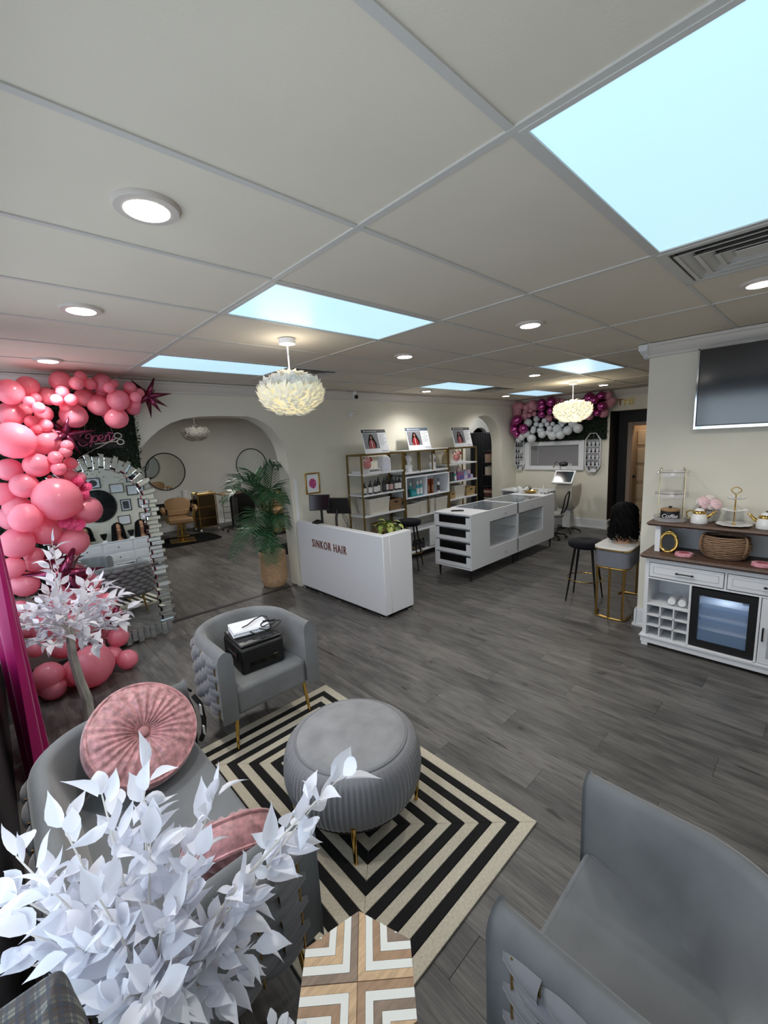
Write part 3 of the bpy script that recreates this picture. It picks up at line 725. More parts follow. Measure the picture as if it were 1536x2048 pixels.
# ---------------------------------------------------------------- white artificial trees
def leaf_mesh(name, L, Wd, curl, fold):
    m = MB(); vs = []; pr = [(0, .02), (.08, .45), (.25, .95), (.42, 1.0), (.6, .74), (.76, .38), (.88, .14), (1, 0)]
    def P(f, s, w): x = L*f; return (x*math.cos(curl*f), s*Wd*.5*w, L*.5*math.sin(curl*f)*f+(abs(s)*fold*w*Wd))
    for f, w in pr: vs += [P(f, 0, w), P(f, -1, w), P(f, 1, w)]
    fs = []
    for i in range(len(pr)-1):
        a, b = i*3, (i+1)*3
        fs += [(a+1, b+1, b, a), (a, b, b+2, a+2)]
    return m.add(vs, fs).mesh(name, M_leafw, 60)
LEAF = [leaf_mesh('leaf', .095, .044, .5, .16), leaf_mesh('leaf', .105, .046, -.6, .2), leaf_mesh('leaf', .085, .040, .9, .1), leaf_mesh('leaf', .10, .042, -.2, .28)]
def place_leaf(t, p, d, rr, sc):
    d = Vector(d).normalized(); up = Vector((rr.uniform(-.7, .7), rr.uniform(-.7, .7), 1)).normalized()
    y = up.cross(d)
    if y.length < .05: y = d.orthogonal()
    y.normalize(); z = d.cross(y)
    M = Matrix(((d.x, y.x, z.x, p[0]), (d.y, y.y, z.y, p[1]), (d.z, y.z, z.z, p[2]), (0, 0, 0, 1))) @ Matrix.Diagonal((sc, sc, sc, 1))
    inst('leaf', rr.choice(LEAF), t, M)
def white_tree(label, base, trunk, tips, seed, cap, sc, pot, extra=0):
    rr = random.Random(seed)
    t = T('white_leaf_tree', label, 'artificial tree', base, 0, 'white artificial trees')
    if pot:
        MB().lathe([(.095, 0), (.125, .02), (.14, .16), (.135, .30), (.125, .31), (.115, .29), (.11, .26), (.0, .26)], base[0], base[1], 0, 28).build('pot', mat('grey_stone_pot', (120, 118, 116), .8, noise=.35, nscale=30), t)
    MB().tube(trunk, [.038-.012*k/(len(trunk)-1) for k in range(len(trunk))], 9).build('trunk', M_bark, t)
    top = Vector(trunk[-1]); cnt = 0; curves = []
    for tip, nl in tips:
        tip = Vector(tip); st = Vector(trunk[-1])-Vector((0, 0, rr.uniform(0, .16))); mid = (st+tip)/2+Vector((0, 0, .06))
        pts = [st*(1-f)**2+mid*2*f*(1-f)+tip*f*f for f in [k/8 for k in range(9)]]
        MB().tube(pts, [.0055-.0038*k/8 for k in range(9)], 5).build('branch', M_twig, t)
        curves.append(pts)
        for k in range(nl):
            if cnt >= cap: break
            f = .32+.68*(k+.5)/nl; i = min(int(f*8), 7); g = f*8-i
            p = pts[i]*(1-g)+pts[i+1]*g; tg = (pts[i+1]-pts[i]).normalized()
            sd = tg.cross(Vector((rr.uniform(-1, 1), rr.uniform(-1, 1), rr.uniform(-.3, 1)))).normalized()*(1 if k % 2 else -1)
            d = (tg*rr.uniform(.5, 1.1)+sd*rr.uniform(.4, .9)+Vector((0, 0, rr.uniform(-.3, .15)))).normalized()
            q = p+d*.018
            place_leaf(t, q, d, rr, sc*rr.uniform(.8, 1.12)); cnt += 1
        place_leaf(t, tip, (tip-pts[7]).normalized(), rr, sc); cnt += 1
    m = MB()
    for k in range(extra):                       # the smaller inner leaves, joined
        pts = rr.choice(curves); f = rr.uniform(.35, .95); i = min(int(f*8), 7); g = f*8-i; p = pts[i]*(1-g)+pts[i+1]*g
        d = Vector((rr.gauss(0, 1), rr.gauss(0, 1), rr.gauss(-.1, .6))).normalized(); y = d.cross(Vector((rr.uniform(-.6, .6), rr.uniform(-.6, .6), 1))).normalized(); z = d.cross(y)
        me = rr.choice(LEAF); s_ = sc*rr.uniform(.65, .95)
        M = Matrix(((d.x, y.x, z.x, p.x), (d.y, y.y, z.y, p.y), (d.z, y.z, z.z, p.z), (0, 0, 0, 1))) @ Matrix.Diagonal((s_, s_, s_, 1))
        m.add([tuple(M @ v.co) for v in me.vertices], [tuple(q.vertices) for q in me.polygons])
    if extra: m.build('inner_leaves', M_leafw, t, smooth=60)['kind'] = 'stuff'
    return t
def tips_ball(c, rx, rz, n, nl, seed, extra=()):
    rr = random.Random(seed); out = list(extra)
    for k in range(n):
        u = -0.55+1.5*(k+.5)/n; u = min(u, .95); ph = k*2.4+rr.uniform(-.3, .3); q = math.sqrt(max(0, 1-min(1, u*u)))
        s = rr.uniform(.75, 1.0)
        out.append(((c[0]+rx*q*math.cos(ph)*s, c[1]+rx*q*math.sin(ph)*s, c[2]+rz*u*s), nl))
    return out
white_tree('white-leaved artificial tree standing by the pink balloons behind the loveseat', (-.80, 3.10, 0), [(-.80, 3.10, 0), (-.79, 3.10, .18), (-.815, 3.10, .35), (-.83, 3.1, .55), (-.82, 3.1, .78)],
           tips_ball((-.81, 3.1, .82), .40, .33, 22, 11, 2, [((-.83, 3.08, 1.42), 10), ((-.86, 3.1, 1.28), 9), ((-.42, 3.05, .80), 9)]), 12, 296, 1.12, False, 170)
white_tree('white-leaved artificial tree in the lower left corner, closest to the camera', (-.93, .24, 0), [(-.93, .24, .26), (-.95, .26, .45), (-.99, .30, .62), (-1.0, .32, .80)],
           [((-0.58, 0.12, 1.20), 12), ((-0.63, 0.15, 1.15), 12), ((-0.92, 0.51, 1.20), 12), ((-1.01, 0.52, 1.18), 12), ((-0.80, 0.38, 1.12), 12), ((-1.09, 0.56, 1.12), 12), ((-1.18, 0.60, 1.08), 12), ((-1.19, 0.55, 1.02), 12), ((-1.18, 0.46, 1.00), 12), ((-1.13, 0.44, 1.08), 12), ((-0.95, 0.38, 1.10), 12), ((-0.87, 0.32, 1.05), 12), ((-0.82, 0.24, 0.95), 12), ((-0.82, 0.20, 0.85), 12), ((-0.89, 0.21, 0.80), 12), ((-0.98, 0.19, 0.90), 12), ((-1.06, 0.22, 0.95), 12), ((-1.11, 0.35, 1.00), 12), ((-0.97, 0.26, 1.00), 12), ((-1.06, 0.32, 1.10), 12), ((-0.73, 0.22, 1.00), 12), ((-0.93, 0.24, 0.90), 12), ((-1.02, 0.15, 1.00), 12), ((-1.10, 0.30, 0.92), 12), ((-1.19, 0.44, 0.95), 12)], 21, 299, .97, True, 200)
# plaid cloth on the storefront sill, white blossoms by the table
def plaid():
    m = bpy.data.materials.new('grey_plaid_flannel'); m.use_nodes = True; nt = m.node_tree; N = nt.nodes; L = nt.links; b = N['Principled BSDF']; b.inputs['Roughness'].default_value = .9
    tc = N.new('ShaderNodeTexCoord'); cur = None
    base_ = N.new('ShaderNodeRGB'); base_.outputs[0].default_value = rgb((122, 122, 114)); cur = base_.outputs[0]
    for ax, sc, col, off in (('X', 9, (34, 36, 44), 0), ('Y', 9, (34, 36, 44), .4), ('X', 9, (64, 56, 54), 1.6), ('Y', 9, (74, 60, 56), 1.9), ('X', 27, (60, 66, 78), .8), ('Y', 27, (60, 66, 78), .2)):
        w = N.new('ShaderNodeTexWave'); w.bands_direction = ax; w.inputs['Scale'].default_value = sc; w.inputs['Phase Offset'].default_value = off
        L.new(tc.outputs['Object'], w.inputs['Vector'])
        r = N.new('ShaderNodeMath'); r.operation = 'GREATER_THAN'; r.inputs[1].default_value = .72; L.new(w.outputs['Fac'], r.inputs[0])
        k = N.new('ShaderNodeMath'); k.operation = 'MULTIPLY'; k.inputs[1].default_value = .62; L.new(r.outputs[0], k.inputs[0])
        x = N.new('ShaderNodeMix'); x.data_type = 'RGBA'; L.new(k.outputs[0], x.inputs['Factor']); L.new(cur, x.inputs['A']); x.inputs['B'].default_value = rgb(col); cur = x.outputs['Result']
    L.new(cur, b.inputs['Base Color']); return m
cl = T('plaid_blanket', 'folded grey plaid flannel blanket piled on the black sill, lower left corner', 'blanket', (-1.185, .0, .86))
def plaidf(u, v):
    a = 2*PI*u; b = PI*(v-.5); e = .52
    sg = lambda q: math.copysign(abs(q)**e, q)
    return (-1.176+.069*sg(math.cos(a))*sg(math.cos(b))+.004*math.sin(5*a+2), -.02+.19*sg(math.sin(a))*sg(math.cos(b)), 1.05+.187*sg(math.sin(b))+.006*math.sin(3*a))
MB().grid(plaidf, 48, 30, True).build('folded_flannel', plaid(), cl, smooth=80)
fv = T('white_blossom_stem', 'white artificial blossoms peeking up beside the hexagonal table at the bottom', 'flowers', (-.80, .17, 0))
MB().tube([(-.80, .17, 0), (-.80, .17, .30), (-.79, .18, .56)], .005, 6).build('stem', M_twig, fv)
MB().tube([(-.80, .17, .3), (-.85, .12, .5), (-.87, .10, .56)], .004, 6).build('stem', M_twig, fv)
for (x, y, z) in ((-.79, .19, .58), (-.765, .15, .57), (-.83, .17, .575)):
    for k in range(5):
        a = k*2*PI/5
        MB().grid(lambda u, v: (x+(.004+.036*v)*math.cos(a+(u-.5)*1.1*math.sin(PI*min(1, v*.85+.1))), y+(.004+.036*v)*math.sin(a+(u-.5)*1.1*math.sin(PI*min(1, v*.85+.1))), z+.012*v*v+.004*math.sin(PI*u)), 4, 4).build('petal', M_leafw, fv, smooth=80)
    MB().sph((x, y, z+.006), .007, 8, 6).build('blossom_centre', M_twig, fv)
BAL1 = [(-0.603,4.216,2.556,0.064),
 (-0.497,4.081,2.651,0.089),
 (-0.358,4.01,2.69,0.05),
 (-0.413,3.894,2.614,0.056),
 (-0.296,4.01,2.63,0.05),
 (-0.185,4.082,2.652,0.088),
 (0.038,4.176,2.516,0.104),
 (-0.174,3.903,2.591,0.047),
 (-0.106,4.021,2.644,0.039),
 (0.017,4.004,2.612,0.056),
 (-0.102,3.963,2.491,0.097),
 (0.031,3.9,2.515,0.05),
 (0.096,4.016,2.57,0.044),
 (0.047,4.011,2.461,0.049),
 (0.045,4.105,2.432,0.065),
 (-0.2,4.119,2.569,0.051),
 (-0.244,4.077,2.451,0.093),
 (-0.12,4.069,2.337,0.101),
 (-0.445,4.062,2.356,0.108),
 (-0.347,4.093,2.516,0.077),
 (-0.521,3.9,2.541,0.05),
 (-0.569,3.901,2.474,0.049),
 (-0.471,3.899,2.48,0.051),
 (-0.496,4.007,2.425,0.053),
 (-0.596,4.098,2.518,0.072),
 (-0.728,4.083,2.596,0.087),
 (-0.857,3.961,2.534,0.099),
 (-0.751,3.909,2.459,0.041),
 (-0.694,4.018,2.497,0.042),
 (-0.697,3.902,2.407,0.048),
 (-0.771,4.113,2.411,0.057),
 (-0.652,4.099,2.373,0.071),
 (-0.875,4.07,2.364,0.1),
 (-0.752,4.008,2.304,0.052),
 (-0.663,4.006,2.27,0.054),
 (-0.723,4.011,2.248,0.049),
 (-0.885,3.914,2.146,0.146),
 (-0.67,4.064,2.134,0.106),
 (-0.633,4.114,2.198,0.056),
 (-0.551,3.901,2.09,0.049),
 (-0.57,3.901,2.038,0.049),
 (-0.645,3.894,1.996,0.056),
 (-0.638,3.891,1.902,0.059),
 (-0.536,4.005,1.938,0.055),
 (-0.55,4.007,1.833,0.053),
 (-0.487,4.008,1.802,0.052),
 (-0.771,3.959,1.94,0.101),
 (-0.948,4.075,1.915,0.095),
 (-0.876,3.956,1.779,0.104),
 (-1.012,4.075,1.722,0.095),
 (-0.68,3.879,1.644,0.181),
 (-0.471,4.042,1.511,0.128),
 (-0.939,4.064,1.588,0.106),
 (-0.913,3.831,1.528,0.119),
 (-0.789,4.05,1.365,0.12),
 (-0.991,3.937,1.32,0.123),
 (-0.603,4.047,1.236,0.123),
 (-0.157,4.221,2.397,0.059),
 (-0.288,4.224,2.564,0.056),
 (-0.51,4.226,2.292,0.054),
 (-0.754,4.187,2.077,0.093),
 (-0.976,4.165,1.506,0.115),
 (-1.049,3.925,1.123,0.09),
 (-0.895,4.064,1.167,0.076),
 (-0.898,4.056,1.097,0.076),
 (-0.991,3.992,0.951,0.106),
 (-0.819,4.054,0.985,0.061),
 (-0.693,4.07,0.998,0.054),
 (-0.647,4.066,0.971,0.055),
 (-0.549,4.044,0.884,0.065),
 (-0.504,4.035,0.83,0.066),
 (-0.502,4.03,0.718,0.052),
 (-0.442,3.89,0.667,0.071),
 (-0.515,3.929,0.613,0.131),
 (-0.395,3.976,0.483,0.07),
 (-0.405,3.917,0.283,0.092),
 (-1.051,3.983,0.748,0.073),
 (-0.748,4.051,0.742,0.134),
 (-0.711,3.982,0.465,0.153),
 (-1.008,3.912,0.405,0.078),
 (-0.963,3.716,0.199,0.116),
 (-0.677,3.671,0.181,0.177),
 (-0.385,3.771,0.094,0.09),
 (-0.951,3.692,0.102,0.098),
 (-0.783,3.796,0.125,0.121),
 (-1.049,3.853,0.068,0.064),
 (-0.489,3.882,0.131,0.094),
 (-0.91,4.011,0.548,0.128),
 (-1.023,4.043,0.557,0.091),
 (-0.813,3.983,0.337,0.123)]
BAL2 = [('p',7.8,4.36,2.54,0.104),
 ('p',7.8,4.36,2.62,0.102),
 ('p',7.79,4.35,2.62,0.111),
 ('p',7.79,4.31,2.62,0.106),
 ('p',7.79,4.01,2.62,0.106),
 ('p',7.81,4.14,2.58,0.09),
 ('p',7.81,3.93,2.57,0.088),
 ('p',7.8,4.36,2.47,0.101),
 ('p',7.83,4.18,2.48,0.069),
 ('p',7.76,4.02,2.5,0.05),
 ('p',7.75,3.93,2.42,0.056),
 ('p',7.76,4.05,2.4,0.054),
 ('p',7.82,4.38,2.4,0.084),
 ('p',7.82,4.38,2.32,0.08),
 ('p',7.81,4.37,2.16,0.086),
 ('p',7.81,4.37,2.0,0.091),
 ('p',7.81,4.17,2.39,0.091),
 ('p',7.77,3.43,2.63,0.037),
 ('p',7.76,3.33,2.64,0.046),
 ('p',7.83,3.46,2.66,0.067),
 ('p',7.82,2.47,2.65,0.083),
 ('p',7.81,2.43,2.5,0.091),
 ('p',7.82,2.39,2.54,0.075),
 ('p',7.8,2.53,2.33,0.095),
 ('p',7.81,2.8,2.29,0.087),
 ('p',7.75,2.94,2.24,0.056),
 ('p',7.83,3.82,2.58,0.07),
 ('p',7.83,3.51,2.58,0.068),
 ('p',7.82,3.27,2.51,0.083),
 ('p',7.82,3.13,2.38,0.082),
 ('p',7.83,3.1,2.59,0.073),
 ('p',7.81,3.64,2.3,0.086),
 ('p',7.82,3.46,2.34,0.076),
 ('m',7.64,4.28,2.31,0.118),
 ('m',7.68,4.38,2.24,0.078),
 ('m',7.65,4.35,2.11,0.107),
 ('m',7.65,4.13,2.12,0.108),
 ('m',7.68,4.31,2.01,0.083),
 ('m',7.67,3.73,2.64,0.085),
 ('m',7.66,3.52,2.63,0.104),
 ('m',7.66,3.72,2.55,0.103),
 ('m',7.68,3.54,2.45,0.084),
 ('m',7.68,3.73,2.4,0.083),
 ('m',7.66,2.75,2.63,0.104),
 ('m',7.68,2.54,2.65,0.083),
 ('m',7.66,2.66,2.58,0.099),
 ('m',7.66,2.51,2.45,0.095),
 ('m',7.67,2.7,2.38,0.085),
 ('m',7.69,2.86,2.58,0.07),
 ('m',7.69,2.6,2.33,0.069),
 ('w',7.76,4.08,2.24,0.093),
 ('w',7.78,3.89,2.31,0.071),
 ('w',7.7,3.86,2.2,0.056),
 ('w',7.7,3.75,2.17,0.056),
 ('w',7.7,3.68,2.26,0.055),
 ('w',7.71,3.62,2.18,0.055),
 ('w',7.71,3.5,2.18,0.048),
 ('w',7.7,3.92,2.11,0.057),
 ('w',7.77,3.79,2.06,0.084),
 ('w',7.7,3.56,2.09,0.06),
 ('w',7.75,3.41,2.07,0.102),
 ('w',7.71,3.33,2.21,0.05),
 ('w',7.71,3.3,2.15,0.047),
 ('w',7.75,3.2,2.03,0.096),
 ('w',7.75,2.99,2.06,0.097),
 ('w',7.76,3.1,2.16,0.09),
 ('w',7.76,3.75,1.98,0.088),
 ('w',7.76,3.52,1.94,0.094),
 ('w',7.76,3.35,1.95,0.093),
 ('w',7.75,3.99,1.9,0.099),
 ('w',7.76,4.12,2.01,0.091),
 ('w',7.76,4.24,1.95,0.092),
 ('w',7.7,3.93,2.06,0.062),
 ('w',7.78,3.28,2.22,0.067),
 ('w',7.77,3.6,2.01,0.078),
 ('w',7.78,4.31,1.89,0.074)]
# ================================================================ LEFT CORNER: HEDGE, BALLOONS, MIRROR, SIGN, CURTAIN
def hedge(name, label, loc, quad, nrm, n, seed):
    """quad: origin, edge u, edge v of the panel; leaves scattered as stuff over a backing"""
    rr = random.Random(seed); t = T(name, label, 'greenery', loc)
    o_, eu, ev = map(Vector, quad); nv = Vector(nrm)
    m = MB(); p = [o_, o_+eu, o_+eu+ev, o_+ev]
    m.hexa([tuple(a) for a in p]+[tuple(a+nv*.02) for a in p]); m.build('backing_mat', mat('hedge_backing', (16, 26, 16), .9) if 'hedge_backing' not in bpy.data.materials else bpy.data.materials['hedge_backing'], t, smooth=0)
    m = MB()
    for k in range(n):
        c = o_+eu*rr.uniform(-.012, 1.012)+ev*rr.uniform(-.012, 1.012)+nv*rr.uniform(.02, .055)
        d = Vector((rr.gauss(0, 1), rr.gauss(0, 1), rr.gauss(0, 1))).normalized(); d = (d+nv*rr.uniform(.1, .9)).normalized()
        s = d.cross(Vector((rr.gauss(0, 1), rr.gauss(0, 1), rr.gauss(0, 1)))).normalized(); L_ = rr.uniform(.022, .036); w = L_*.30
        m.add([c, c+d*L_*.5+s*w, c+d*L_, c+d*L_*.5-s*w], [(0, 1, 2), (0, 2, 3)])
    f = m.build('hedge_leaves', M_hedge, t, smooth=0); f['kind'] = 'stuff'
    return t
hedge('hedge_panel', 'dark green artificial hedge panel behind the large pink balloons and neon sign', (-.55, Y1, 1.0), ((-1.24, Y1-.022, .75), (1.36, 0, 0), (0, 0, 1.86)), (0, -1, 0), 9000, 1)
def balloon_mb(c, r, rr, knot=True):
    m = MB(); ax = Vector((rr.uniform(-.5, .5), rr.uniform(-1, -.1), rr.uniform(-.6, .6))).normalized()
    prof = [(0, -1.0), (.42, -.92), (.74, -.70), (.94, -.36), (1.0, 0), (.97, .30), (.86, .60), (.64, .85), (.36, 1.02), (.12, 1.12), (.045, 1.15), (.06, 1.20), (0, 1.20)]
    prof = [(a*r*.98, b*r*.97) for a, b in prof]
    m.lathe(prof, n=20)
    q = ax.to_track_quat('-Z', 'Y').to_matrix().to_4x4() if knot else Matrix()
    return m.xf(Matrix.Translation(c) @ q)
rr = random.Random(11)
g1 = T('balloon_garland', 'organic pink balloon garland climbing from floor to ceiling in the left corner', 'balloons', (-.85, 3.9, 0))
# Real balloons of a few sizes, touching and overlapping as squeezed clusters do
for (x, y, z, r) in BAL1:
    balloon_mb((x, y, z), r, rr).build('balloon', M_pink, g1, smooth=80)
def star(c, L, n, seed, parent):
    rs = random.Random(seed); m = MB()
    ds = []
    for k in range(n):
        u = 1-2*(k+.5)/n; a = k*2.4; q = math.sqrt(1-u*u); ds.append(Vector((q*math.cos(a), q*math.sin(a), u)))
    for d in ds:
        s = d.orthogonal().normalized(); e = d.cross(s); b = L*.14; vs = []
        for k in range(8): w = 2*PI*k/8; vs.append(Vector(c)+d*L*.12+(s*math.cos(w)+e*math.sin(w))*b)
        vs.append(Vector(c)+d*L); m.add(vs, [(k, (k+1) % 8, 8) for k in range(8)])
    m.sph(c, L*.19, 12, 8)
    return m.build('star_balloon', M_foil, parent, smooth=50)
star((.23, 4.25, 2.57), .24, 12, 1, g1); star((-.52, 4.15, 2.20), .26, 12, 2, g1); star((-.72, 3.95, .98), .34, 12, 3, g1)
star((-.42, 3.85, .52), .16, 12, 4, g1)
def rose(c, r, seed, parent, m_=None, name='rose'):
    rs = random.Random(seed); m = MB()
    for ring, (n, q, op) in enumerate(((4, .35, .2), (5, .6, .5), (6, .85, .85), (7, 1.0, 1.2))):
        for k in range(n):
            a = 2*PI*k/n+ring*.5+rs.uniform(-.1, .1); w = 1.25*2*PI/n
            def fn(u, v):
                aa = a+(u-.5)*w; rad = r*q*(.25+.75*v)*(1-.12*abs(u-.5)*2*v); z = r*(.75-.5*q)*(1-(v-.6)**2*1.2*op)-r*.35*v*op*.6+.10*r*math.sin(13*u+a)*v
                return (rad*math.cos(aa), rad*math.sin(aa), z)
            m.grid(fn, 4, 3)
    d = Vector((rs.uniform(-.8, -.3), -.7, rs.uniform(.1, .6))).normalized()
    m.xf(Matrix.Translation(c) @ d.to_track_quat('Z', 'Y').to_matrix().to_4x4())
    return m.build(name, m_ or M_rose, parent, smooth=80)
for k, c in enumerate(((-.46, 3.98, 1.72), (-.49, 3.96, 1.66), (-.62, 3.93, 1.42), (-.56, 3.92, 1.40), (-.66, 3.92, 1.44), (-.52, 3.95, 1.78))):
    rose(c, .055, k, g1)
# neon sign
ns = T('neon_open_sign', 'unlit neon sign reading Open with scissors on the hedge panel', 'neon sign', (-.21, 4.39, 2.14))
M_neon = mat('pink_neon_tube', (196, 96, 140), .3); M_neonw = mat('white_neon_tube', (206, 208, 196), .3)
def sm(pts, n=6):
    P = [Vector(p) for p in pts]; out = []
    for i in range(len(P)-1):
        a, b, c, d = P[max(i-1, 0)], P[i], P[i+1], P[min(i+2, len(P)-1)]
        for k in range(n):
            t = k/n; out.append(.5*((2*b)+(c-a)*t+(2*a-5*b+4*c-d)*t*t+(3*b-a-3*c+d)*t**3))
    return out+[P[-1]]
yn = 4.385
def neon(name, pts, m, r=.0055):
    MB().tube(sm([(a, yn, b) for a, b in pts]), r, 6).build(name, m, ns)
neon('letter_O', [(-.325, 2.215), (-.36, 2.21), (-.395, 2.16), (-.395, 2.115), (-.365, 2.095), (-.32, 2.12), (-.29, 2.165), (-.295, 2.205), (-.325, 2.2), (-.335, 2.17), (-.31, 2.165)], M_neon)
neon('letter_p', [(-.275, 2.19), (-.285, 2.15), (-.31, 2.085)], M_neon); neon('letter_p', [(-.283, 2.155), (-.262, 2.19), (-.238, 2.185), (-.24, 2.15), (-.265, 2.13), (-.285, 2.14)], M_neon)
neon('letter_e', [(-.225, 2.155), (-.195, 2.17), (-.20, 2.195), (-.222, 2.185), (-.227, 2.15), (-.205, 2.135), (-.178, 2.15)], M_neon)
neon('letter_n', [(-.165, 2.195), (-.178, 2.14)], M_neon); neon('letter_n', [(-.175, 2.16), (-.15, 2.197), (-.135, 2.185), (-.142, 2.145), (-.12, 2.15), (-.10, 2.185)], M_neon)
neon('flourish', [(-.15, 2.212), (-.13, 2.218), (-.115, 2.21), (-.10, 2.214)], M_neon)
neon('scissor_blade', [(-.26, 2.065), (-.11, 2.145), (-.085, 2.155)], M_neonw); neon('scissor_blade', [(-.27, 2.108), (-.12, 2.128), (-.07, 2.125)], M_neonw)
def loop(cx, cz, r, n=14): return [(cx+r*1.2*math.cos(2*PI*k/n+3.6), cz+r*math.sin(2*PI*k/n+3.6)) for k in range(n+1)]
neon('scissor_handle', loop(-.063, 2.185, .027), M_neonw); neon('scissor_handle', loop(-.047, 2.122, .025), M_neonw)
MB().prism([(-.41, 2.07), (-.01, 2.06), (0, 2.2), (-.1, 2.225), (-.38, 2.23)], yn+.012, yn+.016, 'y').build('acrylic_backing', mat('sign_acrylic', (90, 92, 100), .1, alpha=.12), ns)
MB().tube([(-.34, yn+.01, 2.22), (-.30, yn+.02, 2.40)], .0015, 4).tube([(-.10, yn+.01, 2.21), (-.14, yn+.02, 2.40)], .0015, 4).tube(sm([(-.26, yn+.01, 2.07), (-.33, yn+.01, 2.03), (-.42, yn+.02, 1.98)]), .002, 4).build('wire', M_neonw, ns)
# arched floor mirror leaning on the wall
mt_ = R(4.0); mc = -.29
MM = Matrix.Translation((mc, 4.285, .012)) @ Matrix.Rotation(-mt_, 4, 'X')        # local: x across, z up, front faces -y
mi = T('arched_floor_mirror', 'arched floor mirror framed with staggered mirrored tiles, leaning beside the arch', 'mirror', (mc, 4.285, 0))
zr, Ri = 1.50, .365
inner = [(-Ri, .13), (Ri, .13)]+[(Ri*math.cos(PI*k/28), zr+Ri*math.sin(PI*k/28)) for k in range(29)]
MB().prism(inner, -.012, 0, 'y').xf(MM).build('mirror_glass', M_mirror, mi, smooth=0)
bk = [(-.43, .05), (.43, .05)]+[(.43*math.cos(PI*k/24), zr+.43*math.sin(PI*k/24)) for k in range(25)]
MB().prism(bk, .001, .022, 'y').xf(MM).build('backing_board', M_black, mi, smooth=0)
rr = random.Random(9)
def mtile(cx, cz, ang, L_, w, tilt):
    m = MB().add([(-L_/2, -.014, -w/2), (L_/2, -.014, -w/2), (L_/2, -.014, w/2), (-L_/2, -.014, w/2), (-L_/2+.007, -.021, -w/2+.007), (L_/2-.007, -.021, -w/2+.007), (L_/2-.007, -.021, w/2-.007), (-L_/2+.007, -.021, w/2-.007)],
                 [(0, 1, 2, 3), (4, 7, 6, 5), (0, 4, 5, 1), (1, 5, 6, 2), (2, 6, 7, 3), (3, 7, 4, 0)])
    m.xf(MM @ Matrix.Translation((cx, 0, cz)) @ Matrix.Rotation(-ang, 4, 'Y') @ Matrix.Rotation(tilt, 4, 'X'))
    m.build('mirror_tile', M_mirror, mi, smooth=0)
nA = 25
for k in range(nA):
    a = PI*(k+.5)/nA; q = Ri+.058+(.022 if k % 2 else -.006)
    mtile(q*math.cos(a), zr+q*math.sin(a), a, .135, .054, rr.uniform(-.03, .03))
nS = 30
for sx in (-1, 1):
    for k in range(nS):
        z = .13+(zr-.13)*(k+.5)/nS; q = Ri+.058+(.022 if k % 2 else -.006)
        mtile(sx*q, z, 0, .135, .043, rr.uniform(-.03, .03))
for k in range(16):
    x = -Ri-.10+(2*Ri+.20)*(k+.5)/16
    mtile(x, .075+(.02 if k % 2 else -.005), PI/2, .13, .055, rr.uniform(-.03, .03))
# magenta curtain on the storefront
cu = T('magenta_curtain', 'magenta satin curtain hanging at the left edge beside the balloons', 'curtain', (-1.15, 2.75, 0))
def curf(u, v):
    z = .01+2.42*v; g = .5+.5*(1-v)
    y = 2.45+.62*u+.05*math.sin(5*u)*(1-v)
    return (-1.15+.055*(1-v)**1.5*u+.045*math.sin(2*PI*6*u+.6*v)*g+.02*math.sin(2*PI*2.3*u+2*v), y, z)
MB().grid(curf, 120, 20).build('curtain_cloth', M_curtain, cu, smooth=80)
MB().tube([(-1.15, 2.35, 2.46), (-1.15, 3.2, 2.46)], .012, 10).build('curtain_rod', M_black, cu)
# ================================================================ RECEPTION DESK
rd = T('reception_desk', 'white reception desk with SINKOR HAIR lettering on its front', 'desk', (1.95, 3.6, 0))
dx, dy0, dy1, dz, zb = 1.95, 2.69, 4.44, .965, .045
MB().box(dx, dx+.10, dy0, dy1, zb, dz).build('front_panel', M_white, rd, bev=.008)
MB().box(dx+.10, dx+.46, dy0, dy0+.10, zb, dz).build('side_panel', M_white, rd, bev=.008)
MB().box(dx+.10, dx+.46, dy1-.05, dy1, zb, .80).build('side_panel', M_white, rd, bev=.004)
MB().box(dx+.10, dx+.55, dy0+.10, dy1-.05, .735, .765).build('worktop', M_white, rd, bev=.003)
MB().box(dx+.03, dx+.44, dy0+.03, dy1-.03, .022, zb).build('plinth', M_black, rd)
for k in range(5):
    y = dy0+.03+(dy1-dy0-.12)*k/4
    MB().box(dx-.004, dx+.06, y, y+.07, .0, .022).build('foot', M_chrome, rd, bev=.003)
MB().box(dx+.36, dx+.45, dy0+.004, dy0+.06, .0, .022).build('foot', M_chrome, rd, bev=.003)
tm = text_mb('SINKOR HAIR', .15, .004, sx=.72, sp=1.22); w = max(v[0] for v in tm.v)
tm.xf(frame_m((dx-.004, 4.08, .655), (0, -1, 0), (0, 0, 1)) @ Matrix.Diagonal((.735/w, 1, 1, 1)))
lt = mat('rose_gold_lettering', (142, 92, 82), .3, .6)
tm.build('lettering', lt, rd, smooth=0)
# point of sale screens
def screen(name, label, c, w, h, yaw, tilt, stand_z):
    t = T(name, label, 'monitor', (c[0], c[1], stand_z))
    M = Matrix.Translation(c) @ Matrix.Rotation(yaw, 4, 'Z') @ Matrix.Rotation(tilt, 4, 'X')
    MB().box(-w/2, w/2, -.015, .015, -h/2, h/2).xf(M).build('screen_body', M_black, t, bev=.005)
    MB().box(-w/2+.01, w/2-.01, -.018, -.015, -h/2+.012, h/2-.01).xf(M).build('screen_glass', M_blackgl, t)
    p = M @ Vector((0, .03, -h*.2)); b = Vector((c[0]+.06*math.sin(-yaw), c[1]+.06*math.cos(yaw), stand_z))
    MB().tube([p, (b.x, b.y, p.z-.1), (b.x, b.y, stand_z+.01)], .017, 8).build('stand_neck', M_black, t)
    MB().lathe([(.075, 0), (.075, .008), (.05, .016)], b.x, b.y, stand_z, 20, 1.2, .9).build('stand_base', M_black, t)
    return t
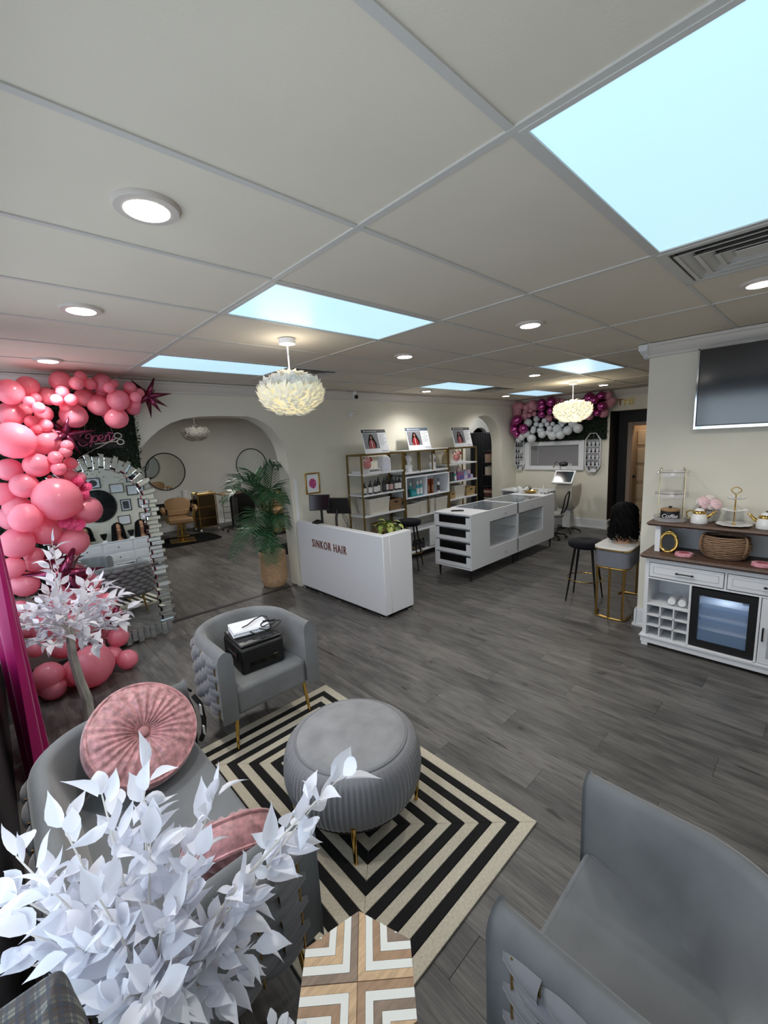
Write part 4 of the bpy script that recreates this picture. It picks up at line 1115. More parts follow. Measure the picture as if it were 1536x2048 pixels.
screen('monitor', 'black customer screen facing outwards on the reception desk', (2.16, 4.15, 1.215), .29, .215, R(-52), R(-6), .767)
screen('monitor', 'tilted black cashier monitor behind the customer screen on the desk', (2.33, 3.98, 1.16), .36, .24, R(118), R(-22), .767)
tag(MB().tube(sm([(2.36, 3.92, 1.07), (2.38, 3.84, .95), (2.30, 3.80, .80), (2.24, 3.86, .775)]), .004, 5).tube(sm([(2.33, 3.9, 1.08), (2.30, 3.78, .96), (2.36, 3.72, .82), (2.30, 3.66, .775)]), .004, 5).build('screen_cable', M_black, None), 'black cables dangling behind the cashier monitor on the desk', 'cable')
kb = T('keyboard', 'black keyboard lying on the reception desk worktop beside the monitors', 'keyboard', (2.33, 3.45, .767))
MB().box(2.26, 2.42, 3.25, 3.65, .767, .782).build('keyboard_case', M_black, kb, bev=.004)
MB().box(2.275, 2.405, 3.265, 3.635, .782, .788).build('key_field', M_blackgl, kb, bev=.002)
cs = T('card_terminal', 'small black card terminal on the reception desk ledge', 'card reader', (2.0, 4.02, dz))
MB().hexa([(1.965, 3.96, dz), (2.045, 3.96, dz), (2.045, 4.08, dz), (1.965, 4.08, dz), (1.965, 3.965, dz+.02), (2.045, 3.965, dz+.045), (2.045, 4.075, dz+.045), (1.965, 4.075, dz+.02)]).build('terminal_body', M_black, cs, bev=.006)
MB().hexa([(1.98, 3.98, dz+.0255), (2.03, 3.98, dz+.041), (2.03, 4.06, dz+.041), (1.98, 4.06, dz+.0255), (1.98, 3.98, dz+.0275), (2.03, 3.98, dz+.043), (2.03, 4.06, dz+.043), (1.98, 4.06, dz+.0275)]).build('terminal_screen', M_blackgl, cs)
# pothos in a pot on the desk worktop
pt = T('potted_pothos', 'yellow green pothos plant trailing over the end of the reception desk', 'plant', (2.34, 3.0, .767))
MB().lathe([(.06, 0), (.085, .02), (.10, .13), (.105, .135), (.095, .12), (.0, .11)], 2.34, 3.0, .767, 24).build('plant_pot', mat('terracotta_pot', (120, 84, 62), .8), pt)
M_poth = [mat('pothos_%d' % k, c_, .4, noise=.2, nscale=30) for k, c_ in enumerate(((112, 132, 48), (148, 158, 72), (74, 104, 44)))]
rr = random.Random(2)
lf = []
for k in range(3):
    m = MB(); pr = [(0, .3), (.15, .85), (.4, 1), (.65, .75), (.85, .35), (1, 0)]; vs = []
    for f, wv in pr:
        for s in (-1, 0, 1): vs.append((f*.11, s*.036*wv, -.05*f*f+abs(s)*.012*wv))
    m.add(vs, [q for i in range(5) for q in ((i*3, i*3+3, i*3+4, i*3+1), (i*3+1, i*3+4, i*3+5, i*3+2))]); lf.append(m.mesh('pothos_leaf', M_poth[k], 60))
for k in range(46):
    a = rr.uniform(0, 2*PI); q = rr.uniform(.02, .15); z = .767+.135+rr.uniform(.01, .17)-q*.55*rr.uniform(.2, 1)
    M = Matrix.Translation((2.34+q*math.cos(a), 3.0+q*math.sin(a), max(z, .80))) @ Matrix.Rotation(a+rr.uniform(-.6, .6), 4, 'Z') @ Matrix.Rotation(rr.uniform(-.5, .9), 4, 'Y') @ Matrix.Diagonal((rr.uniform(.7, 1.1),)*3+(1,))
    inst('leaf', rr.choice(lf), pt, M)
for k in range(8):
    a = k*.8; MB().tube([(2.34, 3.0, .88), (2.34+.05*math.cos(a), 3.0+.05*math.sin(a), .99), (2.34+.12*math.cos(a), 3.0+.12*math.sin(a), .96)], .003, 4).build('stem', M_poth[2], pt)
# bar stools
def stool(label, loc, rz, seat_z, tuft):
    t = T('bar_stool', label, 'stool', loc, rz, 'black velvet bar stools')
    m = MB().lathe([(0, -.085), (.15, -.085), (.185, -.07), (.196, -.035), (.188, -.008), (.15, .004), (.05, .0), (0, -.004)], 0, 0, seat_z, 40)
    m.build('seat', mat('black_velvet', (17, 18, 24), .85, sheen=.06, spec=.2) if 'black_velvet' not in bpy.data.materials else bpy.data.materials['black_velvet'], t, local=True, smooth=70)
    for k in range(5):
        a = 2*PI*k/5; MB().sph((.08*math.cos(a), .08*math.sin(a), seat_z+.001), (.011, .011, .005), 8, 5).build('tuft_button', M_black, t, local=True)
    for k in range(4):
        a = PI/4+k*PI/2; MB().tube([(.13*math.cos(a), .13*math.sin(a), seat_z-.08), (.235*math.cos(a), .235*math.sin(a), 0)], [.015, .008], 8).build('leg', M_blackmet, t, local=True)
    z = .27; q = .235-(.105)*z/(seat_z-.08)
    MB().tube([((q+.004)*math.cos(2*PI*k/40), (q+.004)*math.sin(2*PI*k/40), z) for k in range(40)], .007, 6, True).build('foot_ring', M_goldpol, t, local=True)
    return t
stool('black velvet bar stool with gold foot ring beside the marble topped table', (3.92, 1.30, 0), R(8), .73, True)
stool('black bar stool standing behind the reception desk', (3.58, 3.84, 0), R(30), .775, True)
# ================================================================ DISPLAY CABINET (two units)
def showcase(label, x0, x1, end):
    t = T('display_cabinet', label, 'display cabinet', ((x0+x1)/2, 2.99, 0), 0, 'white glass-topped display cabinets')
    y0, y1, zb, zt = 2.67, 3.31, .17, .955
    xa, xb = (x0+.46, x1) if end < 0 else (x0, x1-.42)         # glazed part
    px0, px1 = (x0, xa) if end < 0 else (xb, x1)               # solid drawer block
    MB().box(px0, px1, y0, y1, zb+.02, zt-.02).build('drawer_block', M_white, t, smooth=0) if end > 0 else MB().box(px0+.05, px1, y0, y1, zb+.02, zt-.02).build('drawer_block', M_white, t, smooth=0)
    MB().box(px0, px1, y0, y1, zt-.02, zt).build('top_board', M_white, t, bev=.002)
    MB().box(x0, x1, y0, y1, zb, zb+.02).build('bottom_board', M_white, t, bev=.002)
    MB().box(xa, xb, y0, y0+.018, .79, zt).build('top_rail', M_white, t, bev=.002)
    MB().box(xa, xb, y0, y0+.018, zb+.02, .40).build('drawer_front', M_white, t, bev=.003)
    MB().box(xa, xb, y1-.018, y1, zb+.02, zt).build('back_panel', M_white, t, bev=.002)
    s = xb if end < 0 else xa
    MB().box(s-.018 if end < 0 else s, s if end < 0 else s+.018, y0, y1, zb+.02, zt).build('divider_panel', M_white, t, bev=.002)
    MB().box(xa, xb, y0+.02, y1-.02, .375, .39).build('floor_shelf', M_white, t, smooth=0)
    MB().box(xa+.01, xb-.02, y0+.02, y1-.03, .585, .593).build('glass_shelf', M_caseglass, t, smooth=0)
    MB().box(xa+.01, xb-.02, y0+.004, y0+.009, .40, .79).build('front_glass', M_glass, t, smooth=0)
    MB().box(xa+.002, xb-.002, y0+.02, y1-.02, zt-.012, zt-.004).build('glass_top', M_caseglass, t, smooth=0)
    MB().box(xa, xb, y0+.018, y1-.018, .77, .785).build('display_tray', mat('grey_tray_reflection', (96, 102, 108), .8) if 'grey_tray_reflection' not in bpy.data.materials else bpy.data.materials['grey_tray_reflection'], t, smooth=0)  # tray grey stands in for dark reflections in the glass top
    for k in range(6):
        x = xa+.08+(xb-xa-.16)*k/5
        MB().box(x-.025, x+.025, y0+.08, y1-.08, .785, .80).build('jewellery_rack', bpy.data.materials['white_bottle_label'] if k % 2 else M_velvet2, t, bev=.004)
    cx = (xa+xb)/2
    for z in (.86, .27): MB().sph((cx, y0-.018, z), (.013, .013, .013), 12, 8).tube([(cx, y0, z), (cx, y0-.014, z)], .006, 8).build('knob', M_chrome, t)
    for x in (x0+.05, x1-.05):
        for y in (y0+.05, y1-.05): MB().tube([(x, y, zb), (x+(.012 if x > cx else -.012)*0, y, 0)], [.022, .010], 8).build('leg', M_black, t)
    if end < 0:
        M_smoke = mat('smoked_drawer_glass', (20, 20, 22), .08, alpha=.86)
        for k in range(4):
            z0 = zb+.03+k*.186; z1 = z0+.168
            dr = MB().box(x0, x0+.018, y0+.02, y1-.02, z0, z0+.055).box(x0, x0+.018, y0+.02, y0+.085, z0+.055, z1-.02).box(x0, x0+.018, y1-.085, y1-.02, z0+.055, z1).build('drawer', M_white, t, smooth=0)
            MB().box(x0+.006, x0+.010, y0+.085, y1-.085, z0+.055, z1-.006).build('smoked_window', M_smoke, dr, smooth=0)
            MB().box(x0+.02, x0+.05, y0+.03, y1-.03, z0+.01, z1-.015).build('drawer_interior', M_black, dr, smooth=0)
        MB().box(x0, px0+.05, y0, y0+.016, zb+.02, zt-.02).build('side_panel', M_white, t, smooth=0)
        MB().box(x0, px0+.05, y1-.016, y1, zb+.02, zt-.02).build('side_panel', M_white, t, smooth=0)
    return t
showcase('white display cabinet with four smoked glass end drawers, nearest the reception desk', 3.565, 4.808, -1)
showcase('white display cabinet at the far end of the glass counter, by the balloon wall', 4.814, 6.06, 1)
rm = T('black_remote', 'black remote control lying on the near display cabinet', 'remote', (3.74, 3.06, .955))
MB().box(-.09, .09, -.022, .022, 0, .016).xf(Matrix.Translation((3.74, 3.02, .956)) @ Matrix.Rotation(R(-50), 4, 'Z')).build('remote_body', M_black, rm, bev=.005)
MB().box(-.06, .05, -.012, .012, .016, .019).xf(Matrix.Translation((3.74, 3.02, .956)) @ Matrix.Rotation(R(-50), 4, 'Z')).build('button_pad', M_blackgl, rm)
# ================================================================ PALM IN A BASKET
pm = T('potted_palm', 'tall artificial palm in a woven basket standing in the large arch', 'plant', (1.76, 4.86, 0))
bx, by = 1.76, 4.86
bkt = MB().lathe([(.145, 0), (.165, .02), (.175, .12), (.178, .30), (.176, .50), (.18, .505), (.172, .51), (.165, .49), (.16, .42), (0, .42)], bx, by, 0, 36).build('basket', M_basket, pm, smooth=60)
for k in range(24):
    z = .015+k*.0203; q = .146+.033*min(1, z/.1)
    MB().tube([(bx+(q+.003*math.sin(9*a+k))*math.cos(a), by+(q+.003*math.sin(9*a+k))*math.sin(a), z) for a in [2*PI*j/30 for j in range(30)]], .0105, 5, True).build('woven_coil', M_basket, bkt, smooth=60)
MB().cyl(bx, by, .42, .43, .158, 24).build('moss_fill', M_soil_hole_shade, pm)
rr = random.Random(14)
def frond(dirv, L_, droop, z0, wid):
    d = Vector((dirv[0], dirv[1], 0)).normalized(); P0 = Vector((bx+d.x*.02, by+d.y*.02, .42)); pts = []
    N = 16
    for k in range(N+1):
        f = k/N; s = L_*f
        pts.append(P0+d*(s*dirv[2]*(f**.9))+Vector((0, 0, z0*math.sin(min(1.0, f*1.05)*PI/2)-droop*f**3)))
    st = MB().tube(pts, [.010-.008*k/N for k in range(N+1)], 6).build('stalk', M_palm, pm)
    m = MB(); nl = 25
    for k in range(nl):
        f = .36+.64*(k+.5)/nl; i = min(int(f*N), N-1); g = f*N-i; p = pts[i]*(1-g)+pts[i+1]*g; tg = (pts[i+1]-pts[i]).normalized()
        sd = tg.cross(Vector((0, 0, 1))).normalized(); upv = sd.cross(tg)
        for s in (-1, 1):
            dl = (sd*s*.95+tg*.75+upv*.28).normalized(); LL = wid*(.45+.9*math.sin(PI*min(1, (f-.30)/.75)))*rr.uniform(.95, 1.2); b = .0075
            n2 = upv
            m.add([p-tg*b, p+tg*b, p+dl*LL*.5+tg*b*1.3-upv*.0, p+dl*LL-upv*LL*.28, p+dl*LL*.5-tg*b*1.3+n2*.003], [(0, 1, 2, 4), (2, 3, 4)])
    m.build('frond_leaflets', M_palm, st, smooth=0)
for fr in [((-1, -.35, .62), 1.0, .28, 1.36, .25), ((.30, -.6, .24), .9, .10, 1.40, .25), ((-.9, .1, .62), .95, .30, 1.18, .24), ((-.6, -.5, .66), 1.0, .48, .98, .24), ((-1, -.15, .62), 1.0, .60, .74, .22), ((.2, -.7, .35), .9, .3, 1.1, .23), ((-.25, -.8, .42), .9, .34, 1.22, .24), ((-.5, .6, .45), .9, .25, 1.28, .24), ((.1, -.9, .38), .8, .38, .84, .21), ((-.7, -.7, .5), .8, .42, .64, .2), ((-.1, .5, .3), .9, .12, 1.30, .24), ((-.35, -.6, .5), .8, .5, .52, .18)]:
    frond(*fr)
# ================================================================ GOLD FRAMED SHELVING AND ITS GOODS
yf, yb_ = 4.10, 4.43
def post(m, x, y, z0, z1, s=.0105): m.box(x-s, x+s, y-s, y+s, z0, z1)
def rack(label, x0, x1, shelves, top_board, mids=()):
    t = T('gold_shelving_unit', label, 'shelving', ((x0+x1)/2, (yf+yb_)/2, 0), 0, 'gold framed shelving units')
    for x in (x0+.0125, x1-.0125):
        for y in (yf, yb_): m = MB(); post(m, x, y, 0, 1.82); m.build('post', M_dgold, t, smooth=0)
    for y in (yf, yb_): MB().box(x0+.025, x1-.025, y-.0125, y+.0125, 1.795, 1.82).build('top_rail', M_dgold, t, smooth=0)
    for x in (x0+.0125, x1-.0125): MB().box(x-.0125, x+.0125, yf+.0125, yb_-.0125, 1.795, 1.82).build('side_rail', M_dgold, t, smooth=0)
    for z in shelves: MB().box(x0+.012, x1-.012, yf-.012, yb_+.012, z-.025, z).build('shelf_board', M_white, t, smooth=0)
    if top_board: MB().box(x0, x1, yf-.014, yb_+.014, 1.82, 1.832).build('top_board', M_white, t, smooth=0)
    for x, za, zb2 in mids:
        for y in (yf+.005, yb_): m = MB(); post(m, x, y, za, zb2, .009); m.build('upright', M_dgold, t, smooth=0)
    return t
rack('gold framed shelving unit with pump bottles and canvas bin, left of the three', 2.89, 3.775, (1.535, 1.22, .905, .50, .14), False)
MB_mid = rack('gold framed shelving unit with a white cubby box, middle of the three', 3.785, 4.925, (1.475, .735, .50, .14), True, ((4.18, 1.475, 1.80), (4.50, 1.475, 1.80), (4.36, .735, 1.05)))
cub = MB().box(3.80, 4.915, yf-.03, yb_+.01, 1.385, 1.405).box(3.80, 4.915, yf-.03, yb_+.01, 1.045, 1.065).box(3.80, 3.818, yf-.03, yb_+.01, 1.065, 1.385).box(4.897, 4.915, yf-.03, yb_+.01, 1.065, 1.385).box(4.30, 4.315, yf-.028, yb_+.01, 1.065, 1.385).box(3.80, 4.915, yb_, yb_+.012, 1.045, 1.405).build('cubby_box', M_white, MB_mid, bev=.002)
cd_ = MB().box(4.36, 4.90, yf-.012, yf+.006, .155, .475).build('cupboard_door', M_white, MB_mid, bev=.003)
MB().box(4.42, 4.84, yf-.018, yf-.012, .215, .415).build('door_field', M_whitem, cd_, bev=.004)
rack('gold framed shelving unit with toiletries and baskets, right of the three', 4.935, 5.81, (1.535, 1.215, .895, .55, .14), False)
def Bx(name, label, cat, x0, x1, y0, y1, z0, z1, m, group=None, bev=.003, part='box_body'):
    t = T(name, label, cat, ((x0+x1)/2, (y0+y1)/2, z0), 0, group)
    MB().box(x0, x1, y0, y1, z0+.0005, z1).build(part, m, t, bev=bev); return t
# top left shelf: flower pots, books, arch ornament
def flower_pot(label, x, y, z, r=.06, seed=1):
    t = T('pink_flower_pot', label, 'flower pot', (x, y, z))
    MB().lathe([(r*.6, 0), (r*.95, .03), (r*1.02, .07), (r*.85, .105), (r*.9, .11), (0, .10)], x, y, z, 22).build('pot', mat('pink_ceramic', (206, 132, 132), .4) if 'pink_ceramic' not in bpy.data.materials else bpy.data.materials['pink_ceramic'], t)
    cols = [mat('petal_cream', (234, 214, 196), .6), mat('petal_blush', (224, 156, 160), .6), mat('petal_red', (170, 52, 64), .6)] if 'petal_cream' not in bpy.data.materials else [bpy.data.materials[k] for k in ('petal_cream', 'petal_blush', 'petal_red')]
    rr = random.Random(seed)
    for k in range(7):
        a = 2*PI*k/6; q = .045 if k < 6 else 0
        rose((x+q*math.cos(a), y+q*math.sin(a)-.012, z+.135+(.035 if k == 6 else .012*math.sin(3*a))), .036, k+seed, t, cols[k % 3], 'bloom')
    for k in range(6):
        a = 2*PI*k/6+.4; d = Vector((math.cos(a), math.sin(a), .5))
        c = Vector((x, y, z+.12))+d*.05; s = Vector((-math.sin(a), math.cos(a), 0))
        MB().add([c, c+d*.03+s*.014, c+d*.06, c+d*.03-s*.014], [(0, 1, 2, 3)]).build('leaf', M_hedge, t, smooth=0)
bk1 = T('white_book_stack', 'white books lying under the pink flower pot on the left top shelf', 'books', (3.08, 4.23, 1.535))
M_bookw = mat('white_book_cover', (226, 224, 224), .5)
bkA = MB().box(2.93, 3.12, 4.16, 4.36, 1.536, 1.575).build('book', M_bookw, bk1, bev=.003)
bkB = MB().box(3.06, 3.29, 4.12, 4.34, 1.536, 1.600).build('book', M_bookw, bk1, bev=.003)
MB().box(3.075, 3.275, 4.118, 4.123, 1.556, 1.582).build('spine_print', mat('grey_print', (120, 120, 124), .6), bkB, smooth=0)
flower_pot('pink pot of cream and pink flowers on white books, left top shelf', 3.13, 4.23, 1.602, .062, 1)
ar = T('white_arch_ornament', 'white arched box ornament standing on the left top shelf', 'ornament', (3.50, 4.25, 1.535))
ap = [(3.41, 1.536), (3.59, 1.536)]+[(3.50+.09*math.cos(PI*k/14), 1.685+.09*math.sin(PI*k/14)) for k in range(15)]
MB().prism(ap, 4.19, 4.31, 'y').build('arch_body', M_white, ar, bev=.006)
ap = [(3.435, 1.56), (3.565, 1.56)]+[(3.50+.065*math.cos(PI*k/12), 1.685+.065*math.sin(PI*k/12)) for k in range(13)]
MB().prism(ap, 4.184, 4.19, 'y').build('arch_face', mat('pale_lilac_panel', (206, 208, 222), .4), ar)
# pump bottles
def pump_bottle(name, label, x, y, z, h, r, body, lab, group, pump=True, cap=None):
    t = T(name, label, 'bottle', (x, y, z), 0, group)
    b = MB().lathe([(r*.9, 0), (r, .006), (r, h*.60), (r*.85, h*.68), (r*.38, h*.74), (r*.38, h*.80)], x, y, z+.0005, 14).build('bottle_body', body, t, smooth=50)
    if lab: MB().lathe([(r+.0008, h*.12), (r+.0012, h*.13), (r+.0012, h*.52), (r+.0008, h*.53)], x, y, z, 14).build('label', lab, t, smooth=60)
    if pump:
        MB().cyl(x, y, z+h*.80, z+h*.86, r*.42, 10).tube([(x, y, z+h*.86), (x, y, z+h*.97), (x-.006, y-.02, z+h*.985), (x-.008, y-.035, z+h*.95)], [.004, .005, .006, .004], 6).build('pump', cap or M_black, t)
    else: MB().cyl(x, y, z+h*.80, z+h, r*.62, 12).build('cap', cap or M_black, t)
    return t
G = 'dark pump bottles on the left shelving unit'
lb_pink = mat('blush_label', (206, 164, 160), .6)
row = [(2.975, 4.15, .19, 'W', 'dark pump bottle at the left end of the bottle row'), (3.075, 4.13, .20, 'W', 'dark pump bottle second from the left end of the bottle row'), (3.17, 4.12, .205, 'W', 'dark pump bottle just right of the front post on the bottle shelf'), (3.255, 4.15, .22, 'W', 'dark pump bottle with white label fourth from the left'), (3.325, 4.22, .235, 'S', 'tall dark bottle with dark label behind the front row, left one'), (3.375, 4.14, .225, 'S', 'dark pump bottle with grey label in the middle of the row'), (3.445, 4.16, .215, 'W', 'dark pump bottle with white label sixth from the left'), (3.51, 4.22, .235, 'S', 'tall dark bottle behind the pink labelled bottle'), (3.515, 4.13, .21, 'P', 'dark pump bottle with a pinkish label'), (3.585, 4.19, .235, 'S', 'tall dark bottle with dark label near the right of the row'), (3.635, 4.14, .215, 'W', 'dark pump bottle second from the right end of the row'), (3.70, 4.13, .215, 'W', 'dark pump bottle at the right end of the row'), (3.66, 4.26, .24, 'S', 'tall dark bottle standing at the back right of the row')]
M_slab = mat('charcoal_label', (64, 64, 70), .6)
for x, y, h, l_, lab in row: pump_bottle('pump_bottle', lab, x, y, 1.22, h, .031, M_amber, {'W': M_label, 'S': M_slab, 'P': lb_pink}[l_], G)
# bins and baskets
def bin_(name, label, x0, x1, y0, y1, z, h, m, cat='storage bin', rim=None, handles=False):
    t = T(name, label, cat, ((x0+x1)/2, (y0+y1)/2, z))
    cx, cy, a, b = (x0+x1)/2, (y0+y1)/2, (x1-x0)/2, (y1-y0)/2; w = .012
    def ring(s, z_, inset=0): return [(cx+(a*s-inset)*u, cy+(b*s-inset)*v, z_) for u, v in ((-1, -1), (1, -1), (1, 1), (-1, 1))]
    m_ = MB(); m_.add(ring(.9, z+.0005)+ring(1, z+h)+ring(1, z+h, w)+ring(.9, z+.02, w), [(3, 2, 1, 0)]+[q for i in range(4) for q in ((i, (i+1) % 4, 4+(i+1) % 4, 4+i), (4+i, 4+(i+1) % 4, 8+(i+1) % 4, 8+i), (8+i, 8+(i+1) % 4, 12+(i+1) % 4, 12+i))]+[(12, 13, 14, 15)])
    m_.build('bin_body', m, t, bev=.006)
    if rim:
        MB().tube([p for p in ring(1.0, z+h)], .006, 6, True).build('rim', rim, t)
    if handles:
        MB().box(cx-.035, cx+.035, cy-b-.004, cy-b*.93, z+h*.68, z+h*.84).build('handle_hole_shade', M_soil_hole_shade, t, bev=.004)  # dark block in place of a hole, its shade put into the colour
        for k in range(4): MB().tube(ring(.905+.09*(k+.5)/4.5, z+h*(k+.6)/4.6), .0055, 5, True).build('woven_band', m, t)
    return t
bin_('canvas_storage_bin', 'large off white canvas bin on the lower shelf of the left unit', 3.02, 3.45, 4.10, 4.40, .905, .235, M_canvas, rim=M_label)
bin_('wicker_basket', 'tan wicker basket with handle hole beside the large canvas bin', 3.47, 3.74, 4.12, 4.40, .905, .175, M_wicker, 'basket', M_wicker, True)
bin_('wicker_basket', 'brown wicker basket low on the left unit behind the pothos', 3.30, 3.62, 4.12, 4.40, .50, .20, M_wicker, 'basket', M_wicker, True)
bin_('canvas_storage_bin', 'off white canvas bin at the left of the middle unit lower shelf', 3.81, 4.14, 4.09, 4.38, .735, .215, M_canvas, rim=M_label)
bin_('canvas_storage_bin', 'off white canvas bin second from left on the middle unit', 4.16, 4.42, 4.12, 4.40, .735, .225, M_canvas, rim=M_label)
bin_('canvas_storage_bin', 'narrow off white canvas bin right of the middle upright', 4.44, 4.56, 4.12, 4.40, .735, .235, M_canvas, rim=M_label)
bin_('canvas_storage_bin', 'off white canvas bin at the right of the middle unit', 4.57, 4.90, 4.10, 4.40, .735, .235, M_canvas, rim=M_label)
bin_('wicker_basket', 'small straw basket at the left of the right unit', 4.96, 5.13, 4.10, 4.30, .895, .125, mat('straw_weave', (178, 152, 104), .8, noise=.3, nscale=60), 'basket', bpy.data.materials['straw_weave'], True)
bin_('canvas_storage_bin', 'off white canvas bin between the straw baskets on the right unit', 5.14, 5.46, 4.12, 4.40, .895, .225, M_canvas, rim=M_label)
bin_('wicker_basket', 'straw basket with handle hole at the right end of the right unit', 5.50, 5.77, 4.11, 4.38, .895, .155, bpy.data.materials['straw_weave'], 'basket', bpy.data.materials['straw_weave'], True)
bin_('canvas_storage_bin', 'off white canvas bin on the lowest visible shelf of the right unit', 4.97, 5.32, 4.10, 4.38, .55, .20, M_canvas, rim=M_label)
bx1 = bin_('glass_jar_tray', 'dark tray of jars low on the right unit', 5.38, 5.70, 4.12, 4.36, .55, .08, M_black, 'tray')
for k in range(5): pump_bottle('cosmetic_jar', ['clear jar with red lid in the low tray', 'green jar in the low tray', 'clear jar in the middle of the low tray', 'dark jar in the low tray', 'pale jar at the right of the low tray'][k], 5.42+.06*k, 4.2+.05*(k % 2), .572, .12, .024, [M_acryl, M_hedge, M_acryl, M_amber, M_porc][k], None, 'jars in the low tray', False, [M_rose, M_black, M_label, M_black, M_label][k])
# middle unit: busts, toiletries
def bust(label, x, y, z, s):
    t = T('white_bust', label, 'sculpture', (x, y, z))
    def fn(u, v):
        a = 2*PI*u
        P = [(.075, .05, 0, 0), (.08, .055, .012, 0), (.055, .045, .03, 0), (.078, .05, .075, 0), (.07, .042, .105, 0), (.03, .03, .125, .0), (.026, .028, .15, -.005), (.04, .046, .17, -.01), (.046, .055, .205, -.008), (.042, .052, .235, 0), (.022, .03, .258, .004), (0, 0, .264, .004)]
        q = v*(len(P)-1); i = min(int(q), len(P)-2); f = q-i; A, B = P[i], P[i+1]
        rx, ry, zz, oy = [A[k]+(B[k]-A[k])*f for k in range(4)]
        nose = .014*math.exp(-((zz-.195)/.012)**2)*max(0, math.cos(a+PI/2))**8
        return (x+s*rx*math.cos(a), y+s*((ry+nose)*math.sin(a)+oy), z+s*zz+.0005)
    MB().grid(fn, 32, 44, True).build('bust_body', M_porc, t, smooth=80)
    MB().sph((x, y+.03*s, z+s*.235), (s*.032, s*.032, s*.026), 12, 8).build('hair_bun', M_porc, t)
bust('white plaster bust left on the middle unit top shelf', 4.03, 4.22, 1.475, 1.05)
bust('white plaster bust right of the upright on the middle unit top shelf', 4.64, 4.22, 1.475, 1.05)
c1 = T('teal_box', 'teal square box in the white cubby', 'box', (4.03, 4.17, 1.065))
MB().box(3.96, 4.09, 4.12, 4.22, 1.0655, 1.185).build('carton', M_teal, c1, bev=.003); MB().box(3.975, 4.075, 4.118, 4.12, 1.09, 1.15).build('printed_panel', M_aqua, c1, smooth=0)
for x, h, m_, lab in ((4.075, .22, M_aqua, 'blue bottle with white cap just behind the teal box'), (4.15, .24, M_aqua, 'blue bottle with white label in the white cubby'), (4.235, .25, M_aqua, 'blue bottle with white cap beside the cubby divider')):
    pump_bottle('lotion_bottle', lab, x, 4.24 if x < 4.1 else 4.15, 1.065, h, .030, m_, M_label, 'blue bottles in the cubby', False, M_label)
pump_bottle('dropper_bottle', 'small dark dropper bottle at the left of the cubby', 3.87, 4.13, 1.065, .12, .018, M_amber, None, 'dropper bottles', False)
pump_bottle('dropper_bottle', 'second small dark dropper bottle beside the teal box', 3.915, 4.15, 1.065, .13, .018, M_amber, M_slab, 'dropper bottles', False)
M_rust = mat('copper_red_carton', (132, 62, 34), .35, .3)
for x, lab in ((4.37, 'tall copper red carton left in the cubby'), (4.43, 'tall copper red carton with cream label in the cubby'), (4.53, 'tall copper red carton standing alone right of the pair')):
    t = T('tall_carton', lab, 'carton', (x, 4.17, 1.065), 0, 'tall copper cartons')
    MB().box(x-.024, x+.024, 4.14, 4.19, 1.0655, 1.315).build('carton', M_rust, t, bev=.002); MB().box(x-.018, x+.018, 4.138, 4.14, 1.11, 1.21).build('carton_label', M_tan, t, smooth=0)
pump_bottle('spray_bottle', 'slim white spray bottle in the right of the cubby', 4.70, 4.15, 1.065, .24, .026, M_porc, M_slab, None, True)
for k in range(4): pump_bottle('dark_bottle', ['dark bottle low on the middle unit, leftmost', 'dark bottle low on the middle unit, second', 'dark bottle low on the middle unit, third', 'dark bottle low on the middle unit, beside the door'][k], 4.02+.08*k, 4.16, .14, .17, .028, M_amber, M_slab, 'dark bottles beside the cupboard door', False)
# right unit
gb = T('gold_glass_bottle', 'amber glass decanter with gold stopper on the right top shelf', 'decanter', (5.03, 4.24, 1.535))
MB().lathe([(.06, 0), (.07, .01), (.07, .12), (.05, .16), (.018, .185), (.018, .21)], 5.03, 4.24, 1.5355, 20).build('decanter_body', mat('amber_glass', (176, 150, 84), .1, alpha=.55), gb)
MB().sph((5.03, 4.24, 1.765), .025, 12, 8).build('stopper', M_goldpol, gb)
Bx('white_book', 'white book lying under the right flower pot', 'book', 5.26, 5.50, 4.12, 4.34, 1.535, 1.575, M_bookw, None, .003, 'book_block')
flower_pot('pink pot of red and pink flowers on the right top shelf', 5.34, 4.22, 1.577, .066, 5)
for k, (x, m_, lab) in enumerate(((4.98, M_amber, 'dark green bottle at the left end of the right unit middle shelf'), (5.045, mat('dark_green_plastic', (20, 66, 54), .3), 'dark green bottle second on the right unit middle shelf'), (5.11, bpy.data.materials['dark_green_plastic'], 'dark green bottle third on the right unit middle shelf'), (5.17, M_aqua, 'pale blue bottle beside the toiletry boxes'))):
    pump_bottle('toiletry_bottle', lab, x, 4.14, 1.215, .165, .028, m_, M_slab if k < 3 else M_label, 'toiletry bottles on the right unit', False, M_black if k < 3 else M_label)
PB = [(5.24, 5.40, 'pink and violet toiletry bag', (150, 92, 132), .15), (5.42, 5.52, 'pale blue toiletry box beside the violet bag', (150, 176, 206), .15), (5.53, 5.61, 'white and pink toiletry box', (214, 176, 196), .17), (5.62, 5.70, 'small lilac box at the right end of the right unit', (170, 160, 190), .08)]
for k, (a, b, lab, c_, h) in enumerate(PB):
    t = T('toiletry_box', lab, 'box', ((a+b)/2, 4.17, 1.215)); MB().box(a, b, 4.11, 4.25, 1.2155, 1.215+h).build('carton', mat('toiletry_print_%d' % k, c_, .4, noise=.5, nscale=25), t, bev=.004)
    MB().box(a+.012, b-.012, 4.107, 4.11, 1.235, 1.215+h*.55).build('printed_panel', mat('toiletry_panel_%d' % k, (90, 92, 160) if k % 2 == 0 else (220, 190, 214), .5), t, smooth=0)
    if k == 0: MB().tube(sm([(a+.01, 4.16, 1.36), (a+.04, 4.16, 1.44), (b-.04, 4.16, 1.44), (b-.01, 4.16, 1.36)]), .006, 6).build('bag_handle', M_mag, t)
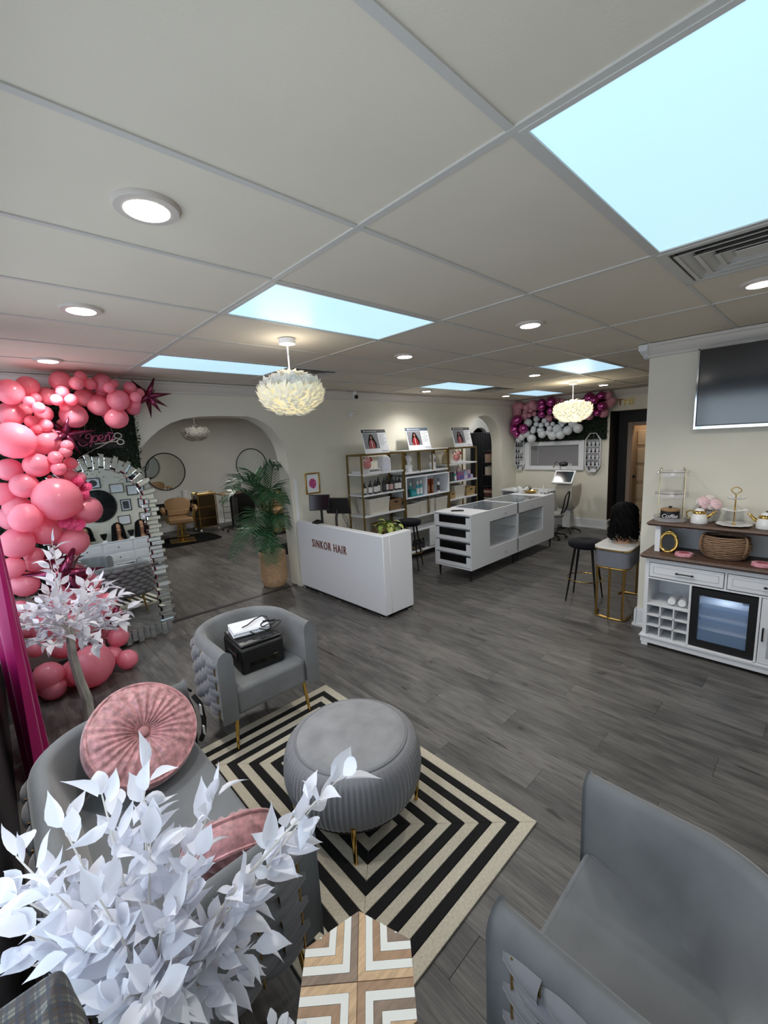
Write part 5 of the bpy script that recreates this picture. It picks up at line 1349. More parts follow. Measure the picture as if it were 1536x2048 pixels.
t = T('small_red_tin', 'small red tin between the bottles and the violet bag', 'tin', (5.21, 4.24, 1.215)); MB().cyl(5.215, 4.24, 1.2155, 1.32, .022, 16).build('tin_body', mat('red_tin', (150, 50, 44), .4), t); MB().cyl(5.215, 4.24, 1.32, 1.328, .023, 16).build('tin_lid', M_label, t)
# ---------------------------------------------------------------- posters on top of the shelving
P_grey, P_red, P_face, P_text = mat('poster_grey_backdrop', (124, 124, 132), .4), mat('poster_red_jacket', (146, 30, 38), .4), mat('poster_skin_tone', (150, 96, 74), .4), mat('poster_text_grey', (176, 178, 184), .5)
def poster(label, x0, x1, hdr, zt):
    w = x1-x0; h = .372
    t = T('fashion_poster', label, 'poster', ((x0+x1)/2, 4.20, zt), 0, 'leaning product posters')
    M = Matrix.Translation(((x0+x1)/2, 4.215, zt)) @ Matrix.Rotation(R(-14), 4, 'X')
    def q(name, a, b, c, d, y, m_, poly=None):
        mb = MB()
        if poly: mb.prism([(-w/2+p[0]*w, p[1]*h) for p in poly], -y, -y+.0006, 'y')
        else: mb.box(-w/2+a*w, -w/2+b*w, -y, -y+.0006, c*h, d*h)
        mb.xf(M).build(name, m_, t, smooth=0)
    MB().box(-w/2, w/2, 0, .008, 0, h).xf(M).build('poster_board', M_paper, t, bev=.001)
    q('header_band', 0, 1, .86, 1, .0008, hdr); q('header_text', .16, .62, .915, .945, .0016, P_text); q('header_logo', .10, .14, .90, .96, .0016, M_paper)
    q('photo_backdrop', .04, .64, .20, .85, .0008, P_grey)
    q('hair_print', 0, 0, 0, 0, .0014, M_hair, [(.22, .22), (.50, .20), (.53, .40), (.46, .62), (.41, .76), (.34, .80), (.28, .76), (.23, .60), (.18, .40)])
    q('jacket_print', 0, 0, 0, 0, .002, P_red, [(.21, .20), (.47, .20), (.45, .44), (.38, .56), (.29, .56), (.22, .44)])
    q('face_print', 0, 0, 0, 0, .0022, P_face, [(.335, .55), (.375, .62), (.38, .70), (.345, .74), (.31, .70), (.315, .62)])
    q('zip_print', .335, .35, .20, .54, .0026, M_paper)
    for k in range(9): q('text_line', .68, .96-.05*(k % 3), .78-.055*k, .80-.055*k, .0012, P_text)
    q('caption_block', .70, .97, .05, .10, .0012, P_text)
poster('poster with black header leaning above the left shelving unit', 3.10, 3.60, M_black, 1.822)
poster('poster with grey blue header leaning above the middle shelving unit', 4.06, 4.62, mat('slate_blue_header', (86, 100, 116), .4), 1.834)
poster('poster with black header leaning beside the small arch', 5.30, 5.86, M_black, 1.822)
# framed pink print, security camera, sensor on the left wall
fp = T('framed_pink_print', 'small gold framed pink print on the wall above the monitors', 'picture', (2.285, Y1, 1.455))
yy = Y1-.002
for a in ((2.165, 2.185, 1.305, 1.605), (2.385, 2.405, 1.305, 1.605), (2.185, 2.385, 1.585, 1.605), (2.185, 2.385, 1.305, 1.325)): MB().box(a[0], a[1], yy-.018, yy, a[2], a[3]).build('gold_frame', M_goldpol, fp, bev=.003)
MB().box(2.185, 2.385, yy-.008, yy-.002, 1.325, 1.585).build('mount_board', M_paper, fp, smooth=0)
rr = random.Random(3)
bl = [(2.285+(.055+.014*rr.random())*math.cos(2*PI*k/18), 1.455+(.062+.02*rr.random())*math.sin(2*PI*k/18)) for k in range(18)]
MB().prism(bl, yy-.0092, yy-.008, 'y').build('pink_blot', mat('magenta_watercolour', (196, 84, 140), .6, noise=.4, nscale=40), fp, smooth=0)
for k in range(4): MB().box(2.255, 2.315-.01*(k % 2), yy-.0098, yy-.0092, 1.485-.02*k, 1.490-.02*k).build('print_stroke', mat('dark_pink_ink', (130, 40, 90), .6) if k == 0 else bpy.data.materials['dark_pink_ink'], fp, smooth=0)
sc_ = T('security_camera', 'white dome security camera with black eye high on the wall', 'camera', (3.08, 4.36, 2.64))
MB().cyl(3.08, 4.36, 2.69, H-.002, .032, 16).sph((3.08, 4.35, 2.672), (.048, .048, .045), 16, 10).build('camera_body', M_porc, sc_); MB().sph((3.065, 4.318, 2.665), (.032, .03, .032), 14, 8).build('camera_eye', M_black, sc_)
sn = T('wall_sensor', 'small white sensor on the wall below the security camera', 'sensor', (3.06, Y1, 2.43))
MB().box(3.03, 3.09, Y1-.03, Y1-.002, 2.385, 2.425).build('sensor_box', M_trim, sn, bev=.004); MB().lathe([(.0, 0), (.045, 0), (.05, .02), (.02, .035), (0, .035)], 3.06, Y1-.055, 2.43, 16).build('sensor_cap', M_trim, sn); MB().tube([(3.06, Y1-.05, 2.44), (3.06, Y1-.004, 2.42)], .006, 6).build('sensor_arm', M_trim, sn)
# ================================================================ BACK WALL
hedge('hedge_panel', 'dark green artificial hedge panel behind the pink and white balloons', (X2, 3.5, 1.82), ((X2-.022, 4.44, 1.825), (0, -1.94, 0), (0, 0, .80)), (-1, 0, 0), 5200, 4)
g2 = T('balloon_garland', 'pink, white and chrome magenta balloon garland over the blind window', 'balloons', (X2-.2, 3.5, 2.3))
rr = random.Random(21)
for (c_, x, y, z, r) in BAL2:
    m = MB().lathe([(0, -.98*r), (.42*r, -.9*r), (.74*r, -.68*r), (.94*r, -.36*r), (r, 0), (.95*r, .34*r), (.76*r, .68*r), (.44*r, .93*r), (.1*r, 1.05*r), (0, 1.06*r)], n=16)
    m.xf(Matrix.Translation((x, y, z)) @ Matrix.Rotation(rr.uniform(.8, 2.2), 4, 'Y'))
    m.build('balloon', {'p': M_pinkw, 'm': M_mag, 'w': M_wbal}[c_], g2, smooth=80)
# nail polish racks
def hexrack(label, yc, z0, z1, w, seed):
    t = T('polish_rack', label, 'display shelf', (X2, yc, z0), 0, 'octagonal nail polish racks')
    x0, x1 = X2-.075, X2-.002; c = .13; h = w/2
    out = [(yc-h, z0+c), (yc-h*.42, z0), (yc+h*.42, z0), (yc+h, z0+c), (yc+h, z1-c), (yc+h*.42, z1), (yc-h*.42, z1), (yc-h, z1-c)]
    inn = [(yc+(y-yc)*.90, z0+(z1-z0)/2+(z-(z0+z1)/2)*.965) for y, z in out]
    m = MB()
    for k in range(8):
        a, b, p, q = out[k], out[(k+1) % 8], inn[k], inn[(k+1) % 8]
        m.hexa([(x0, a[0], a[1]), (x0, b[0], b[1]), (x1, b[0], b[1]), (x1, a[0], a[1]), (x0, p[0], p[1]), (x0, q[0], q[1]), (x1, q[0], q[1]), (x1, p[0], p[1])])
    m.build('rack_frame', M_trim, t, smooth=0)
    MB().prism(out, x1-.004, x1, 'x').build('rack_back', M_whitem, t, smooth=0)
    rr = random.Random(seed); zs = [z0+c+(z1-z0-2*c)*k/4 for k in range(5)]
    for k, z in enumerate(zs): MB().box(x0+.004, x1-.004, yc-h*.9, yc+h*.9, z-.006, z).build('rack_shelf', M_trim, t, smooth=0)
    words_ = ['first', 'second', 'third', 'fourth', 'fifth', 'lowest']
    side = 'left' if yc > 3.5 else 'right'
    for i, z in enumerate([z0+.016]+zs):
        n = 2 if i == 0 else 3 if i == 5 else 4
        for k in range(n):
            if rr.random() < .12 and n > 3: continue
            y = yc+(h*.5 if n == 2 else h*.55 if n == 3 else h*.8)*(1-2*k/(n-1))
            zz = z+.0008
            o = MB().lathe([(.015, 0), (.018, .005), (.018, .036), (.009, .042), (.009, .044), (.011, .045), (.008, .084), (0, .085)], x0+.032, y, zz, 8).build('nail_polish', POL[rr.randrange(len(POL))], None)
            tag(o, 'dark nail polish, %s from the left on the %s shelf of the %s rack' % (['first', 'second', 'third', 'fourth'][k], words_[5-i], side), 'nail polish', 'nail polish in the %s rack' % side)
POL = [mat('polish_black', (24, 22, 26), .25), mat('polish_wine', (66, 24, 34), .25), mat('polish_grey', (74, 72, 78), .25)]
hexrack('white octagonal nail polish rack left of the blind window', 4.355, 1.19, 1.98, .225, 1)
hexrack('white octagonal nail polish rack right of the blind window', 2.74, 1.17, 1.955, .30, 2)
# lettering over the doorway
tm = text_mb('THE', .17, .012, sx=1.0); w = max(v[0] for v in tm.v)
tm.xf(frame_m((X2+.085, 2.36, 2.455), (0, -1, 0), (0, 0, 1)) @ Matrix.Diagonal((.30/w, 1, 1, 1)))
tag(tm.build('wall_lettering', M_goldpol, None, smooth=0), 'gold letters reading THE on the wall above the black doorway', 'lettering')
# facial machine on a trolley, orchid, office chair, white desk behind the counter
wd = T('white_treatment_desk', 'white desk against the back wall behind the display cabinet', 'desk', (7.30, 3.75, 0))
MB().box(7.05, 7.60, 3.28, 4.35, .80, .83).build('desk_top', M_white, wd, bev=.004)
for y in (3.30, 4.30): MB().box(7.08, 7.57, y, y+.03, 0, .80).build('desk_leg_panel', M_white, wd, smooth=0)
MB().box(7.50, 7.53, 3.33, 4.30, .3, .8).build('modesty_panel', M_white, wd, smooth=0)
fm = T('facial_machine', 'beige facial machine with tilted screen beside the white desk', 'machine', (7.28, 3.0, 0))
M_beige = mat('beige_machine_plastic', (196, 192, 180), .4)
MB().prism([(7.06, .98), (7.56, .98), (7.56, .78), (7.44, .55), (7.20, .48), (7.10, .60), (7.06, .80)], 2.80, 3.13, 'y').build('machine_body', M_beige, fm, bev=.03)
MB().box(7.26, 7.42, 2.90, 3.06, .10, .50).build('column', M_whitem, fm, bev=.01)
for k in range(5):
    a = 2*PI*k/5; MB().tube([(7.32, 2.97, .10), (7.32+.22*math.cos(a), 2.97+.22*math.sin(a), .05), (7.32+.24*math.cos(a), 2.97+.24*math.sin(a), .008)], [.02, .016, .014], 8).build('castor_leg', M_black, fm)
SM = Matrix.Translation((7.12, 2.98, 1.13)) @ Matrix.Rotation(R(-90), 4, 'Z') @ Matrix.Rotation(R(-38), 4, 'X') @ Matrix.Rotation(R(0), 4, 'Y')
MB().box(-.20, .20, -.015, .02, -.15, .15).xf(SM).build('screen_frame', M_trim, fm, bev=.008); MB().box(-.17, .17, -.018, -.015, -.12, .12).xf(SM).build('screen_glass', M_blackgl, fm)
MB().box(7.16, 7.50, 3.0, 3.26, .98, 1.04).build('tool_tray', M_trim, fm, bev=.01)
MB().tube([(7.40, 3.18, .98), (7.40, 3.18, 1.32)], .018, 10).build('tool_mast', M_trim, fm)
MB().tube(sm([(7.40, 3.18, 1.30), (7.36, 3.22, 1.40), (7.30, 3.25, 1.38), (7.26, 3.26, 1.30)]), [.016]*19, 8).build('steamer_arm', M_chrome, fm)
MB().lathe([(0, -.05), (.06, -.04), (.085, .0), (.06, .04), (0, .05)], 7.33, 3.08, 1.37, 18).build('magnifier_head', M_black, fm)
for k in range(3): MB().tube([(7.35, 2.95+.04*k, 1.2), (7.36, 2.95+.04*k, 1.38)], .008, 6).build('wand', M_whitem, fm)
oc = T('office_chair', 'black wire backed office chair behind the far end of the display cabinet', 'chair', (6.62, 2.93, 0))
MB().tube(sm([(6.62, 2.80, .48), (6.60, 2.76, .60), (6.62, 2.72, .82), (6.70, 2.70, .90), (6.78, 2.72, .86), (6.76, 2.76, .60), (6.72, 2.82, .48)]), .014, 8).build('back_frame', M_black, oc)
MB().lathe([(0, -.04), (.19, -.04), (.21, 0), (.19, .025), (0, .03)], 6.66, 2.98, .47, 28).build('seat', mat('grey_seat_fabric', (150, 148, 142), .8), oc)
MB().cyl(6.66, 2.98, .08, .43, .026, 12).build('gas_lift', M_blackmet, oc)
for k in range(5):
    a = 2*PI*k/5+.3; MB().tube([(6.66, 2.98, .10), (6.66+.24*math.cos(a), 2.98+.24*math.sin(a), .065)], [.022, .014], 8).sph((6.66+.25*math.cos(a), 2.98+.25*math.sin(a), .029), .028, 10, 7).build('castor_leg', M_black, oc)
orch = T('white_orchid', 'white artificial orchid lying on the far end of the display cabinet', 'flowers', (5.88, 3.16, .955))
bowl = MB().lathe([(.05, 0), (.10, .02), (.13, .05), (.125, .055), (.09, .03), (0, .02)], 5.92, 3.05, .956, 20, .8, 1.1).build('gold_dish', M_goldpol, orch)
for k in range(7):
    c = (5.86+.035*math.sin(k*2.1), 3.14+.045*k*.9-.06, 1.02+.02*math.cos(k*1.7))
    rose(c, .04, k+40, orch, M_wbal, 'orchid_bloom')
for k in range(5):
    a = -1.2+k*.5; p = Vector((5.90, 3.10, .99)); d = Vector((.2*math.cos(a*2), math.sin(a), .6)).normalized(); s = d.cross(Vector((1, 0, 0))).normalized()
    MB().add([p, p+d*.06+s*.012, p+d*.13, p+d*.06-s*.012], [(0, 1, 2, 3)]).build('orchid_leaf', M_hedge, orch, smooth=0)
wp = T('white_wand_massager', 'white wand standing on its silver holder at the end of the counter', 'wand', (5.95, 2.80, .955))
MB().tube([(5.95, 2.83, .975), (5.955, 2.815, 1.12)], [.014, .012], 10).build('wand_body', M_porc, wp); MB().lathe([(0, 0), (.05, 0), (.045, .012), (.016, .02), (0, .02)], 5.95, 2.83, .956, 18).build('wand_base', M_chrome, wp)
tag(MB().tube(sm([(5.92, 2.80, .963), (5.86, 2.76, .962), (5.92, 2.72, .962), (5.99, 2.74, .962), (5.96, 2.80, .966)]), .006, 6).build('silver_chain', M_chrome, None), 'silver cord coiled beside the white wand on the counter', 'cord')
# ================================================================ MARBLE TABLE WITH WIG
tb = T('marble_vanity_table', 'gold framed grey table with white marble top by the partition end', 'table', (3.97, .88, 0))
def rrect(x0, x1, y0, y1, r, n=6):
    P = []
    for cx, cy, a0 in ((x1-r, y1-r, 0), (x0+r, y1-r, 90), (x0+r, y0+r, 180), (x1-r, y0+r, 270)):
        for k in range(n+1): a = R(a0+90*k/n); P.append((cx+r*math.cos(a), cy+r*math.sin(a)))
    return P
MB().prism(rrect(3.50, 4.45, .71, 1.07, .09), .765, .785, 'z').build('marble_top', mat('white_marble', (232, 230, 228), .2, noise=.05, nscale=4), tb, bev=.003)
MB().prism(rrect(3.498, 4.452, .708, 1.072, .09), .752, .765, 'z').build('gold_edge', M_goldpol, tb)
MB().prism(rrect(3.51, 4.44, .72, 1.06, .085), .575, .752, 'z').build('grey_apron', mat('slate_lacquer', (112, 114, 124), .5), tb)
def hoop(x0, x1, y0, y1):
    MB().tube([(a, b, .012) for a, b in rrect(x0, x1, y0, y1, .09)], .011, 8, True).build('base_hoop', M_gold, tb)
    MB().tube([(a, b, .562) for a, b in rrect(x0, x1, y0, y1, .09)], .011, 8, True).build('top_hoop', M_gold, tb)
    return
for xa in (3.53, 4.32):
    yl = [(3.53, .76), (3.53, 1.02), (3.515, .89)] if xa < 4 else [(4.42, .76), (4.42, 1.02), (4.435, .89)]
    pts = [(xa+(.15 if xa < 4 else 0), 1.05), (xa+(.05 if xa < 4 else .10), 1.04), yl[1], yl[2], yl[0], (xa+(.05 if xa < 4 else .10), .74), (xa+(.15 if xa < 4 else 0), .73)]
    for z, nm in ((.012, 'base_bar'), (.562, 'top_bar')): MB().tube(sm([(a, b, z) for a, b in pts], 4), .011, 8).build(nm, M_gold, tb)
    for a, b in (yl[0], yl[1], yl[2]): MB().tube([(a, b, .012), (a, b, .575)], .012, 8).build('leg', M_gold, tb)
wg = T('curly_black_wig', 'curly black wig on a mannequin head standing on the marble table', 'wig', (3.84, .875, .785))
hx_, hy_ = 3.84, .875
def neck(u, v):
    a = 2*PI*u; P = [(.088, 0), (.085, .02), (.062, .05), (.055, .10), (.065, .14), (.085, .18), (.095, .26), (.085, .34), (.05, .39), (0, .405)]
    q = v*(len(P)-1); i = min(int(q), len(P)-2); f = q-i; r = P[i][0]+(P[i+1][0]-P[i][0])*f; z = P[i][1]+(P[i+1][1]-P[i][1])*f
    return (hx_+r*math.cos(a)*1.08, hy_+r*math.sin(a)*.92, .7855+z)
MB().grid(neck, 28, 30, True).build('mannequin_head', M_skin, wg, smooth=80)
def cap(u, v):
    a = 2*PI*u; z = .11+.335*v; env = .128*(1-max(0, (v-.62)/.38)**2.2)**.5 if v < .999 else 0
    bmp = 1+.07*math.sin(11*a+19*v)+.05*math.sin(23*a-31*v)
    return (hx_+.004+env*bmp*math.cos(a)*1.05, hy_+env*bmp*math.sin(a), .785+z)
MB().grid(cap, 60, 24, True).build('hair_cap', M_hair, wg, smooth=80)
rr = random.Random(17); m = MB()
for k in range(170):
    a = rr.uniform(0, 2*PI); q = rr.uniform(.095, .135); z1 = rr.uniform(.16, .42) if k % 3 else rr.uniform(.12, .2); z0 = rr.uniform(.015, .09)
    if abs(((a-PI) % (2*PI))) < .5 and k % 2: z0 += .04
    q0 = q*(.95 if z1 < .3 else .75); n = 22; ph = rr.uniform(0, 6); cr = rr.uniform(.009, .014); tw = rr.uniform(2.5, 4)
    pts = []
    for j in range(n):
        f = j/(n-1); z = z1+(z0-z1)*f; rad = q0+(q+.012-q0)*min(1, f*1.6); w = ph+f*2*PI*tw
        pts.append((hx_+rad*math.cos(a)*1.05+cr*math.cos(w), hy_+rad*math.sin(a)+cr*math.sin(w), .785+z))
    m.tube(pts, [.0045]*(n-3)+[.004, .003, .0015], 4)
f = m.build('hair_curls', M_hair, wg, smooth=80); f['kind'] = 'stuff'
# ================================================================ COFFEE BAR ON THE PARTITION
cb = T('coffee_bar_cabinet', 'white coffee bar cabinet with walnut tops, wine rack and fridge bay', 'cabinet', (3.33, -.13, 0))
fx, bx_ = 3.15, 3.53
ya, yb2 = .47, -.73
M_cab = mat('white_cabinet_paint', (226, 228, 232), .45)
m = MB().box(fx, bx_, ya-.03, ya, .09, .84).box(fx, bx_, yb2, yb2+.03, .09, .84).box(fx, bx_, .115, .13, .09, .645).box(fx, bx_, -.335, -.32, .09, .645).box(fx, bx_, yb2+.03, ya-.03, .645, .66).box(fx, bx_, yb2+.03, ya-.03, .80, .84).box(fx, bx_, yb2+.03, ya-.03, .085, .10).box(fx, fx+.02, -.115, -.10, .66, .80).box(bx_-.01, bx_, yb2+.03, ya-.03, .1, .84)
m.build('carcass', M_cab, cb, smooth=0)
MB().box(fx-.012, bx_, yb2-.01, ya+.01, .03, .085).box(fx-.022, bx_, yb2-.02, ya+.02, .083, .095).build('plinth', M_cab, cb, smooth=0)
for y in (ya-.05, yb2+.0): MB().box(fx-.012, fx+.05, y, y+.05, 0, .03).box(bx_-.06, bx_, y, y+.05, 0, .03).build('foot', M_cab, cb, smooth=0)
def wtop(nm, x0, x1, y0, y1, z0, z1):
    c = .018
    MB().add([(x0+c, y0+c, z0), (x1, y0+c, z0), (x1, y1-c, z0), (x0+c, y1-c, z0), (x0, y0, (z0+z1)/2), (x1, y0, (z0+z1)/2), (x1, y1, (z0+z1)/2), (x0, y1, (z0+z1)/2), (x0+c*.6, y0+c*.6, z1), (x1, y0+c*.6, z1), (x1, y1-c*.6, z1), (x0+c*.6, y1-c*.6, z1)],
             [(0, 3, 2, 1), (0, 1, 5, 4), (1, 2, 6, 5), (2, 3, 7, 6), (3, 0, 4, 7), (4, 5, 9, 8), (5, 6, 10, 9), (6, 7, 11, 10), (7, 4, 8, 11), (8, 9, 10, 11)]).build(nm, M_wood, cb, smooth=0)
wtop('walnut_worktop', 3.10, bx_, yb2-.04, ya+.04, .84, .878)
wtop('walnut_shelf', 3.215, bx_, yb2-.03, ya+.03, 1.118, 1.152)
for y in (ya-.075, yb2+.035): MB().box(3.26, bx_, y, y+.04, .878, 1.118).build('hutch_side', M_cab, cb, smooth=0)
MB().box(bx_-.012, bx_, yb2+.07, ya-.07, .878, 1.118).build('hutch_back', mat('pale_grey_back_panel', (190, 192, 194), .6), cb, smooth=0)
for y in (.22, .14, -.35, -.43): MB().box(3.28, 3.50, y-.012, y+.012, 1.104, 1.110).box(3.28, 3.50, y-.004, y+.004, 1.110, 1.118).build('stemware_rail', M_cab, cb, smooth=0)
for y0, y1 in ((-.095, ya-.035), (yb2+.035, -.12)):
    dr = MB().box(fx-.006, fx+.012, y0, y1, .668, .795).build('drawer', M_cab, cb, bev=.002)
    MB().box(fx-.0075, fx-.006, y0+.03, y1-.03, .70, .703).box(fx-.0075, fx-.006, y0+.03, y1-.03, .762, .765).box(fx-.0075, fx-.006, y0+.03, y0+.033, .703, .762).box(fx-.0075, fx-.006, y1-.033, y1-.03, .703, .762).build('groove_shade_strip', mat('panel_shadow_line', (168, 172, 178), .6) if 'panel_shadow_line' not in bpy.data.materials else bpy.data.materials['panel_shadow_line'], dr, smooth=0)  # raised grey strips, groove shade painted as their colour
    c = (y0+y1)/2
    MB().tube([(fx-.006, c-.055, .732), (fx-.026, c-.055, .732), (fx-.026, c+.055, .732), (fx-.006, c+.055, .732)], .0055, 6).sph((fx-.026, c-.055, .732), (.008, .012, .009), 8, 6).sph((fx-.026, c+.055, .732), (.008, .012, .009), 8, 6).build('drawer_handle', M_black, dr)
MB().box(fx, bx_-.01, .13, ya-.03, .395, .408).build('cubby_shelf', M_cab, cb, smooth=0)
for k in (1, 2): MB().box(fx, fx+.30, .13+(ya-.16)*k/3-.005, .13+(ya-.16)*k/3+.005, .10, .395).build('wine_rack_divider', M_cab, cb, smooth=0)
for k in (1, 2): MB().box(fx, fx+.30, .13, ya-.03, .10+.295*k/3-.005, .10+.295*k/3+.005).build('wine_rack_shelf', M_cab, cb, smooth=0)
do = MB().box(fx-.004, fx+.014, yb2+.035, -.34, .105, .64).build('door', M_cab, cb, bev=.002)
MB().box(fx-.005, fx-.003, yb2+.085, -.39, .155, .59).build('door_glass', mat('frosted_door_pane', (176, 180, 184), .3), do, smooth=0)
MB().tube([(fx-.004, -.362, .30), (fx-.026, -.362, .30), (fx-.026, -.362, .40), (fx-.004, -.362, .40)], .006, 6).build('door_handle', M_black, do)
# beverage fridge
fr = T('beverage_fridge', 'small black beverage fridge with lit glass door in the cabinet', 'fridge', (3.33, -.10, .1))
y0, y1, z0, z1 = -.315, .110, .101, .630
MB().box(fx+.055, bx_-.02, y0, y1, z1-.03, z1).box(fx+.055, bx_-.02, y0, y1, z0, z0+.05).box(fx+.055, bx_-.02, y0, y0+.02, z0+.05, z1-.03).box(fx+.055, bx_-.02, y1-.02, y1, z0+.05, z1-.03).build('fridge_body', M_black, fr, smooth=0)
MB().box(bx_-.06, bx_-.055, y0+.02, y1-.02, z0+.05, z1-.03).build('fridge_liner', mat('cool_white_liner', (196, 212, 236), .4, emit=.10, ecol=(150, 185, 240)), fr, smooth=0)
MB().box(fx+.012, fx+.05, y0, y1, z0+.002, z0+.065).box(fx+.012, fx+.05, y0, y1, z1-.062, z1).box(fx+.012, fx+.05, y0, y0+.05, z0+.065, z1-.062).box(fx+.012, fx+.05, y1-.05, y1, z0+.065, z1-.062).build('door_frame', M_black, fr, smooth=0)
MB().box(fx+.022, fx+.028, y0+.05, y1-.05, z0+.065, z1-.062).build('door_glass', mat('blue_tinted_glass', (150, 180, 220), .05, alpha=.3), fr, smooth=0)
for z in (.25, .36, .47):
    MB().box(fx+.08, bx_-.07, y0+.022, y1-.022, z, z+.006).box(fx+.075, fx+.083, y0+.022, y1-.022, z-.004, z+.014).build('wire_shelf', M_white, fr, smooth=0)
MB().box(fx+.10, bx_-.07, y0+.03, y0+.10, .52, .56).build('thermostat_box', M_white, fr, bev=.004)
l = bpy.data.lights.new('fridge_lamp', 'POINT'); l.energy = .9; l.color = (.72, .86, 1); l.shadow_soft_size = .03
lo = bpy.data.objects.new('fridge_lamp', l); COL.objects.link(lo); lo.location = (fx+.20, -.10, .585)
# bottles lying in the cubby
for k, (y, lab) in enumerate(((.262, 'clear plastic cup stack lying in the cabinet cubby, left one'), (.185, 'clear plastic cup stack lying in the cabinet cubby, right one'))):
    t = T('clear_cup_stack', lab, 'cups', (3.28, y, .408), 0, 'clear cup stacks')
    m = MB().lathe([(.028, 0), (.036, .04), (.042, .12), (.044, .20), (.040, .205), (.036, .12), (.03, .05), (0, .045)], n=18)
    m.xf(Matrix.Translation((3.19, y, .452)) @ Matrix.Rotation(R(90), 4, 'Y') @ Matrix.Rotation(R(0), 4, 'Z')).build('cup_sleeve', M_acryl, t, smooth=50)
    MB().lathe([(.029, 0), (.031, .02), (.0, .022)], n=16).xf(Matrix.Translation((3.187, y, .452)) @ Matrix.Rotation(R(90), 4, 'Y')).build('cup_base', M_porc, t)
# acrylic tier stand with coffee canister
zt = 1.152; sx_, sy_ = 3.38, .355
ts = T('acrylic_tier_stand', 'three tier clear acrylic stand with gold rods on the coffee bar', 'tier stand', (sx_, sy_, zt))
for k, z in enumerate((0.001, .215, .405)):
    MB().lathe([(.124, 0), (.128, .003), (.128, .04), (.124, .04), (.124, .006), (0, .006)], sx_, sy_, zt+z, 36).build('clear_tray', M_acryl if k else M_porc if False else M_acryl, ts, smooth=50)
    MB().tube([(sx_+.128*math.cos(2*PI*j/40), sy_+.128*math.sin(2*PI*j/40), zt+z+.04) for j in range(40)], .0025, 5, True).build('tray_rim', M_chrome, ts)
for k in range(4):
    a = PI/4+k*PI/2+.25
    MB().tube([(sx_+.133*math.cos(a), sy_+.133*math.sin(a), zt), (sx_+.133*math.cos(a), sy_+.133*math.sin(a), zt+.46), (sx_+.12*math.cos(a), sy_+.12*math.sin(a), zt+.475), (sx_+.108*math.cos(a), sy_+.108*math.sin(a), zt+.46)], .0028, 6).build('gold_rod', mat('pale_gold_wire', (206, 190, 150), .25, .9) if 'pale_gold_wire' not in bpy.data.materials else bpy.data.materials['pale_gold_wire'], ts)
for z in (.2215, .4115):
    t = T('white_candle', 'small white candle on the %s tier of the acrylic stand' % ('middle' if z < .3 else 'top'), 'candle', (sx_-.02, sy_+.01-.02, zt+z), 0, 'white tier candles')
    MB().lathe([(.018, 0), (.02, .004), (.019, .022), (.008, .030), (0, .03)], sx_-.02, sy_-.01, zt+z+.0005, 16).build('wax_body', M_porc, t, smooth=60); MB().tube([(sx_-.02, sy_-.01, zt+z+.03), (sx_-.02, sy_-.01, zt+z+.036)], .0015, 4).build('wick', M_black, t)
cc = T('coffee_canister', 'black canister lettered Coffee with wooden lid on the bottom tier', 'canister', (sx_-.01, sy_, zt))
cr = .073
MB().lathe([(cr, .0075), (cr+.001, .012), (cr+.001, .088), (cr, .092), (0, .092)], sx_-.01, sy_, zt, 36).build('canister_body', M_black, cc)
MB().lathe([(cr, .0925), (cr+.002, .096), (cr+.002, .108), (cr-.004, .112), (0, .112)], sx_-.01, sy_, zt, 36).build('wooden_lid', M_tan, cc)
MB().lathe([(.006, .112), (.006, .120), (.016, .125), (.014, .133), (0, .135)], sx_-.01, sy_, zt, 16).build('lid_knob', M_black, cc)
tm = text_mb('Coffee', .05, .001, 'CENTER', .45)
m = MB(); cx0, cy0 = sx_-.01, sy_
tm.v = [(cx0-(cr+.0016+v[2])*math.cos((v[0])/cr+.15), cy0-(cr+.0016+v[2])*math.sin((v[0])/cr+.15), zt+.035+v[1]) for v in tm.v]
tm.build('coffee_lettering', M_paper, cc, smooth=0)
def teapot(label, x, y, flip):
    t = T('gold_rimmed_teapot', label, 'teapot', (x, y, zt), 0, 'white and gold teapots'); s = -1 if flip else 1
    MB().lathe([(.060, .001), (.063, .006), (.060, .05), (.050, .085), (.0, .086)], x, y, zt, 28).build('pot_body', M_porc, t, smooth=60)
    MB().lathe([(.049, .0855), (.046, .10), (.038, .112), (.0, .113)], x, y, zt, 28).build('gold_shoulder', M_goldpol, t, smooth=60)
    MB().lathe([(.036, .113), (.03, .125), (.012, .133), (.0, .134)], x, y, zt, 24).build('lid', M_porc, t, smooth=60); MB().sph((x, y, zt+.139), .008, 10, 7).build('lid_knob', M_wood, t)
    MB().tube(sm([(x, y-s*.045, zt+.055), (x, y-s*.075, zt+.075), (x, y-s*.10, zt+.105), (x, y-s*.118, zt+.112)], 4), [.014]*5+[.011]*4+[.008]*4, 10).build('spout', M_goldpol, t)
    MB().tube(sm([(x, y+s*.045, zt+.035), (x, y+s*.085, zt+.05), (x, y+s*.092, zt+.09), (x, y+s*.06, zt+.11), (x, y+s*.04, zt+.098)], 4), .0055, 8).build('handle', M_goldpol, t)
teapot('white teapot with gold shoulder left of the tiered cake plates', 3.36, .135, False)
teapot('white teapot with gold spout cut off at the right edge of the photo', 3.36, -.30, True)
fvs = T('rose_vase', 'glass vase of pale pink roses behind the left teapot', 'vase', (3.455, .09, zt))
MB().lathe([(.03, .001), (.036, .006), (.04, .10), (.037, .10), (.033, .01), (0, .01)], 3.455, .09, zt, 20).build('vase_glass', M_acryl, fvs)
M_pr = mat('pale_pink_rose', (240, 206, 212), .6); M_pw = mat('blush_white_rose', (236, 224, 222), .6)
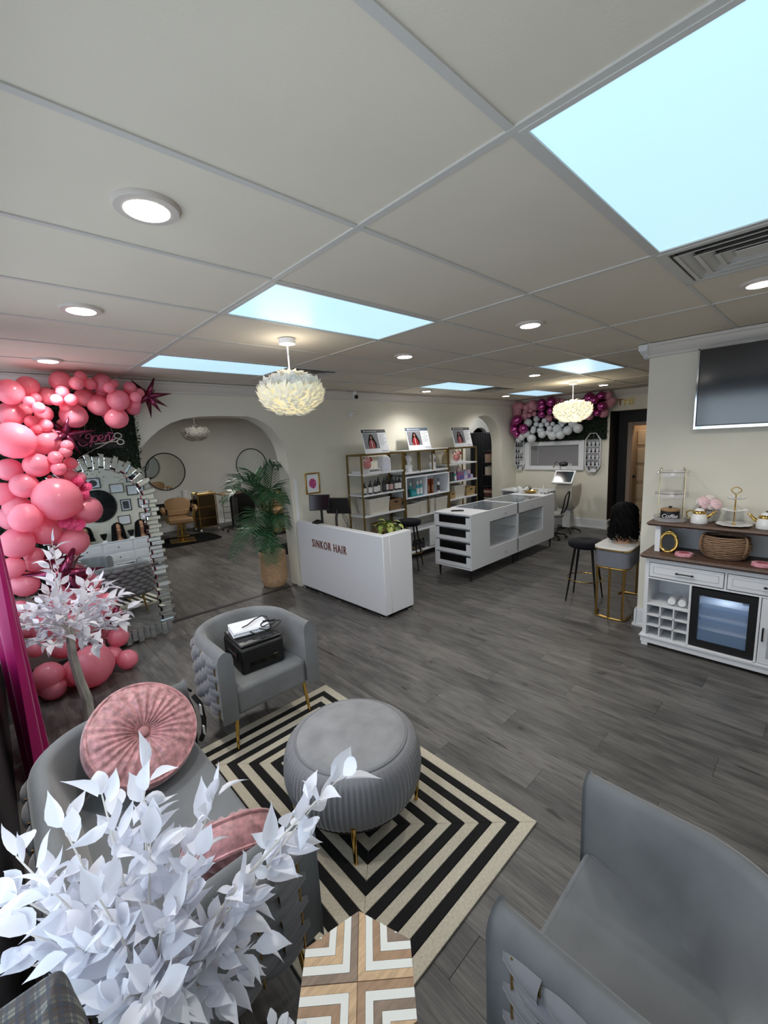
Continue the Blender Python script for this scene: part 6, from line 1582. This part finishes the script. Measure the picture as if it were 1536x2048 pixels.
for k, (dx_, dy_, dz_, r) in enumerate(((-.03, .02, .175, .062), (-.01, -.055, .165, .052), (.02, .06, .17, .045), (.03, -.01, .195, .05), (-.02, -.02, .15, .04))):
    MB().tube([(3.455, .09, zt+.012+.004*k), (3.455+dx_*.7, .09+dy_*.7, zt+dz_)], .003, 5).build('stem', M_hedge, fvs)
    rose((3.455+dx_, .09+dy_, zt+dz_), r, 60+k, fvs, M_pr if k < 2 else M_pw, 'rose_bloom')
tp = T('tiered_cake_plates', 'three tiered white cake plates with gold rod and handle', 'tier plates', (3.37, -.10, zt))
for k, (z, r) in enumerate(((.004, .120), (.125, .088), (.225, .063))):
    MB().lathe([(.02, 0), (r*.6, .001), (r*.88, .007), (r, .013), (r*.99, .017), (r*.85, .010), (r*.6, .005), (0, .005)], 3.37, -.10, zt+z, 48, fn=lambda a, zz: 1+.035*math.cos(12*a)).build('plate', M_porc, tp, smooth=60)
    MB().cyl(3.37, -.10, zt+z-.004+.009, zt+z+.013, .012, 14).build('gold_boss', M_goldpol, tp)
MB().tube([(3.37, -.10, zt+.008), (3.37, -.10, zt+.27)], .005, 8).build('gold_rod', M_goldpol, tp)
MB().tube(sm([(3.37, -.10, zt+.265), (3.37, -.075, zt+.285), (3.37, -.068, zt+.305), (3.37, -.10, zt+.325), (3.37, -.132, zt+.305), (3.37, -.125, zt+.285), (3.37, -.105, zt+.275)], 4), .004, 7).build('gold_handle', M_goldpol, tp)
# worktop items
of = T('oval_gold_frame', 'ornate oval gold frame with black chalkboard on the walnut worktop', 'picture frame', (3.30, .335, .878))
OM = Matrix.Translation((3.29, .335, .965)) @ Matrix.Rotation(R(-90), 4, 'Z') @ Matrix.Rotation(R(-14), 4, 'X')
MB().tube([(.066*math.cos(2*PI*k/48), 0, .084*math.sin(2*PI*k/48)) for k in range(48)], .0125, 10, True).xf(OM).build('gilt_frame', M_goldpol, of)
MB().tube([(.055*math.cos(2*PI*k/48), -.006, .072*math.sin(2*PI*k/48)) for k in range(48)], .004, 6, True).xf(OM).build('inner_bead', M_goldpol, of)
MB().prism([(.06*math.cos(2*PI*k/40), .077*math.sin(2*PI*k/40)) for k in range(40)], -.003, .003, 'y').xf(OM).build('chalkboard', M_black, of)
m = MB()
for k in range(9): a = PI/2+(k-4)*.19; m.sph((.074*math.cos(a), -.004, .094*math.sin(a)+.006*math.cos((k-4)*.6)), (.012, .008, .011 if k != 4 else .019), 8, 6)
m.xf(OM).build('ornate_crest', M_goldpol, of)
MB().tube([(0, .01, .02), (0, .075, -.075)], .005, 6).xf(OM).build('easel_leg', M_black, of)
def coaster(label, x, y):
    t = T('pink_geode_coaster', label, 'coaster', (x, y, .878), 0, 'pink geode coasters')
    for k in range(3):
        rr = random.Random(k+int(y*100)); P = [((.052-.002*k+.006*rr.random())*math.cos(2*PI*j/14)*1.1, (.055+.006*rr.random())*math.sin(2*PI*j/14)*1.15) for j in range(14)]
        MB().prism(P, .8785+.009*k, .8785+.009*k+.0085, 'z').xf(Matrix.Translation((x+.002*k, y-.002*k, 0))).build('geode_slab', mat('pink_geode', (222, 160, 172), .25, noise=.25, nscale=30) if 'pink_geode' not in bpy.data.materials else bpy.data.materials['pink_geode'], t, bev=.002)
    MB().prism([(.034*math.cos(2*PI*j/12), .04*math.sin(2*PI*j/12)) for j in range(12)], .9055, .9070, 'z').xf(Matrix.Translation((x+.004, y-.004, 0))).build('crystal_patch', mat('rose_crystal', (178, 88, 104), .2, noise=.4, nscale=60) if 'rose_crystal' not in bpy.data.materials else bpy.data.materials['rose_crystal'], t)
coaster('stack of pink geode coasters between oval frame and rope basket', 3.225, .205)
coaster('stack of pink geode coasters right of the rope basket, at the photo edge', 3.225, -.31)
rb = T('rope_basket', 'round bellied brown rope basket with loop handles on the walnut worktop', 'basket', (3.33, -.06, .878))
pr = [(.10, .004), (.135, .02), (.165, .08), (.168, .13), (.152, .186), (.144, .194), (.132, .182), (.138, .10), (.12, .03), (0, .02)]
bb = MB().lathe(pr, 3.33, -.06, .878, 40, .78, 1.0).build('basket_body', M_rope, rb, smooth=60)
for k in range(14):
    f = k/13; i = min(int(f*4), 3); g = f*4-i; r = pr[i][0]+(pr[i+1][0]-pr[i][0])*g; z = pr[i][1]+(pr[i+1][1]-pr[i][1])*g
    MB().tube([(3.33+.78*(r+.002+.0015*math.sin(13*a+k))*math.cos(a), -.06+(r+.002+.0015*math.sin(13*a+k))*math.sin(a), .878+z+.003*math.sin(8*a+2*k)) for a in [2*PI*j/40 for j in range(40)]], .0075, 5, True).build('rope_coil', M_rope, bb, smooth=60)
MB().lathe([(.138, .172), (.0, .170)], 3.33, -.06, .878, 30, .78, 1).build('opening_shade', M_black, rb)  # black disc stands in for the shade inside the basket
for s in (1, -1): MB().tube(sm([(3.24, -.06+s*.135, .878+.05), (3.215, -.06+s*.150, .878+.10), (3.235, -.06+s*.152, .878+.165), (3.28, -.06+s*.135, .878+.205), (3.34, -.06+s*.118, .878+.20), (3.37, -.06+s*.12, .878+.165)], 5), .008, 7).build('rope_handle', M_rope, rb)
# television
tv = T('wall_television', 'large wall mounted television with black screen and chrome bezel', 'television', (3.49, -.34, 2.3))
TM = Matrix.Translation((3.475, -.36, 2.30)) @ Matrix.Rotation(R(-90), 4, 'Z') @ Matrix.Rotation(R(0), 4, 'X')
w, h = 1.20, .665
MB().box(-w/2, w/2, 0, .03, -h/2, h/2).xf(TM).build('screen_body', M_black, tv, bev=.006)
MB().box(-w/2+.016, w/2-.016, -.003, 0, -h/2+.026, h/2-.014).xf(TM).build('screen_glass', mat('dark_glossy_screen', (22, 24, 32), .12, spec=.9, coat=.6), tv, smooth=0)
MB().box(-w/2-.004, w/2+.004, -.006, .02, -h/2-.006, -h/2+.018).box(-w/2-.004, -w/2+.009, -.006, .02, -h/2+.018, h/2).box(w/2-.009, w/2+.004, -.006, .02, -h/2+.018, h/2).box(-w/2-.004, w/2+.004, -.006, .02, h/2-.008, h/2+.004).xf(TM).build('chrome_bezel', M_chrome, tv, smooth=0)
MB().box(-.2, .2, .03, .07, -.18, .18).xf(TM).build('wall_bracket', M_black, tv, smooth=0)
# ================================================================ STYLING ROOM BEYOND THE ARCH
def styling_chair(label, x, y, rz):
    t = T('styling_chair', label, 'salon chair', (x, y, 0), rz, 'tan salon chairs')
    L = dict(local=True)
    MB().box(-.26, .26, -.26, .26, .0, .018).build('base_plate', M_gold, t, bev=.004, **L)
    MB().cyl(0, 0, .018, .40, .045, 16).build('hydraulic_column', M_goldpol, t, **L)
    MB().tube([(-.09, -.02, .02), (-.07, -.02, .40)], .014, 8).tube([(.09, -.02, .02), (.07, -.02, .40)], .014, 8).build('column_fin', M_goldpol, t, **L)
    MB().box(-.25, .25, -.26, .24, .42, .55).build('seat', M_tan, t, bev=.04, seg=3, **L)
    MB().hexa([(-.24, .20, .55), (.24, .20, .55), (.24, .30, .55), (-.24, .30, .55), (-.24, .22, .70), (.24, .22, .70), (.24, .33, .70), (-.24, .33, .70)]).build('lumbar_pad', M_tan, t, bev=.035, seg=3, **L)
    def bk(u, v):
        a = (u-.5)*2; w = .25+.02*math.sin(PI*v); z = .70+.26*v; c = 1-.25*max(0, v-.6)/.4*abs(a)**3
        return (a*w, .27+.05*v-.03*(1-a*a)+.0, .70+.26*v*c)
    m = MB().grid(bk, 12, 8); k = len(m.v); m.v += [(p[0], p[1]+.055, p[2]) for p in m.v]
    m.f += [tuple(i+k for i in reversed(f)) for f in m.f]
    for i in range(12): m.f += [(i*9, i*9+k, (i+1)*9+k, (i+1)*9), (i*9+8, (i+1)*9+8, (i+1)*9+8+k, i*9+8+k)]
    for j in range(8): m.f += [(j, j+1, j+1+k, j+k), (108+j, 108+j+k, 108+j+1+k, 108+j+1)]
    m.build('backrest', M_tan, t, **L)
    for s in (-1, 1):
        MB().tube(sm([(s*.31, .22, .73), (s*.33, .05, .75), (s*.33, -.14, .73), (s*.31, -.22, .69)], 4), [.045]*4+[.05]*5+[.042]*4, 10).build('armrest', M_tan, t, **L)
        MB().tube([(s*.32, -.19, .70), (s*.27, -.16, .46), (s*.27, .16, .46), (s*.32, .18, .72)], .013, 8).build('arm_frame', M_goldpol, t, **L)
    MB().tube([(-.12, -.28, .20), (-.12, -.40, .17), (.12, -.40, .17), (.12, -.28, .20)], .012, 8).build('foot_rest', M_goldpol, t, **L)
    return t
styling_chair('tan leather salon chair with gold base on black mat, seen through the arch', 1.95, 9.40, R(-14))
styling_chair('tan leather salon chair mostly hidden behind the palm', 3.85, 8.55, R(-20))
styling_chair('tan leather salon chair facing the near wall of the styling room', 3.4, 5.75, R(180))
M_matte = mat('mat_edge_rubber', (12, 12, 13), .95, spec=.15)
for k, (x0, x1, y0, y1, lab) in enumerate(((1.35, 2.70, 8.82, 9.95, 'black anti fatigue mat under the tan salon chair'), (2.55, 4.1, 6.25, 7.1, 'black mat on the styling room floor right of the palm basket'), (3.3, 4.6, 8.0, 9.0, 'black mat under the salon chair behind the palm'))):
    t = T('floor_mat', lab, 'mat', ((x0+x1)/2, (y0+y1)/2, 0), 0, 'black salon mats')
    cx, cy, a, b = (x0+x1)/2, (y0+y1)/2, (x1-x0)/2, (y1-y0)/2
    P = [(cx+a*(1-.08*abs(math.sin(q))**3)*math.copysign(abs(math.cos(q))**.35, math.cos(q)), cy+b*math.copysign(abs(math.sin(q))**.35, math.sin(q))) for q in [2*PI*j/40+.01 for j in range(40)]]
    MB().prism(P, .0005, .006, 'z').build('mat_body', M_matte, t, bev=.002)
    MB().prism([(cx+(p[0]-cx)*.9, cy+(p[1]-cy)*.9) for p in P], .006, .0075, 'z').build('mat_cushion', mat('mat_rubber', (14, 14, 15), .95, spec=.15) if k == 0 else bpy.data.materials['mat_rubber'], t)
def round_mirror(label, x, y, z, r, s):
    t = T('round_wall_mirror', label, 'mirror', (x, y, z), 0, 'round black framed mirrors')
    MB().tube([(x+r*math.cos(2*PI*k/56), y-s*.014, z+r*math.sin(2*PI*k/56)) for k in range(56)], .013, 8, True).build('mirror_frame', M_black, t)
    MB().prism([(x+r*math.cos(2*PI*k/56), z+r*math.sin(2*PI*k/56)) for k in range(56)], y-s*.012, y-s*.004, 'y').build('mirror_glass', M_mirror, t, smooth=0)
round_mirror('round black framed mirror above the tan salon chair', 2.21, YB-.002, 1.52, .46, 1)
round_mirror('round black framed mirror partly hidden by the palm fronds', 4.52, YB-.002, 1.52, .46, 1)
round_mirror('round mirror on the near wall of the styling room', 3.3, Y1+.262, 1.50, .46, -1)
sl = T('white_console_shelf', 'white console shelf with black underside below the round mirror', 'console', (2.0, 10.7, 0))
MB().box(1.1, 2.75, 10.45, YB-.01, .775, .80).build('console_top', M_white, sl, bev=.003)
MB().box(1.15, 2.70, 10.80, YB-.012, .45, .775).build('black_back', M_black, sl, smooth=0)
MB().box(1.12, 2.73, 10.47, 10.80, .69, .775).build('black_drawer_box', M_black, sl, bev=.003)
for x in (1.72, 2.66): MB().tube([(x, 10.50, 0), (x, 10.50, .69)], .014, 8).build('gold_leg', M_gold, sl)
t = T('white_tube_lamp', 'white cylinder standing on the console below the round mirror', 'lamp', (2.5, 10.62, .80)); MB().cyl(2.5, 10.62, .8005, 1.02, .075, 20).build('cylinder_shade', M_whitem, t); MB().cyl(2.5, 10.62, 1.02, 1.03, .06, 20).build('cap', M_white, t)
tr = T('gold_trolley', 'gold framed trolley with dark shelves beside the tan salon chair', 'trolley', (2.82, 10.2, 0))
for x in (2.60, 3.04):
    for y in (10.02, 10.40): MB().tube([(x, y, .06), (x, y, .95)], .012, 8).build('trolley_post', M_gold, tr); MB().sph((x, y, .032), (.03, .02, .031), 10, 8).build('castor', M_porc, tr)
for z in (.90, .60, .32, .10): MB().box(2.60, 3.04, 10.02, 10.40, z, z+.02).build('trolley_shelf', M_gold, tr, smooth=0)
MB().box(2.62, 3.02, 10.03, 10.39, .12, .89).build('dark_cabinet', mat('bronze_smoked_panel', (60, 48, 28), .2, .3), tr, smooth=0)
MB().tube([(2.60, 10.02, .95), (3.04, 10.02, .95), (3.04, 10.40, .95), (2.60, 10.40, .95)], .010, 6, True).build('guard_rail', M_gold, tr)
t = T('folded_white_towel', 'white towel lying on the gold trolley', 'towel', (2.75, 10.2, .92)); MB().box(2.64, 2.88, 10.08, 10.32, .9205, .955).build('towel_fold', M_canvas, t, bev=.012); MB().box(2.65, 2.87, 10.09, 10.31, .956, .985).build('towel_fold', M_canvas, t, bev=.012)
st = T('rolling_tray_table', 'rolling tray table with wood top and black post', 'tray table', (3.22, 9.55, 0))
MB().box(2.93, 3.50, 9.35, 9.72, .915, .94).build('tray_top', mat('light_wood_tray', (150, 116, 82), .5, noise=.2, nscale=8), st, bev=.006)
MB().cyl(3.22, 9.55, .10, .915, .025, 12).build('black_post', M_blackmet, st)
for k in range(5):
    a = 2*PI*k/5; MB().tube([(3.22, 9.55, .11), (3.22+.26*math.cos(a), 9.55+.26*math.sin(a), .06)], [.02, .012], 8).sph((3.22+.265*math.cos(a), 9.55+.265*math.sin(a), .028), .027, 10, 7).build('castor_leg', M_black, st)
for k in range(4): MB().tube([(3.06, 9.66, .30+.14*k), (3.06, 9.66, .305+.14*k), (3.38, 9.66, .305+.14*k)], .006, 5).build('wire_rung', M_blackmet, st)
for x in (3.06, 3.38): MB().tube([(x, 9.66, .2), (x, 9.66, .915)], .006, 5).build('wire_upright', M_blackmet, st)
dk = T('dark_styling_counter', 'dark styling counter behind the palm under the right round mirror', 'counter', (4.5, 10.6, 0))
MB().box(3.75, 5.3, 10.45, YB-.01, .70, .80).build('counter_top', M_black, dk, bev=.004)
MB().box(3.80, 4.3, 10.5, YB-.012, .0, .70).build('drawer_pedestal', M_blackgl, dk, bev=.004); MB().box(4.75, 5.25, 10.5, YB-.012, .0, .70).build('drawer_pedestal', M_blackgl, dk, bev=.004)
# ================================================================ ALCOVE BEHIND THE SMALL ARCH
tb2 = T('black_curtain_panel', 'black pleated curtain on a rod in the alcove behind the small arch', 'curtain', (8.0, 5.4, 0))
MB().grid(lambda u, v: (7.50+.97*u, 5.40+.035*math.sin(2*PI*9*u)+.01*math.sin(31*u+3*v), .02+2.05*v), 108, 6).build('curtain_cloth', mat('black_curtain_cloth', (20, 22, 30), .8), tb2, smooth=80)
MB().tube([(7.44, 5.40, 2.085), (8.54, 5.40, 2.085)], .011, 8).build('curtain_rod', M_black, tb2)
for x in (7.47, 8.51): MB().tube([(x, 5.40, 0), (x, 5.40, 2.085)], .011, 8).build('stand_post', M_black, tb2)
sh = T('black_book_shelf', 'black shelf of boxes at the right of the small arch', 'shelving', (7.87, 5.02, 0))
for x in (7.58, 8.22):
    for y in (4.89, 5.16): MB().tube([(x, y, 0), (x, y, 1.68)], .011, 6).build('shelf_post', M_black, sh)
for z in (.38, .82, 1.08, 1.38, 1.66): MB().box(7.57, 8.23, 4.88, 5.17, z-.02, z).build('shelf_board', M_black, sh, smooth=0)
rr = random.Random(30)
bc = [(196, 184, 168), (120, 52, 48), (222, 214, 206), (60, 64, 60), (176, 150, 130), (150, 96, 84)]
bm = [mat('carton_print_%d' % k, c, .5) for k, c in enumerate(bc)]
for z, lev in ((1.08, 'lower'), (1.38, 'upper')):
    x = 7.60; k = 0
    while x < 8.14 and k < 8:
        w = rr.uniform(.035, .07); h = rr.uniform(.18, .24); k += 1
        t = T('hair_product_box', 'slim hair product box, %s from the left on the %s shelf behind the small arch' % (['first', 'second', 'third', 'fourth', 'fifth', 'sixth', 'seventh', 'eighth'][k-1], lev), 'box', (x+w/2, 5.0, z), 0, 'slim boxes on the alcove shelf')
        MB().box(x, x+w-.006, 4.90, 5.09, z+.0005, z+h).build('carton', rr.choice(bm), t, smooth=0); MB().box(x+.006, x+w-.012, 4.898, 4.90, z+.05, z+h-.06).build('box_label', rr.choice(bm), t, smooth=0)
        x += w+.004
x0 = 7.38
z = .38
for k in range(7):
    h = rr.uniform(.045, .06)
    t = T('stacked_carton', '%s flat carton counted from the floor in the alcove shelf stack' % ['lowest', 'second', 'third', 'fourth', 'fifth', 'sixth', 'topmost'][k], 'carton', (7.8, 5.02, z), 0, 'flat cartons stacked on the alcove shelf')
    MB().box(7.60+rr.uniform(0, .02), 8.02, 4.90, 5.14, z+.0005, z+h).build('carton', bm[(2, 1, 0, 3, 1, 0, 1)[k]], t, bev=.003); MB().box(7.66, 7.92, 4.898, 4.90, z+.012, z+h-.012).build('carton_label', bm[(1, 2, 5, 2, 0, 1, 2)[k]], t, smooth=0)
    z += h+.001
# ================================================================ REAR WALL (seen in the arched mirror)
ds = T('white_dresser', 'white panelled dresser along the rear wall, seen in the arched mirror', 'dresser', (.70, -1.07, 0))
MB().box(-.13, 1.53, -.90, -1.235, .06, .93).build('dresser_body', M_cab, ds, smooth=0)
MB().box(-.16, 1.56, -.885, -1.24, .93, .955).build('dresser_top', M_cab, ds, bev=.004)
for c in range(3):
    for r in range(4):
        x0 = -.12+.55*c; z0 = .08+.212*r
        dr = MB().box(x0+.015, x0+.535, -.885, -.90, z0+.008, z0+.204).build('drawer', M_cab, ds, bev=.003)
        MB().box(x0+.05, x0+.50, -.880, -.885, z0+.04, z0+.172).build('drawer_field', M_whitem, dr, bev=.006); MB().sph((x0+.275, -.872, z0+.106), .013, 10, 7).build('knob', M_black, dr)
for k in range(3): MB().box(-.10+.75*k, -.04+.75*k, -.90, -.96, 0, .06).build('foot', M_cab, ds, smooth=0)
def long_wig(label, x, curly, seed):
    t = T('wig_on_head', label, 'wig', (x, -1.06, .955), 0, 'wigs on mannequin heads')
    def hd(u, v):
        a = 2*PI*u; P = [(.10, .09, 0), (.09, .08, .02), (.05, .05, .06), (.048, .05, .11), (.062, .066, .14), (.072, .085, .19), (.076, .092, .25), (.07, .088, .30), (.04, .05, .345), (0, 0, .355)]
        q = v*(len(P)-1); i = min(int(q), len(P)-2); f = q-i; rx, ry, z = [P[i][k]+(P[i+1][k]-P[i][k])*f for k in range(3)]
        n = .018*math.exp(-((z-.21)/.015)**2)*max(0, math.cos(a-PI/2))**10-.008*math.exp(-((z-.245)/.014)**2)*(max(0, math.cos(a-PI/2-.4))**14+max(0, math.cos(a-PI/2+.4))**14)
        return (x+rx*math.cos(a), -1.06+(ry+n)*math.sin(a), .956+z)
    MB().grid(hd, 32, 40, True).build('mannequin_head', M_skin, t, smooth=80)
    def hr(u, v):
        a = PI/2+.42+(2*PI-.84)*u; z = .385*(1-v)+(-.0 if not curly else .06)*v
        env = .095+.05*v if v > .15 else .095*(v/.15)**.5
        env *= 1+(.10*math.sin(9*a+14*v) if curly else .02*math.sin(40*a))
        return (x+env*math.cos(a)*1.02, -1.06+env*math.sin(a)*.95, max(.9565, .956+z))
    m = MB().grid(hr, 48, 22); m.build('hair', M_hair, t, smooth=80)
    for s in (-1, 1):
        MB().sph((x+s*.026, -1.06+.083, .956+.245), (.011, .004, .005), 8, 6).build('eye', M_black, t)
    MB().sph((x, -1.06+.083, .956+.172), (.02, .006, .006), 10, 6).build('lips', M_rose, t)
    return t
long_wig('long straight black wig on a mannequin head, centre of the dresser', .78, False, 1)
long_wig('long black wig on a mannequin head at the mirror edge of the dresser', 1.22, False, 2)
long_wig('curly black wig on a mannequin head at the left of the dresser', .20, True, 3)
for x, lab in ((.50, 'small glass trophy beside the curly wig on the dresser'), (1.0, 'small glass trophy between the two long wigs')):
    t = T('glass_trophy', lab, 'trophy', (x, -1.0, .955), 0, 'small glass trophies')
    MB().prism([(x-.05, .956), (x+.05, .956), (x+.03, 1.0), (x-.03, 1.0)], -1.04, -.97, 'y').build('trophy_base', M_porc, t); MB().prism([(x-.02, 1.0), (x+.02, 1.0), (x+.06, 1.10), (x+.06, 1.14), (x-.06, 1.14), (x-.06, 1.10)], -1.02, -.99, 'y').build('trophy_plate', M_blackgl, t)
rd_ = T('black_pleated_wall_disc', 'round black pleated wall decoration above the dresser', 'wall decor', (.54, YR, 1.73))
MB().grid(lambda u, v: (.54+.335*v*math.cos(2*PI*u), YR+.004+.05*(1-v)**.6+.008*math.cos(48*2*PI*u)*v, 1.73+.335*v*math.sin(2*PI*u)), 192, 8, True).build('pleated_disc', M_black, rd_, smooth=30)
MB().tube([(.54+.335*math.cos(2*PI*k/56), YR+.012, 1.73+.335*math.sin(2*PI*k/56)) for k in range(56)], .012, 6, True).build('rim', M_black, rd_); MB().sph((.54, YR+.055, 1.73), .02, 12, 8).build('centre_stud', M_chrome, rd_)
M_gmet = mat('pewter_frame', (128, 118, 96), .4, .6); M_photo = mat('grey_photo_print', (70, 70, 74), .5, noise=.5, nscale=14)
for k, (x, z, w, h, m_, kind, lab) in enumerate(((.52, 2.22, .26, .22, M_black, 'p', 'black framed round emblem print above the black wall disc'), (.93, 2.07, .27, .20, M_gmet, 't', 'pewter framed certificate right of the black wall disc'), (1.22, 2.0, .22, .22, M_black, 't', 'black framed certificate on the right, second row'), (1.05, 1.69, .20, .25, M_black, 'p', 'black framed portrait photo beside the wall disc'), (.97, 1.37, .24, .20, M_gmet, 't', 'pewter framed certificate above the long wig'), (1.26, 2.28, .24, .2, M_black, 'p', 'black framed print at the upper right of the rear wall'), (1.40, 1.70, .22, .2, M_black, 't', 'black framed certificate at the far right of the rear wall'), (1.38, 1.40, .22, .18, M_gmet, 't', 'pewter framed certificate low at the far right of the rear wall'))):
    t = T('framed_certificate', lab, 'picture', (x, YR, z), 0, 'framed pictures on the rear wall'); b = .016; y = YR+.002
    MB().box(x-w/2, x+w/2, y, y+.018, z-h/2, z-h/2+b).box(x-w/2, x+w/2, y, y+.018, z+h/2-b, z+h/2).box(x-w/2, x-w/2+b, y, y+.018, z-h/2+b, z+h/2-b).box(x+w/2-b, x+w/2, y, y+.018, z-h/2+b, z+h/2-b).build('frame', m_, t, smooth=0)
    MB().box(x-w/2+b, x+w/2-b, y, y+.006, z-h/2+b, z+h/2-b).build('paper_mount', M_paper, t, smooth=0)
    if kind == 'p': MB().prism([(x+.30*w*math.cos(2*PI*j/24), z+.32*h*math.sin(2*PI*j/24)) for j in range(24)] if k in (0, 5) else [(x-w*.3, z-h*.34), (x+w*.3, z-h*.34), (x+w*.3, z+h*.34), (x-w*.3, z+h*.34)], y+.006, y+.0068, 'y').build('picture_print', M_photo, t, smooth=0)
    else:
        for j in range(4): MB().box(x-w*.3, x+w*(.3-.06*(j % 2)), y+.006, y+.0066, z+h*(.2-.12*j), z+h*(.225-.12*j)).build('text_line', P_text, t, smooth=0)
# pictures glimpsed in the warm hall
t = T('pink_hall_print', 'pink printed notices on the warm hall wall beyond the black doorway', 'poster', (9.2, 2.5, 1.5))
for k, (z, h) in enumerate(((1.72, .2), (1.48, .16), (1.28, .12))): MB().box(8.75, 9.35, 2.49, 2.4985, z, z+h).build('notice_sheet', mat('notice_%d' % k, ((200, 96, 90), (214, 190, 160), (110, 70, 56))[k], .6, noise=.3, nscale=12), t, smooth=0)
